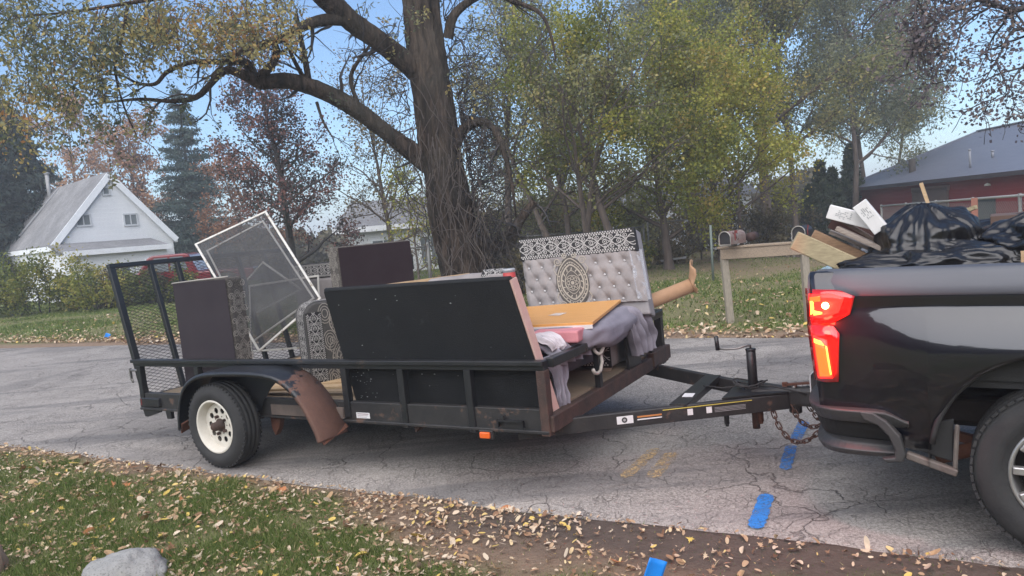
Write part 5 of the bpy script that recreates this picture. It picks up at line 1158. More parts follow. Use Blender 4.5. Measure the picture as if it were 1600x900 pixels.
# ------------------------------------------------------------------ pale garage seen behind the maple and trunk
g0 = at(548, 392, 30); G_ = empty('pale_house', 'long pale blue-white low house glimpsed between maple and big trunk', 'house', (g0.x, 30, 0), (0, 0, -.05))
def box_(nm, *a, m_=SID, par=None): return obj(nm, MB().span(*a), m_, par)
gz1 = at(600, 357, 30).z; gz2 = at(600, 324, 31.5).z
box_('wall', -.2, 4.6, .2, 6, -.5, gz1, par=G_)
mb = MB(); mb.add([(-.6, -.2, gz1-.02), (5, -.2, gz1-.02), (5, 3.1, gz2+.25), (-.6, 3.1, gz2+.25), (-.6, -.2, gz1+.12), (5, -.2, gz1+.12), (5, 3.1, gz2+.4), (-.6, 3.1, gz2+.4), (-.6, 6.4, gz1), (5, 6.4, gz1)], [(3, 2, 1, 0), (4, 5, 6, 7), (0, 1, 5, 4), (1, 2, 6, 5), (3, 0, 4, 7), (7, 6, 9, 8)]); obj('roof', mb, SHI, G_)
box_('eave_trim', -.62, 5.02, -.26, -.2, gz1-.08, gz1+.14, m_=TRIM, par=G_)
window(G_, .9, 1.8, .5, 1.5, .2); window(G_, 2.9, 3.7, .5, 1.5, .2)
# second pale house between the tree trunks
g0 = at(930, 400, 38); G2 = empty('pale_house', 'white-walled house glimpsed between trunks beyond the wire fence', 'house', (g0.x, 38, 0), (0, 0, .05))
box_('wall', 2, 8.5, 0, 6, -.6, 2.3, par=G2); mb = MB(); mb.add([(1.6, -.4, 2.25), (8.9, -.4, 2.25), (8.9, 3, 3.3), (1.6, 3, 3.3), (1.6, 6.4, 2.25), (8.9, 6.4, 2.25)], [(0, 1, 2, 3), (3, 2, 5, 4), (0, 3, 4), (1, 5, 2), (0, 4, 5, 1)]); obj('roof', mb, SHI, G2)
window(G2, 5.5, 6.6, .6, 1.7, 0)

# ------------------------------------------------------------------ red building with blue-grey hip roof
REDW, tt_, bb_ = NT('red_clapboard'); v = coords(tt_); sx = nd(tt_, 'ShaderNodeSeparateXYZ'); tt_.links.new(v, sx.inputs[0]); saw = math_(tt_, 'FRACT', math_(tt_, 'MULTIPLY', sx.outputs[2], 6.0))
tt_.links.new(mix(tt_, noi(tt_, v, 2.5, 4), (.2, .012, .015), (.155, .010, .013)), bb_.inputs['Base Color']); bb_.inputs['Roughness'].default_value = .75; bump(tt_, bb_, saw, .6, .03)
c0 = at(1322, 300, 34); c1 = at(1640, 258, 21); ev = 1.95; rx = Vector((c1.x-c0.x, c1.y-c0.y, 0)); RLn = 26; rx.normalize(); ra = math.atan2(rx.y, rx.x); RM = Matrix.Translation((c0.x, c0.y, 0)) @ Matrix.Rotation(ra, 4, 'Z'); RI = RM.inverted()
R_ = empty('red_building', 'long dark red building with blue-grey hipped roof beyond the truck', 'building', (c0.x, c0.y, 0), (0, 0, ra))
def RL(px, py, y):
    o = RI @ Vector((0, 0, CAMH)); d = (RI @ at(px, py, 5))-o; return o+d*((y-o.y)/d.y)
DB = 13.0; rz = RL(1530, 205, DB/2)
e0, e1 = RL(1322, 300, 0), RL(1600, 262, 0); ze = lambda x: (e0.z+e1.z)/2
ze_ = (e0.z+e1.z)/2
ROOFM = mat('blue_grey_metal_roof', (.10, .11, .145), (.13, .14, .18), 1.2, .5, 0, 40, .1, (1, 6, 6))
mb = MB(); mb.add([(-.3, -.3, ze_), (RLn+.3, -.3, ze_), (RLn-6, DB/2, rz.z), (rz.x, DB/2, rz.z), (-.3, DB+.3, ze_), (RLn+.3, DB+.3, ze_)], [(0, 1, 2, 3), (3, 2, 5, 4), (0, 3, 4), (1, 5, 2), (0, 4, 5, 1)]); rfo = obj('roof', mb, ROOFM, R_)
obj('ridge_cap', MB().beam((rz.x, DB/2, rz.z+.02), (RLn-6, DB/2, rz.z+.02), .3, .06).beam((-.3, -.3, ze_+.03), (rz.x, DB/2, rz.z+.02), .25, .05), ROOFM, R_)
obj('wall', MB().span(.1, RLn-.1, .03, DB-.03, -1.6, ze_+.02), REDW, R_); obj('eave_board', MB().span(-.35, RLn+.35, -.36, -.3, ze_-.1, ze_+.04).span(-.36, -.3, -.3, DB+.3, ze_-.1, ze_+.04), mat('eave_shade_dark', (.04, .03, .035)), R_)  # board coloured dark to stand for the shade band under the roof edge
for (px, py, h_, r_) in ((1516, 262, .6, .04), (1551, 246, .2, .045)):
    o = RI @ Vector((0, 0, CAMH)); d = (RI @ at(px, py, 5))-o
    sl = (rz.z-ze_)/(DB/2+.3); k = (ze_+sl*(o.y+.3)-o.z)/(d.z-sl*d.y); p = o+d*k; obj('roof_vent', MB().cyl(p, p+Vector((0, 0, h_)), r_, 12).cyl(p+Vector((0, 0, h_)), p+Vector((0, 0, h_+.05)), r_*1.3, 12), mat('pale_vent', (.22, .23, .26)), rfo, True)
p, q2 = RL(1385, 290, .1), RL(1385, 266, .1); obj('chimney', MB().cyl((p.x, 1.2, ze_), (p.x, 1.2, ze_+1.0), .14, 10), BARKD, rfo, True)
def rpan(nm, a, b__, m_, y=.0, frame=False):
    p, q2 = RL(*a, y), RL(*b__, y); return obj(nm, MB().span(p.x, q2.x, y-.04, .2, min(p.z, q2.z), max(p.z, q2.z)), m_, R_)
rpan('boarded_window', (1426, 297), (1482, 325), mat('brown_board', (.12, .085, .075), (.09, .065, .06), 4, .8)); rpan('window_trim', (1425, 294), (1483, 297), mat('brown_trim', (.2, .12, .1)))
d_ = rpan('door', (1527, 308), (1555, 345), mat('dark_green_door', (.02, .03, .03))); p = RL(1533, 326, .1); obj('door_handle', MB().cyl((p.x, -.10, p.z), (p.x, -.04, p.z), .04, 8), STEEL, d_)
p = RL(1547, 290, .05); obj('wall_lamp', MB().lathe([(0, .1), (.08, .06), (.1, 0), (.0, 0)], 12, (p.x, -.03, p.z), 'Z'), mat('pale_lamp', (.6, .6, .55)), R_, True)

# ------------------------------------------------------------------ wire fences
FPM = mat('grey_fence_post', (.2, .2, .19), (.14, .14, .13), 12, .6, .3); WIRE = mat('galvanised_wire', (.22, .22, .21), None, 10, .5, .3)
def wire_fence(label, a, b__, h_, n, z=None, mesh=True, r=.03, ps=None):
    a, b__ = Vector(a), Vector(b__); s_ = empty('wire_fence', label, 'fence', tuple(a), group='wire fences behind the lawn'); d = b__-a
    rb = MB(); pz = lambda f: terrain(a.x+d.x*f, a.y+d.y*f)-a.z
    for i in range(n+1):
        f = i/n; p = d*f; p.z = pz(f); obj('fence_post', MB().cyl(p, p+Vector((0, 0, h_+.05)), r, 8).lathe([(0, .05), (r*.8, .03), (r*1.2, 0)], 8, p+Vector((0, 0, h_+.05)), 'Z'), FPM, s_, True)
        if i < n: q2 = d*((i+1)/n); q2.z = pz((i+1)/n); rb.cyl(p+Vector((0, 0, h_)), q2+Vector((0, 0, h_)), .02, 6)
    obj('top_rail', rb, FPM, s_, True)
    if mesh:
        L = d.length; dn = d.normalized(); mb = MB(); st = .11; k = -h_
        for sg in (1, -1):
            x = -h_
            while x < L+h_:
                x0, x1 = (x, x+h_) if sg > 0 else (x+h_, x)
                # clip to 0..L
                pA, pB = Vector((x0, 0)), Vector((x1, h_))
                lo, hi = 0, 1
                for c in (0,):
                    dx = pB.x-pA.x
                    t0, t1 = (0-pA.x)/dx, (L-pA.x)/dx
                    if t0 > t1: t0, t1 = t1, t0
                    lo, hi = max(0, t0), min(1, t1)
                if hi-lo > .05:
                    u0, u1 = pA.lerp(pB, lo), pA.lerp(pB, hi); f0, f1 = u0.x/L, u1.x/L
                    mb.tube([dn*u0.x+Vector((0, 0, pz(f0)+u0.y)), dn*u1.x+Vector((0, 0, pz(f1)+u1.y))], .0035, 3, cap=False)
                x += st
        obj('wire_mesh', mb, WIRE, s_)['kind'] = 'stuff'
    return s_
fa = at(730, 430, 20.5); fb = at(1010, 420, 22.5); wire_fence('wire fence running behind the brush right of the big trunk', (fa.x, 20.5, terrain(fa.x, 20.5)), (fb.x, 22.5, terrain(fb.x, 22.5)), 1.2, 3)
fc = at(1175, 420, 23.5); wire_fence('wire fence behind the yellow-green trees', (fb.x+.15, 22.6, terrain(fb.x, 22.6)), (fc.x, 23.5, terrain(fc.x, 23.5)), 1.3, 2)
# gate-like panel left of the trunk
fa = at(640, 425, 17); fb = at(672, 425, 17.2); s_ = wire_fence('short grey fence section tucked left of the big trunk', (fa.x, 17, terrain(fa.x, 17)), (fb.x, 17.2, terrain(fb.x, 17.2)), 1.25, 1, r=.04)
# chain link with long top rail beyond the truck
fa = at(1375, 345, 20); fb = at(1680, 330, 11); s_ = wire_fence('chain link fence with pale top rail in front of the red building', (fa.x, 20, terrain(fa.x, 20)), (fb.x, 11, terrain(fb.x, 11)), 0, 1, mesh=False) if False else None
pa, pb = at(1377, 322, 20), at(1690, 298, 11.2)
s_ = empty('wire_fence', 'chain link fence with pale top rail in front of the red building', 'fence', (pa.x, pa.y, 0), group='wire fences behind the lawn')
rb = MB(); rb.cyl((0, 0, pa.z), pb-Vector((pa.x, pa.y, 0)), .024, 8); obj('top_rail', rb, mat('pale_rail', (.36, .36, .35), None, 20, .5, .3), s_, True)
dv = pb-pa; dv.z = 0
for i in range(6):
    f = i/5; p = dv*f; zt = pa.z+(pb.z-pa.z)*f; obj('fence_post', MB().cyl((p.x, p.y, -1.4), (p.x, p.y, zt+.04), .03, 8), FPM, s_, True)
L = dv.length; dn = dv.normalized(); mb = MB()
for sg in (1, -1):
    x = -1.6
    while x < L+.2:
        x0, x1 = (x, x+1.6) if sg > 0 else (x+1.6, x); A_, B__ = Vector((x0, -.25)), Vector((x1, 1.35)); dx = B__.x-A_.x; t0, t1 = sorted(((0-A_.x)/dx, (L-A_.x)/dx)); lo, hi = max(0, t0), min(1, t1)
        if hi-lo > .05: u0, u1 = A_.lerp(B__, lo), A_.lerp(B__, hi); mb.tube([dn*u0.x+Vector((0, 0, u0.y)), dn*u1.x+Vector((0, 0, u1.y))], .0025, 3, cap=False)
        x += .08
obj('wire_mesh', mb, WIRE, s_)['kind'] = 'stuff'
# thin green metal stake on the lawn
def stake(px, py0, py1, Y, r, m_, label, lean=0):
    p = at(px, py0, Y); q2 = at(px+lean, py1, Y); o = obj('stake', MB().cyl((0, 0, -.05), (q2.x-p.x, 0, q2.z-terrain(p.x, Y)), r, 8), m_, smooth=True); o.location = (p.x, Y, terrain(p.x, Y)); return tag(o, label, 'stake')
stake(1114, 430, 352, 16, .028, mat('green_grey_metal', (.14, .17, .15)), 'thin green-grey metal stake on the lawn left of the mailbox', -4)
stake(1240, 400, 362, 24, .05, mat('pale_pole', (.4, .38, .34)), 'short pale pole beneath the slender willow')
# white plank lying on the lawn by the dark trunk, and rubble near it
p, q2 = at(1033, 419, 22), at(1073, 409, 21); zz = terrain(p.x, p.y)
o = obj('plank', MB().beam((p.x, 22, zz+.12), (q2.x, 21.2, zz+.22), .14, .06), mat('grey_white_plank', (.42, .4, .38), (.3, .29, .28)), bevel=.005); tag(o, 'pale plank lying on the lawn below the short dark trunk', 'plank')

# ------------------------------------------------------------------ mailbox stand
MBX = at(1142, 505, 10.35); mz = terrain(MBX.x, MBX.y)
GREYW = mat('weathered_grey_wood', (.34, .30, .23), (.22, .19, .15), 6, .85, 0, 40, .4, (14, 14, 2)); GREYH = mat('weathered_beam_wood', (.33, .255, .18), (.21, .165, .12), 6, .85, 0, 40, .4, (2, 14, 14))
S_m = empty('mailbox_stand', 'weathered wooden stand of two posts and a board carrying two mailboxes', 'mailbox stand', (MBX.x, MBX.y, mz), (0, 0, 0))
sm = S_m.matrix_basis.copy(); T0 = at(1131, 400, 10.35); T1 = at(1256, 392, 9.75); l0 = Vector((T0.x-MBX.x, 0, T0.z-mz)); l1 = Vector((T1.x-MBX.x, T1.y-MBX.y, T1.z-mz))
f1 = at(1268, 520, 9.75); 
obj('post', MB().beam((0, 0, -.1), l0, .095, .095, up=(0, 1, 0)), GREYW, S_m, bevel=.006)
obj('post', MB().beam((f1.x-MBX.x-.02, T1.y-MBX.y, -.1), l1, .095, .095, up=(0, 1, 0)), GREYW, S_m, bevel=.006)
e = (l1-l0).normalized(); bo = Vector((0, -.03, 0)); obj('cross_board', MB().beam(l0-e*.06+Vector((0, -.055, .03)), l1+e*.07+Vector((0, -.055, .03)), .04, .15), GREYH, S_m, bevel=.005)
obj('top_board', MB().beam(l0-e*.06+Vector((0, .02, .12)), l1+e*.07+Vector((0, .02, .12)), .2, .03), GREYH, S_m, bevel=.005)
p = l1+e*.1; obj('side_cleat', MB().beam(p+Vector((.02, -.03, -.13)), p+Vector((.02, -.03, .08)), .04, .06, up=(0, 1, 0)), GREYW, S_m, bevel=.004)
def mailbox(px, py, Y, label, m_, open_=True, yaw=-.25, w_=.085, L=.48):
    p = at(px, py, Y); s_ = empty('mailbox', label, 'mailbox', tuple(p), (0, 0, yaw), 'mailboxes on the wooden stand')
    prof_ = [(-w_, 0), (-w_, .10)]+[(w_*math.cos(a), .10+w_*math.sin(a)) for a in np.linspace(PI, 0, 11)]+[(w_, .10), (w_, 0)]
    mb = MB(); n = len(prof_); vs = [(x, 0, z) for x, z in prof_]+[(x, L, z) for x, z in prof_]+[(x*.93, 0, .006+z*.95) for x, z in prof_]+[(x*.93, L-.01, .006+z*.95) for x, z in prof_]
    fs = [(i, (i+1) % n, n+(i+1) % n, n+i) for i in range(n)]+[(2*n+i, 3*n+i, 3*n+(i+1) % n, 2*n+(i+1) % n) for i in range(n)]+[(i, 2*n+i, 2*n+(i+1) % n, (i+1) % n) for i in range(n)]+[tuple(range(n, 2*n)), tuple(range(3*n, 4*n))[::-1]]
    obj('box_shell', mb.add(vs, fs), m_, s_); dk = mat('painted_inside_shade', (.015, .013, .013)); obj('shade_cap', MB().prism([(x*.9, .012+z*.93) for x, z in prof_], .01, lambda x, z, d: Vector((x, .012+d, z))), dk, s_)  # dark cap just inside the mouth stands in for the interior shade
    rim = MB(); rim.tube([(x, -.005, z) for x, z in prof_], .007, 6, True); obj('rim', rim, mat('pale_rim', (.4, .38, .33), None, 12, .5, .4), s_, True)
    obj('flag', MB().span(w_+.004, w_+.010, .12, .14, .05, .19).span(w_+.004, w_+.010, .12, .2, .15, .19), mat('faded_red_flag', (.3, .06, .05)), s_); return s_
mailbox(1133, 383, 10.0, 'silver-rimmed rusty mailbox standing open at the left end of the board', mat('rusty_galvanised_mailbox', (.2, .1, .08), (.28, .25, .22), 7, .6, .2, wear=(.1, .03, .02), wscale=9, wamt=.55), yaw=-.75)
mb_ = mailbox(1248, 375, 9.7, 'black mailbox at the right end of the board, half hidden by lumber', mat('black_mailbox_paint', (.015, .013, .014), None, 9, .5), yaw=-.6)
# dim brown box on the middle of the board
p = at(1172, 378, 10.35); s_ = obj('newspaper_tube', MB().cyl((0, 0, .07), (.18, .32, .07), .065, 14), mat('dark_maroon_tube', (.05, .025, .022), None, 9, .8), smooth=True); s_.location = p; tag(s_, 'dark maroon newspaper box on the stand beside the rusty mailbox', 'newspaper box')

# ------------------------------------------------------------------ vehicles far off
def pickup_far(name, label, p, yaw, body, sc_=1.0):
    s_ = empty(name, label, 'pickup truck' if 'pickup' in label else 'car', p, (0, 0, yaw)); s_.scale = (sc_,)*3
    out = [(-2.6, .5), (-2.62, .95), (-.75, .98), (-.7, 1.0), (-.45, 1.62), (-.3, 1.68), (.75, 1.68), (.95, 1.62), (1.35, 1.08), (2.4, .98), (2.6, .85), (2.62, .5), (2.05, .48), (1.95, .72), (1.75, .84), (1.5, .84), (1.3, .72), (1.2, .48), (-1.2, .48), (-1.3, .72), (-1.5, .84), (-1.75, .84), (-1.95, .72), (-2.05, .48)]
    obj('body', MB().prism(out, 1.75, lambda x, z, d: Vector((x, -.875+d, z))), body, s_, bevel=.05, seg=2)
    for x0, x1, x2, x3 in ((-.38, -.24, .2, .2), (.28, .28, .72, 1.12)):
        for sg in (-1, 1): obj('side_window', MB().prism([(x0, 1.08), (x1, 1.58), (x2, 1.58), (x3, 1.08)], .012, lambda x, z, d, sg=sg: Vector((x, sg*(.876+d), z))), WGL, s_)
    obj('windscreen', MB().beam((.99, 0, 1.6), (1.37, 0, 1.09), 1.5, .01, up=(1, 0, 1)), WGL, s_)
    for x in (-1.62, 1.62):
        for sg in (-1, 1):
            w_ = bpy.data.objects.new('wheel', None); C.objects.link(w_); w_.parent = s_; w_.location = (x, sg*.8, .36)
            obj('tyre', MB().lathe([(.2, -.1), (.33, -.1), (.36, -.06), (.36, .06), (.33, .1), (.2, .1)], 24), RUB, w_, True); obj('rim', MB().lathe([(0, -.09*1), (.12, -.1), (.2, -.08)], 16).lathe([(0, .09*1), (.12, .1), (.2, .08)], 16), mat('alloy_silver', (.5, .49, .48)), w_, True)
    for sg in (-1, 1): obj('headlight', MB().span(2.5, 2.63, sg*.7-.12, sg*.7+.12, .78, .9), mat('pale_headlight', (.6, .6, .58), None, 9, .2), s_)
    obj('bumper', MB().span(-2.72, -2.6, -.85, .85, .48, .64).span(2.6, 2.72, -.85, .85, .46, .62), STEEL, s_, bevel=.02); return s_
p = at(292, 462, 27); pickup_far('red_pickup', 'dark red pickup truck parked on the lawn behind the ramp gate', (p.x, 27, .0), rad(190), mat('dark_red_car_paint', (.18, .015, .02), (.14, .012, .016), 3, .25, coat=.5))
p = at(1224, 380, 46); pickup_far('red_car', 'distant red vehicle between the trunks above the mailbox board', (p.x, 46, -1.1), rad(200), mat('bright_red_car_paint', (.4, .05, .04), (.35, .04, .035), 3, .3))
p = at(1175, 378, 44); pickup_far('white_car', 'distant pale vehicle between the trunks above the mailbox board', (p.x, 44, -1.1), rad(185), mat('white_car_paint', (.6, .62, .64), None, 3, .3))

# ------------------------------------------------------------------ stones and marker flags near the camera
def stone(label, c, d, m_, seed, n=40):
    def f(u, v):
        a, e_ = u*2*PI, (v-.5)*PI; nn = Vector((math.cos(e_)*math.cos(a), math.cos(e_)*math.sin(a), math.sin(e_)))
        r = 1+.22*n3(nn.x*1.2+seed, nn.y*1.2, nn.z*1.2)+.10*n3(nn.x*3+seed, nn.y*3, nn.z*3)+.035*n3(nn.x*9, nn.y*9, nn.z*9+seed)+.015*n3(nn.x*24, nn.y*24, nn.z*24)
        return Vector((nn.x*d[0]/2, nn.y*d[1]/2, nn.z*d[2]/2))*r
    o = obj('stone', MB().grid(f, n*2, n), m_, smooth=True); o.location = c; return tag(o, label, 'stone')
m, t, b = NT('pale_grey_granite'); v = coords(t); c1_ = mix(t, noi(t, v, 6, 6, .7), (.2, .195, .18), (.42, .415, .4)); c1_ = mix(t, ramp(t, noi(t, v, 90, 3, .8), [(.55, 0), (.62, .7)]), c1_, (.12, .12, .115)); c1_ = mix(t, ramp(t, noi(t, v, 2.5, 4), [(.55, 0), (.7, .6)]), c1_, (.2, .19, .14)); t.links.new(c1_, b.inputs['Base Color']); b.inputs['Roughness'].default_value = .9; bump(t, b, noi(t, v, 20, 6, .7), .6, .03)
p = at(202, 897, 3.55); o = at(202, 905, 3.6); O = Vector((0, 0, CAMH)); p = O+(at(205, 905, 3)-O)*((0.0-CAMH)/(at(205, 905, 3).z-CAMH))
stone('pale grey boulder half sunk in the grass at lower left', (p.x, p.y-.03, .01), (.47, .36, .30), m, 3)
p = O+(at(-14, 905, 3)-O)*((0.0-CAMH)/(at(-14, 905, 3).z-CAMH)); stone('tan sandstone at the lower left edge of the photo', (p.x-.02, p.y, .05), (.2, .25, .34), mat('tan_sandstone', (.4, .29, .2), (.3, .21, .15), 9, .9, 0, 60, .5), 9, 24)
FLG = mat('bright_blue_flag', (.01, .24, .75), (.012, .21, .68), 12, .45)
def pinflag(label, px, py, z, sz, ang, Y=None):
    q2 = at(px, py, 5); p = O+(q2-O)*((z-CAMH)/(q2.z-CAMH)) if Y is None else at(px, py, Y); g = terrain(p.x, p.y)
    s_ = empty('marker_flag', label, 'marker flag', (p.x, p.y, g), (0, 0, ang), 'blue utility marker flags')
    h_ = p.z-g; obj('wire_stem', MB().cyl((0, 0, -.03), (0, 0, h_+sz*.4), .0016, 6), STEEL, s_)
    obj('flag', MB().grid(lambda u, v: Vector((u*sz*.72+v*.38*sz, .012*math.sin(u*4)*sz*8*.4, h_-sz*.35+v*sz*.85-(u*.32*sz))), 8, 4), FLG, s_, True).modifiers.new('s', 'SOLIDIFY').thickness = .001; return s_
pinflag('bright blue plastic marker flag at the bottom centre of the photo', 1003, 893, .09, .115, .25)
pinflag('tiny blue marker flag on the lawn beyond the road at left', 162, 525, 0, .13, .2, 15.4)
# extra grass tufts hugging the boulder

# ------------------------------------------------------------------ trees
def tubes_bulk(name, lines, m, parent, n=6):
    Vs, Fs, off = [], [], 0; ang = np.arange(n)*2*np.pi/n; ca, sa = np.cos(ang), np.sin(ang)
    for P, R in lines:
        P = np.asarray(P, float); R = np.asarray(R, float); mlen = len(P)
        D = np.gradient(P, axis=0); D /= np.linalg.norm(D, axis=1)[:, None]+1e-9
        ref = np.where(np.abs(D[:, 2:3]) < .9, np.array([[0, 0, 1.]]), np.array([[1., 0, 0]])); A = np.cross(D, ref); A /= np.linalg.norm(A, axis=1)[:, None]+1e-9
        # keep frames steady
        for i in range(1, mlen):
            a = A[i-1]-D[i]*(A[i-1]@D[i]); l = np.linalg.norm(a); A[i] = a/l if l > 1e-6 else A[i]
        B = np.cross(D, A); V = P[:, None]+R[:, None, None]*(A[:, None]*ca[None, :, None]+B[:, None]*sa[None, :, None])
        Vs.append(V.reshape(-1, 3)); i = np.arange(mlen-1)[:, None]*n; k = np.arange(n)[None]; k2 = (k+1) % n
        Fs.append(np.stack([i+k, i+k2, i+n+k2, i+n+k], -1).reshape(-1, 4)+off); off += mlen*n
    return bulk(name, np.concatenate(Vs), np.concatenate(Fs), m, parent, smooth=True)
def leaves_bulk(name, P, size, m, parent, var, rng, elong=1.0, droop=0.0, jitter=.35):
    n = len(P); s_ = size*rng.uniform(1-jitter, 1+jitter, n)
    D = rng.normal(0, 1, (n, 3)); D[:, 2] = D[:, 2]*(1-droop)-droop*1.6; D /= np.linalg.norm(D, axis=1)[:, None]
    A = np.cross(D, rng.normal(0, 1, (n, 3))); A /= np.linalg.norm(A, axis=1)[:, None]+1e-9
    w_ = (s_*.38/elong)[:, None]; L_ = (s_*elong**.5)[:, None]
    V = np.stack([P, P+D*L_*.45+A*w_, P+D*L_, P+D*L_*.45-A*w_], 1).reshape(-1, 3)
    return bulk(name, V, np.arange(4*n).reshape(n, 4), m, parent, attr={'var': np.repeat(np.clip(var, 0, 1), 4)})
def branch(rng, p, d, L, r0, r1, wander, trop, seg=8):
    P = [np.array(p, float)]; d = np.array(d, float); d /= np.linalg.norm(d)
    for i in range(seg):
        d = d+rng.normal(0, wander, 3)+np.array([0, 0, trop]); d /= np.linalg.norm(d); P.append(P[-1]+d*L/seg)
    return np.array(P), np.linspace(r0, r1, seg+1)
def pt(PR, f): P, R = PR; x = f*(len(P)-1); i = min(int(x), len(P)-2); g = x-i; return P[i]*(1-g)+P[i+1]*g, (P[i+1]-P[i])/np.linalg.norm(P[i+1]-P[i]), R[i]*(1-g)+R[i+1]*g
def side_dir(rng, d, ang):
    a = rng.normal(0, 1, 3); a -= d*(a@d); a /= np.linalg.norm(a); return d*math.cos(ang)+a*math.sin(ang)
def ramify(rng, mains, n2, l2, n3_, l3, trop=.02, wander=.16, start=.2):
    "secondary and tertiary branches on main limbs; returns all lines and leaf-bearing twigs"
    lines, tw = list(mains), []
    for PR in mains:
        Lm = np.linalg.norm(np.diff(PR[0], axis=0), axis=1).sum()
        for _ in range(max(2, int(n2*Lm))):
            f = rng.uniform(start, 1); p, d, r = pt(PR, f); l_ = l2*rng.uniform(.5, 1.25)*(1.15-.5*f)
            b2 = branch(rng, p, side_dir(rng, d, rng.uniform(.5, 1.1)), l_, min(r*.55, .05), .008, wander, trop, 6); lines.append(b2); tw.append(b2)
            for _ in range(n3_):
                f3 = rng.uniform(.15, 1); p3, d3, r3 = pt(b2, f3); b3 = branch(rng, p3, side_dir(rng, d3, rng.uniform(.4, 1.1)), l3*rng.uniform(.5, 1.3), min(r3*.6, .012), .004, wander*1.2, trop*.6, 4); lines.append(b3); tw.append(b3)
    return lines, tw
def leaves_on(rng, tw, per, sig, clumpvar=.28, base=.5):
    P, Vv = [], []
    for PR in tw:
        L = len(PR[0]); n = rng.poisson(per)
        if n == 0: continue
        f = rng.uniform(.15, 1, n)*(L-1); i = np.minimum(f.astype(int), L-2); g = (f-i)[:, None]
        P.append(PR[0][i]*(1-g)+PR[0][i+1]*g+rng.normal(0, sig, (n, 3))); Vv.append(np.clip(base+rng.normal(0, clumpvar)+rng.normal(0, .12, n), 0, 1))
    return np.concatenate(P), np.concatenate(Vv)
OLIVE = [(0, (.055, .075, .02)), (.35, (.12, .14, .035)), (.65, (.24, .23, .05)), (.85, (.42, .34, .06)), (1, (.4, .2, .06))]
M_YG = leafmat('yellow_green_leaf', [(0, (.12, .145, .035)), (.35, (.23, .25, .05)), (.65, (.32, .315, .06)), (.88, (.43, .39, .08)), (1, (.45, .33, .09))], .45)
M_OL = leafmat('olive_leaf', [(0, (.10, .115, .055)), (.4, (.19, .2, .09)), (.75, (.29, .285, .12)), (1, (.4, .34, .14))], .5)
M_GG = leafmat('grey_green_leaf', [(0, (.1, .115, .08)), (.5, (.17, .19, .12)), (1, (.29, .29, .18))], .5)
M_WL = leafmat('willow_autumn_leaf', [(0, (.08, .10, .065)), (.35, (.16, .175, .1)), (.6, (.3, .27, .12)), (.8, (.44, .35, .13)), (1, (.36, .19, .08))], .4)
M_RED = leafmat('maroon_leaf', [(0, (.03, .045, .035)), (.35, (.06, .05, .045)), (.6, (.14, .065, .06)), (1, (.27, .13, .1))], .3)
M_OR = leafmat('orange_leaf', [(0, (.2, .1, .06)), (.5, (.36, .19, .11)), (1, (.52, .3, .15))], .4)
M_PUR = leafmat('plum_brown_leaf', [(0, (.1, .085, .1)), (.5, (.18, .145, .15)), (1, (.3, .23, .18))], .35)
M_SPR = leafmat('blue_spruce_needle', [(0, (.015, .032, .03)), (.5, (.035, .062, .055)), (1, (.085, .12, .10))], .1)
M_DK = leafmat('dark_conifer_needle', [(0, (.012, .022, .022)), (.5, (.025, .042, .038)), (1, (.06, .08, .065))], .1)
M_ARB = leafmat('arborvitae_scale', [(0, (.015, .026, .016)), (.6, (.035, .052, .026)), (1, (.08, .095, .045))], .1)
M_BUSH = leafmat('bush_leaf', [(0, (.05, .075, .025)), (.4, (.11, .14, .035)), (.75, (.27, .27, .05)), (1, (.42, .34, .1))], .4)
M_BRN = leafmat('brown_bush_leaf', [(0, (.06, .055, .03)), (.5, (.14, .12, .06)), (1, (.27, .2, .1))], .35)
M_FAR = leafmat('far_thicket_leaf', [(0, (.07, .06, .045)), (.5, (.14, .125, .08)), (1, (.24, .2, .12))], .3)
TREEGRP = 'trees behind the lawn'
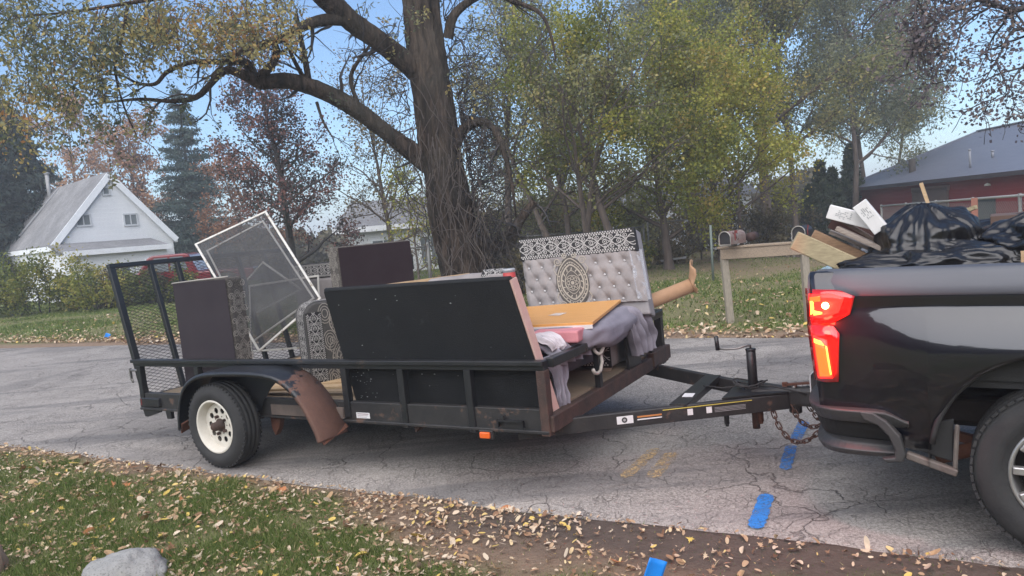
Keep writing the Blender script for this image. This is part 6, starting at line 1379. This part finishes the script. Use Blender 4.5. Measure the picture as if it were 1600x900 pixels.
def tree(label, base, H, r0, crown0, spread, m, leafs, lsize, seed, nl=9, up=.75, cat='tree', group=TREEGRP, bark=None, lean=(0, 0), n2=1.6, l2=1.6, n3_=5, l3=.8, sig=.16, trop=.03, elong=1, droop=0, wander=.09, base_var=.5, stems=1, name='tree', shape='round', sdist=.5):
    rng = np.random.RandomState(seed); base = np.array(base, float); bark = bark or BARK
    t_ = empty(name, label, cat, tuple(base), group=group); trunks, mains = [], []
    for s_ in range(stems):
        a = rng.uniform(0, 6.3); off = np.array([math.cos(a), math.sin(a), 0])*(sdist*r0*2 if stems > 1 else 0)
        d = np.array([lean[0]+(off[0]*1.2 if stems > 1 else 0), lean[1]+(off[1]*1.2 if stems > 1 else 0), 1.])
        hh = H*rng.uniform(.8, 1) if s_ else H; rr = r0*(.7 if stems > 1 else 1)
        T_ = branch(rng, off-np.array([0, 0, .1]), d, hh, rr, rr*.12, .045, .03, 14); T_[1][:] = rr*(1-np.linspace(0, 1, 15)**.8*.9); T_[1][0] *= 1.35; trunks.append(T_)
        for k in range(nl):
            f = crown0+(1-crown0)*((k+rng.uniform(0, .8))/nl); f = min(f, .98); p, dd, r = pt(T_, f)
            g = (f-crown0)/(1-crown0); sh = (1-.55*g) if shape == 'round' else (1-.85*g); sh *= .55+.45*min(1, g*3+.4)
            az_ = k*2.4+rng.uniform(-.5, .5); dr = np.array([math.cos(az_), math.sin(az_), up*rng.uniform(.6, 1.3)+.5*g])
            mains.append(branch(rng, p, dr, spread*sh*rng.uniform(.75, 1.15), max(.02, r*.6), .015, wander, trop, 8))
        mains.append((T_[0][int(crown0*14):], T_[1][int(crown0*14):]))
    lines, tw = ramify(rng, mains, n2, l2, n3_, l3, trop)
    tubes_bulk('trunk', trunks, bark, t_, 10 if r0 > .15 else 7); tubes_bulk('branches', lines, bark, t_, 4)
    per = leafs/max(1, len(tw)); P, Vv = leaves_on(rng, tw, per, sig, base=base_var)
    leaves_bulk('crown', P, lsize, m, t_, Vv, rng, elong, droop); return t_

# the big old tree behind the trailer: limbs follow the photograph, in depth
YT = 13.0
def limb(pts, n=None):
    P = np.array([at(x, y, Y) for x, y, Y, r in pts]); R = np.array([r for *_, r in pts])*.81
    k = len(P); m_ = (n or k*4); tt = np.linspace(0, k-1, m_); out = []
    for t_ in tt:
        i = min(int(t_), k-2); f = t_-i; p0, p1, p2, p3 = P[max(i-1, 0)], P[i], P[i+1], P[min(i+2, k-1)]
        out.append(.5*((2*p1)+(-p0+p2)*f+(2*p0-5*p1+4*p2-p3)*f*f+(-p0+3*p1-3*p2+p3)*f**3))
    return np.array(out), np.interp(tt, np.arange(k), R)
big = empty('old_willow_tree', 'massive gnarled old tree with heavy bent limbs directly behind the trailer', 'tree', tuple(at(735, 470, YT)*1.0))
big.location.z = 0; BO = np.array(big.location)
def loc_(PR): return PR[0]-BO, PR[1]
rng = np.random.RandomState(12)
trk = loc_(limb([(748, 508, 13, .64), (734, 455, 13, .54), (719, 400, 13, .48), (707, 340, 13, .44), (697, 280, 13, .42), (686, 225, 13, .42), (675, 150, 13, .41), (666, 80, 13, .38), (658, 10, 13, .35), (648, -80, 13, .3), (640, -200, 13, .2)], 60))
def ridged(name, PR, m, parent, n=40, amp=.1, seed=0):
    P, R = PR; Vs = []; D = np.gradient(P, axis=0)
    for i in range(len(P)):
        d = Vector(D[i]).normalized(); A = d.cross(Vector((0, 1, 0))).normalized(); B = d.cross(A); tw_ = i*.02
        for k in range(n):
            a = 2*PI*k/n+tw_; c, s_ = math.cos(a), math.sin(a); s3 = i*.12
            r = R[i]*(1+amp*.9*n3(c*2.2, s_*2.2, s3*.5+seed)+amp*.8*(1-2*abs(n3(c*6, s_*6, s3*.7+seed)))*1+amp*.35*n3(c*14, s_*14, s3*3))
            Vs.append(Vector(P[i])+A*(c*r)+B*(s_*r))
    mb = MB(); mb.add(Vs, [(i*n+k, i*n+(k+1) % n, (i+1)*n+(k+1) % n, (i+1)*n+k) for i in range(len(P)-1) for k in range(n)]); return obj(name, mb, m, parent, True)
m, t, b = NT('furrowed_willow_bark'); v = coords(t, 'Object', (1, 1, .16)); wn = noi(t, v, 7, 6, .7, .7); w2 = noi(t, v, 22, 5, .7, .4)
col = mix(t, ramp(t, wn, [(.38, 0), (.58, 1)]), (.024, .019, .017), (.125, .093, .072)); col = mix(t, ramp(t, w2, [(.4, .6), (.6, 0)]), col, (.03, .024, .02)); t.links.new(mix(t, ramp(t, noi(t, coords(t), .8, 3), [(.45, 0), (.7, .5)]), col, (.09, .085, .07)), b.inputs['Base Color'])
b.inputs['Roughness'].default_value = .95; b.inputs['Specular IOR Level'].default_value = .1; bump(t, b, math_(t, 'ADD', wn, math_(t, 'MULTIPLY', w2, .5)), 1.0, .12); WBARK = m
# denser rows for bark relief
def dense(PR, n): P, R = PR; tt = np.linspace(0, len(P)-1, n); i = np.arange(len(P)); return np.stack([np.interp(tt, i, P[:, k]) for k in range(3)], 1), np.interp(tt, i, R)
ridged('trunk', dense(trk, 130), WBARK, big, 56, .14)
limbs = [
 [(690, 268, 13, .25), (655, 245, 12.9, .21), (610, 212, 12.7, .165), (572, 182, 12.5, .16), (530, 155, 12.3, .17), (490, 137, 12.1, .16), (445, 126, 12, .15), (405, 130, 11.8, .13)],
 [(405, 130, 11.8, .12), (375, 115, 11.6, .09), (348, 112, 11.5, .07), (310, 150, 11.4, .055), (270, 158, 11.3, .04), (215, 155, 11.2, .03), (145, 163, 11, .012)],
 [(398, 122, 11.8, .09), (385, 98, 11.7, .075), (340, 97, 11.6, .05), (300, 97, 11.5, .045), (262, 112, 11.3, .04), (243, 131, 11.2, .035), (215, 130, 11.2, .028), (190, 118, 11.1, .02), (155, 116, 11, .012)],
 [(402, 125, 11.8, .10), (425, 100, 11.7, .08), (432, 78, 11.7, .07), (425, 60, 11.6, .05)],
 [(660, 120, 13, .24), (628, 92, 12.8, .21), (590, 62, 12.5, .2), (555, 38, 12.3, .2), (520, 8, 12, .2), (480, -30, 11.6, .18), (430, -70, 11, .14), (360, -110, 10.4, .1)],
 [(535, 30, 12.1, .13), (500, 32, 11.9, .11), (465, 45, 11.7, .09), (440, 60, 11.6, .085), (400, 72, 11.4, .05), (360, 90, 11.2, .035), (330, 120, 11, .02)],
 [(484, 138, 12.1, .07), (478, 100, 12, .06), (470, 60, 11.9, .05), (462, 20, 11.8, .04)],
 [(563, 170, 12.4, .045), (548, 120, 12.4, .045), (575, 75, 12.4, .03), (590, 50, 12.4, .02)],
 [(478, 128, 12.1, .05), (460, 95, 12, .04), (447, 65, 11.9, .035)],
 [(700, 245, 13, .2), (722, 205, 12.9, .12), (748, 190, 12.8, .09), (770, 200, 12.7, .075), (786, 232, 12.6, .06), (800, 290, 12.5, .035), (806, 340, 12.4, .015)],
 [(700, 60, 13, .12), (712, 20, 12.9, .1), (760, -10, 12.8, .07), (805, 3, 12.6, .05), (845, 22, 12.5, .04), (862, 60, 12.4, .03), (868, 95, 12.4, .015)],
 [(715, 400, 13, .22), (745, 380, 13, .2), (790, 385, 12.9, .14), (812, 345, 12.8, .11), (835, 315, 12.7, .08)],
 [(495, 160, 12.1, .035), (505, 190, 12, .025), (520, 215, 12, .012)],
 [(640, -50, 12.9, .2), (560, -100, 12, .16), (440, -140, 11, .1), (300, -100, 10.2, .06)],
 [(650, -60, 12.8, .18), (720, -110, 12, .12), (800, -120, 11.5, .08)],
 [(480, -30, 11.6, .12), (380, -20, 11, .08), (290, -10, 10.6, .05), (200, 5, 10.3, .03), (100, 20, 10, .02), (20, 25, 9.8, .01)],
 [(360, -110, 10.4, .09), (240, -70, 10, .06), (120, -50, 9.6, .04), (10, -30, 9.4, .02)],
 [(200, 5, 10.3, .03), (190, 60, 10.3, .025), (180, 110, 10.3, .02), (195, 170, 10.3, .015), (215, 215, 10.3, .008)],
]
L_ = [loc_(limb(l)) for l in limbs]
for i in (0, 4): ridged('limb', dense(L_[i], 90), WBARK, big, 28, .09, i*3)
tubes_bulk('limb', [L_[i] for i in range(len(L_)) if i not in (0, 4)], WBARK, big, 10)
lines, tw = ramify(rng, L_, 2.2, .8, 3, .5, trop=-.015, wander=.22, start=.12)
tubes_bulk('twigs', [l for l in lines if l[1][0] < .06], mat('dark_twig', (.05, .042, .04), (.035, .03, .03)), big, 3)
# dangling vine-like shoots on the trunk
vl = []
for k in range(170):
    y = rng.uniform(180, 450); f = (y-180)/270; hw = (40+14*f); x = 680+ (y-180)*.16+rng.uniform(-hw, hw); p = np.array(at(x, y, 12.52-.0*f))-BO
    if k < 60: x = 690+rng.uniform(0, 60)+(y-180)*.12; p = np.array(at(x+20, y, 12.7))-BO
    vl.append(branch(rng, p, [rng.normal(0, .3), -.1, -1 if rng.rand() < .7 else 1], rng.uniform(.4, 1.3), .0085, .003, .2, -.04, 8))
tubes_bulk('dangling_shoots', vl, mat('pale_shoot', (.1, .076, .06), (.06, .047, .04)), big, 4)
vl = []
for k in range(280):
    y = rng.uniform(20, 420) if k < 150 else rng.uniform(170, 430); sd_ = 1 if (rng.rand() < .7 or k >= 150) else -1; x = 680+(y-180)*.16+sd_*38; p = np.array(at(x, y, 12.9))-BO
    bb_ = branch(rng, p, [sd_*rng.uniform(.3, 1), rng.normal(0, .4), rng.normal(.3, .7)], rng.uniform(.4, 1.3), .012, .004, .25, 0, 8); vl.append(bb_)
    for _ in range(3): pp, dd, _r = pt(bb_, rng.uniform(.3, .9)); vl.append(branch(rng, pp, side_dir(rng, dd, .8), .4, .006, .003, .25, 0, 4))
tubes_bulk('sprouts', vl, mat('dark_twig', (.05, .042, .04)), big, 3)
# crown masses where the photograph shows them (pixel x, y, half sizes, depth, amount), leaves hang on drooping twigs
masses = [(330, 25, 120, 45, 10.8, 2600, .72), (225, 45, 85, 42, 10.5, 2000, .5), (90, 60, 110, 60, 10, 2300, .42), (125, 115, 70, 65, 10.2, 1900, .4), (40, 130, 60, 60, 10, 1000, .55), (400, 30, 60, 40, 11, 1100, .7),
          (20, 10, 60, 50, 9.6, 700, .45), (240, 150, 80, 45, 11, 200, .4), (30, 175, 45, 45, 10, 420, .62), (120, 190, 60, 40, 10.5, 420, .5), (440, 10, 50, 30, 11.5, 450, .62), (310, 75, 70, 25, 11, 420, .68), (200, 10, 80, 40, 10.2, 900, .5), (620, 10, 90, 20, 12.5, 260, .5),
          (570, 175, 90, 60, 12.4, 130, .45), (740, 100, 40, 100, 12.9, 260, .45)]
tw = []
PP, VV, LN = [], [], []
for (cx, cy, hx, hy, Y, n, bv) in masses:
    for _ in range(max(4, n//20)):
        x, y = cx+rng.normal(0, hx*.55), cy+rng.normal(0, hy*.55); p = np.array(at(x, y, Y+rng.normal(0, .7)))-BO
        PR = branch(rng, p, [rng.normal(0, .6), rng.normal(0, .6), -.7], rng.uniform(.25, .6), .006, .003, .18, -.12, 5); LN.append(PR); k = rng.poisson(15*1.25)
        if k == 0: continue
        f = rng.uniform(0, 4.99, k); i = f.astype(int); g = (f-i)[:, None]; PP.append(PR[0][i]*(1-g)+PR[0][i+1]*g+rng.normal(0, .045, (k, 3))); VV.append(np.clip(bv+rng.normal(0, .2)+rng.normal(0, .1, k), 0, 1))
tubes_bulk('hanging_twigs', LN, mat('dark_twig', (.05, .042, .04)), big, 3)
leaves_bulk('crown', np.concatenate(PP), .056, M_WL, big, np.concatenate(VV), rng, 1.25, .3)

# left: dark conifer behind the house, blue spruce, maroon maple, orange trees
def conifer(label, base, H, R_, m, n, lsize, seed, cat='conifer', name='spruce_tree', droop=.35, nb=9, gap=.12):
    rng = np.random.RandomState(seed); t_ = empty(name, label, cat, tuple(base), group='conifers beyond the lawn'); T_ = (np.array([[0, 0, H*i/10] for i in range(11)]), np.linspace(H*.018, .02, 11)); lines = []; PP, VV = [], []
    z = H*gap
    while z < H*.985:
        g = z/H; L = R_*(1-g)**.85*1.0+.12
        for k in range(nb):
            a = rng.uniform(0, 6.3); l_ = L*rng.uniform(.65, 1.12); d0 = np.array([math.cos(a), math.sin(a), .25-.1*(1-g)])
            PR = branch(rng, [0, 0, z+rng.uniform(-.1, .1)], d0, l_, .03*(1-g)+.008, .004, .05, -droop*.12, 7); lines.append(PR)
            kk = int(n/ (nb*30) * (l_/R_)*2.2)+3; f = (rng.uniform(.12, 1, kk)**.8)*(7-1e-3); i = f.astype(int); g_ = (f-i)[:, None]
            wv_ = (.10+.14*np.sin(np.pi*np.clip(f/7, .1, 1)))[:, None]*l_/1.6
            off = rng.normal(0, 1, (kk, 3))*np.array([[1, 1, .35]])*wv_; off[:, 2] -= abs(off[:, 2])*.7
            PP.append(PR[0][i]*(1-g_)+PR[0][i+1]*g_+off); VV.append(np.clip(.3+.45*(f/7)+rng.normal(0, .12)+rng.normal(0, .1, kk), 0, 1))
        z += H/32*rng.uniform(.7, 1.3)
    tubes_bulk('trunk', [T_], BARKD, t_, 8); tubes_bulk('branches', lines, BARKD, t_, 3)
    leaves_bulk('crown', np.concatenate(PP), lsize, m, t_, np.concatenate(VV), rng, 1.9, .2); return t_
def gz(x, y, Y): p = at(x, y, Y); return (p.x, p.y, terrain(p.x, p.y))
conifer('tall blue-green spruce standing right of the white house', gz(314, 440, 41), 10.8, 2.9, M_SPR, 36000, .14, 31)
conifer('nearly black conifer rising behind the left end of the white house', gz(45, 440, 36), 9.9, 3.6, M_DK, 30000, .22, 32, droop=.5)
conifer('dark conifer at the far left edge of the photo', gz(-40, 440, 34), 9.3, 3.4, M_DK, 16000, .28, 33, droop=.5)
tree('maroon-leaved maple behind the window screens', gz(462, 440, 24), 7.6, .17, .12, 3.4, M_RED, 16000, .085, 46, nl=18, up=.9, cat='tree', name='maple_tree', bark=BARKD, n2=2.1, l2=1.3, n3_=5, l3=.7, sig=.16, base_var=.5, shape='cone')
tree('orange-brown tree between white house and spruce', gz(235, 440, 46), 9.2, .2, .2, 4.2, M_OR, 7000, .16, 42, nl=12, n2=1.2, l2=1.8, base_var=.4)
tree('pale orange tree behind the white house roof', gz(150, 440, 56), 12.5, .25, .3, 5.5, M_OR, 6500, .19, 43, nl=12, n2=1.2, l2=2.2, base_var=.6)
tree('low rusty shrub tree to the right of the spruce', gz(395, 440, 36), 5.8, .12, .1, 2.6, M_OR, 4200, .13, 44, nl=10, n2=1.4, l2=1.2, base_var=.15)
tree('bare grey-brown tree seen left of the big trunk', gz(622, 430, 26), 6.6, .13, .2, 3.0, M_BRN, 5500, .08, 45, nl=12, n2=2.2, l2=1.3, n3_=5, l3=.7, base_var=.6)
tree('thin yellowing tree in front of the pale garage', gz(655, 430, 22), 3.2, .05, .15, 1.2, M_YG, 1300, .08, 46, nl=7, l2=.7, l3=.4, base_var=.45)

# right: belt of autumn trees behind the far lawn
YG, OL, GG = M_YG, M_OL, M_GG
spec = [
 ('yellow-green tree with a short dark trunk left of the mailbox', (1045, 415, 20), 5.6, .14, .14, 3.6, YG, 26000, .105, 1, dict(nl=14, up=.55, l2=1.3)),
 ('brightest yellow tree hanging above the mailbox', (1130, 410, 21), 5.5, .12, .16, 3.2, YG, 20000, .105, 2, dict(nl=12, up=.5, base_var=.68)),
 ('many-stemmed olive tree behind the tufted sofa', (905, 420, 19), 6.3, .17, .3, 3.3, OL, 16000, .10, 3, dict(nl=8, stems=4, sdist=1.0, up=.8)),
 ('thin-leaved tree right of the big trunk', (800, 420, 21), 8.8, .14, .25, 3.0, GG, 5200, .09, 4, dict(nl=11, n2=2.4, n3_=6, up=1.1, trop=.06)),
 ('leaning olive tree behind the headboard', (975, 420, 18), 6.2, .14, .3, 3.2, YG, 13000, .10, 5, dict(nl=9, lean=(-.25, 0), base_var=.35)),
 ('tall grey-green tree over the middle of the belt', (1090, 410, 30), 13.5, .28, .25, 5.2, GG, 22000, .15, 6, dict(nl=16, n2=1.5, l2=2.2, l3=1.1, sig=.25, elong=1.4, droop=.3)),
 ('tall olive tree with a thick straight trunk left of the truck', (1204, 400, 25), 12.5, .22, .22, 4.4, OL, 26000, .135, 7, dict(nl=15, n2=1.6, l2=1.9, l3=1.0, sig=.2, elong=1.4, droop=.35)),
 ('tall slender willow with dark open limbs above the lumber', (1246, 400, 27), 13.0, .13, .3, 3.8, GG, 17000, .14, 8, dict(nl=13, n2=1.5, l2=1.9, up=1.3, elong=1.5, droop=.4)),
 ('drooping grey-green willow left of the red building', (1335, 400, 32), 14.0, .16, .27, 4.6, GG, 30000, .17, 9, dict(nl=15, n2=1.6, l2=2.2, l3=1.2, sig=.28, elong=1.6, droop=.5)),
 ('willow with its dark trunk at the end of the red building', (1362, 400, 36), 14.0, .16, .27, 3.9, OL, 22000, .18, 10, dict(nl=13, n2=1.6, l2=2.2, l3=1.3, sig=.3, elong=1.6, droop=.5)),
 ('pale willow whose foliage ends against the open sky', (1398, 400, 42), 12.5, .13, .3, 3.0, GG, 12000, .19, 11, dict(nl=10, l2=2.2, sig=.3, elong=1.6, droop=.5, base_var=.6)),
 ('round olive tree high above the mailboxes', (1085, 410, 36), 13.0, .26, .3, 5.4, OL, 16000, .16, 12, dict(nl=14, l2=2.3, l3=1.2, sig=.25)),
 ('yellowing tree behind the leaning stems', (880, 415, 27), 6.8, .16, .15, 3.8, YG, 9500, .12, 13, dict(nl=12, base_var=.3)),
 ('sparse tree with fine branches against the sky', (865, 415, 30), 12.8, .18, .3, 3.6, GG, 4200, .11, 14, dict(nl=13, n2=2.4, n3_=6, up=1.3, trop=.06)),
 ('thin trunked young tree in front of the arborvitae', (1162, 410, 23), 7.5, .07, .3, 2.4, YG, 7000, .11, 15, dict(nl=9, base_var=.55)),
]
for lab_, b_, H, r_, c0, sp_, m_, n_, ls, sd_, kw in spec: tree(lab_, gz(*b_), H, r_, c0, sp_, m_, int(n_*1.12), ls*.74, 100+sd_, **kw)
# fallen-looking low limb across the belt
def arbor(label, base, H, R_, n, seed):
    rng = np.random.RandomState(seed); t_ = empty('arborvitae', label, 'evergreen', tuple(base), group='arborvitae by the red building')
    z = rng.uniform(0, 1, n)**.9; a = rng.uniform(0, 6.3, n); prof_ = np.sin(np.clip(z*.85+.15, 0, 1)*np.pi)**.6*(1-z**3*.75); r = R_*prof_*rng.uniform(.55, 1, n)**.5*(1+.18*np.sin(a*3+z*9+seed)+.1*np.sin(a*7-z*15))
    P = np.stack([np.cos(a)*r, np.sin(a)*r, z*H], 1)+rng.normal(0, .04, (n, 3)); leaves_bulk('crown', P, .17, M_ARB, t_, np.clip(.45+rng.normal(0, .2, n)+.25*np.sin(a*5+z*20), 0, 1), rng, 1.5, -.4)
    tubes_bulk('trunk', [(np.array([[0, 0, 0], [0, 0, H*.5], [0, 0, H*.9]]), np.array([.1, .07, .03]))], BARKD, t_, 6)
for x, yy, Y, H, R_, sd_, lb in ((1289, 440, 30, 4.0, .48, 1, 'dark arborvitae standing leftmost behind the lumber'), (1308, 440, 31, 3.7, .4, 2, 'narrow dark arborvitae in the middle of the row'), (1336, 440, 33, 4.8, .55, 3, 'largest arborvitae nearest the red building'), (1272, 440, 30, 3.0, .36, 4, 'short arborvitae at the left end of the row')):
    arbor(lb, gz(x, yy, Y), H, R_, 7000, sd_)
# branches reaching in from a tree off the right edge
ov = empty('overhanging_tree', 'plum-brown leaved branches reaching in at the upper right corner', 'tree', (9.3, 9.5, 0)); OVB = np.array(ov.location)
tr_ = branch(np.random.RandomState(1), [0, 0, -.1], [-.05, 0, 1], 8.5, .26, .1, .03, 0, 12); rng = np.random.RandomState(77)
lm = [[(1750, -60, 9.3, .09), (1660, -20, 9, .06), (1590, 15, 8.8, .045), (1530, 0, 8.7, .03), (1490, 20, 8.6, .02), (1440, 48, 8.5, .008)], [(1740, 60, 9.2, .06), (1660, 70, 9, .045), (1590, 45, 8.9, .03), (1560, 90, 8.8, .015), (1530, 140, 8.7, .006)],
      [(1700, -60, 9, .05), (1560, -60, 8.8, .035), (1450, -40, 8.6, .025), (1430, 20, 8.5, .015), (1438, 80, 8.5, .01), (1452, 125, 8.5, .004)], [(1700, 100, 9, .04), (1620, 95, 8.9, .03), (1585, 120, 8.8, .015), (1570, 170, 8.8, .005)], [(1540, -30, 8.7, .02), (1500, 40, 8.6, .012), (1480, 90, 8.6, .005)]]
LL = [(lambda q: (q[0]-OVB, q[1]))(limb(l)) for l in lm]; lines, tw = ramify(rng, LL, 5.5, .75, 4, .35, trop=-.03, wander=.25, start=.1)
link = [branch(rng, LL[k][0][0], tr_[0][8+k]-LL[k][0][0] if 8+k < 13 else [1, 0, 0], float(np.linalg.norm(tr_[0][min(12, 8+k)]-LL[k][0][0])), .08, .1, .001, 0, 4) for k in range(4)]
tubes_bulk('trunk', [tr_]+link, BARKD, ov, 10); tubes_bulk('branches', lines, mat('dark_twig', (.05, .042, .04)), ov, 4)
P, Vv = leaves_on(rng, tw, 13, .08, base=.4); leaves_bulk('crown', P, .046, M_PUR, ov, Vv, rng)

# bushes in front of the house and along the back
def bush(label, c, d, m, n, ls, seed, group='bushes along the back of the lawn', stems=9, bv=.5):
    rng = np.random.RandomState(seed); t_ = empty('bush', label, 'bush', tuple(c), group=group); H = d[2]; lines = []; PP, VV = [], []
    for k in range(stems):
        a = rng.uniform(0, 6.3); q2 = rng.uniform(.1, .8); S0 = branch(rng, [math.cos(a)*q2*d[0]*.3, math.sin(a)*q2*d[1]*.3, -.05], [math.cos(a)*.5*d[0]/H, math.sin(a)*.5*d[1]/H, 1], H*rng.uniform(.65, .98), .025, .006, .14, .0, 7); lines.append(S0)
        for _ in range(9):
            p, dd, r_ = pt(S0, rng.uniform(.15, 1)); B_ = branch(rng, p, side_dir(rng, dd, rng.uniform(.5, 1.3)), H*.32*rng.uniform(.5, 1.2), .01, .004, .2, 0, 4); lines.append(B_)
            kk = rng.poisson(n/(stems*9)); f = rng.uniform(.1, 3.99, kk); i = f.astype(int); g = (f-i)[:, None]; PP.append(B_[0][i]*(1-g)+B_[0][i+1]*g+rng.normal(0, .06*H, (kk, 3))); VV.append(np.clip(bv+rng.normal(0, .2)+rng.normal(0, .1, kk), 0, 1))
    P = np.concatenate(PP); P[:, 2] = np.abs(P[:, 2]); tubes_bulk('stems', lines, BARKD, t_, 4); leaves_bulk('foliage', P, ls, m, t_, np.concatenate(VV), rng); return t_
B_ = [('large yellow-green bush at the left edge of the lawn', 55, 24, (4.2, 2.4, 2.4), M_BUSH, 6500, .5), ('leafy bush left of the porch', 140, 23.5, (3.4, 2.2, 1.9), M_BUSH, 4800, .6), ('grey-brown bush in front of the porch', 200, 24.5, (3.2, 2, 1.4), M_BRN, 3800, .45), ('low olive bush beside the ramp gate', 245, 24, (2.4, 1.8, 1.3), M_BUSH, 2800, .35),
      ('brown bush at the extreme left edge', -25, 24, (3.5, 2.2, 1.8), M_BRN, 3500, .4), ('dark bush under the maroon maple', 395, 27, (3.4, 1.8, 1.3), M_BRN, 2500, .2), ('dark bush right of the maple trunk', 520, 28, (4.2, 1.8, 1.2), M_BRN, 2600, .25),
      ('tangled brush right of the big trunk', 780, 17, (2.6, 1.6, 1.5), M_BRN, 3800, .5), ('yellowing brush by the lawn edge behind the sofa', 985, 20, (2.2, 1.5, 1.2), M_BUSH, 2400, .55), ('brown thicket beneath the short dark trunk', 1020, 22.5, (2.4, 1.5, 1.1), M_BRN, 2200, .6), ('dark shrub behind the mailbox board', 1170, 22.5, (2.6, 1.6, 1.6), M_BRN, 2800, .2), ('brush tangled along the wire fence', 870, 21, (3.6, 1.4, 1.3), M_BRN, 3200, .45),
      ('tall olive understory thicket behind the big trunk', 760, 24, (3.6, 2, 3.4), M_OL, 5200, .4), ('tall brown understory thicket behind the tufted sofa', 850, 25, (4.2, 2, 3.2), M_BRN, 4600, .6), ('tall yellowing thicket above the cardboard tube', 950, 26, (4.4, 2, 3.0), M_OL, 5200, .5),
      ('grey-brown thicket closing the gap left of the mailboxes', 1045, 27, (4, 2, 2.6), M_BRN, 4200, .65), ('dim thicket right of the mailboxes', 1130, 28, (4, 2, 2.8), M_BRN, 4200, .3), ('pale thicket between the maple and the trunk', 610, 28, (2.2, 1.4, 1.3), M_BRN, 900, .8), ('dim hedge under the slender willow', 1225, 30, (2.6, 1.5, 2.2), M_BRN, 2400, .2)]
for i, (lb, x, Y, d, m_, n_, bv) in enumerate(B_): bush(lb, gz(x, 440, Y), d, m_, int(n_*1.3), .085 if Y < 26 else .11, 300+i, bv=bv)
# far thicket closing the view, one mass
rng = np.random.RandomState(5); n = 60000; PH = rng.uniform(-48, 44, n); R_ = rng.uniform(48, 66, n); X = R_*np.sin(np.radians(PH)); Y = R_*np.cos(np.radians(PH)); top = np.array([3.2+2.2*n3(p*.12, 1)+1.3*n3(p*.5, 4) for p in PH])
Z_ = rng.uniform(-1, 1, n)*top; Z_ = np.abs(Z_); hw = .5+.5*rng.rand(n)
tag(leaves_bulk('far_thicket', np.stack([X, Y, Z_-.6], 1), .42, M_FAR, None, np.clip(.5+np.array([n3(x*.2, z*.6, 3) for x, z in zip(X, Z_)])*.9+rng.normal(0, .1, n), 0, 1), rng), 'brownish distant thicket along the horizon', 'thicket', None, 'stuff')

# trees and hedge on the street behind the photographer (they show only as reflections)
rng = np.random.RandomState(6); n = 30000; PH = rng.uniform(120, 250, n); R_ = rng.uniform(15, 19, n); X = R_*np.sin(np.radians(PH)); Y = R_*np.cos(np.radians(PH)); top = np.array([5.2+1.8*n3(p*.12, 11)+1.0*n3(p*.5, 14) for p in PH])
tag(leaves_bulk('far_thicket', np.stack([X, Y, rng.uniform(0, 1, n)*top], 1), .55, leafmat('dark_street_tree_leaf', [(0, (.015, .02, .014)), (1, (.05, .06, .04))], .1), None, rng.uniform(.2, .7, n), rng), 'tree line on the near side of the street behind the camera', 'thicket', None, 'stuff')

for o_ in list(bpy.data.objects):
    if o_.parent and o_.name.split('.')[0] in ('embroidery', 'twigs', 'hanging_twigs', 'dangling_shoots', 'sprouts', 'branches', 'stems'): o_['kind'] = 'stuff'

# ------------------------------------------------------------------ haze volume added for the milky veil of lens flare
m = bpy.data.materials.new('added_haze'); m.use_nodes = True; t = m.node_tree; t.nodes.remove(t.nodes['Principled BSDF'])
pv = t.nodes.new('ShaderNodeVolumePrincipled'); pv.inputs['Color'].default_value = (.9, .95, 1, 1); pv.inputs['Density'].default_value = .0028; pv.inputs['Anisotropy'].default_value = 0
t.links.new(pv.outputs[0], t.nodes['Material Output'].inputs['Volume'])
o = obj('haze', MB().span(-420, 420, -320, 720, -6, 20), m); o['kind'] = 'stuff'
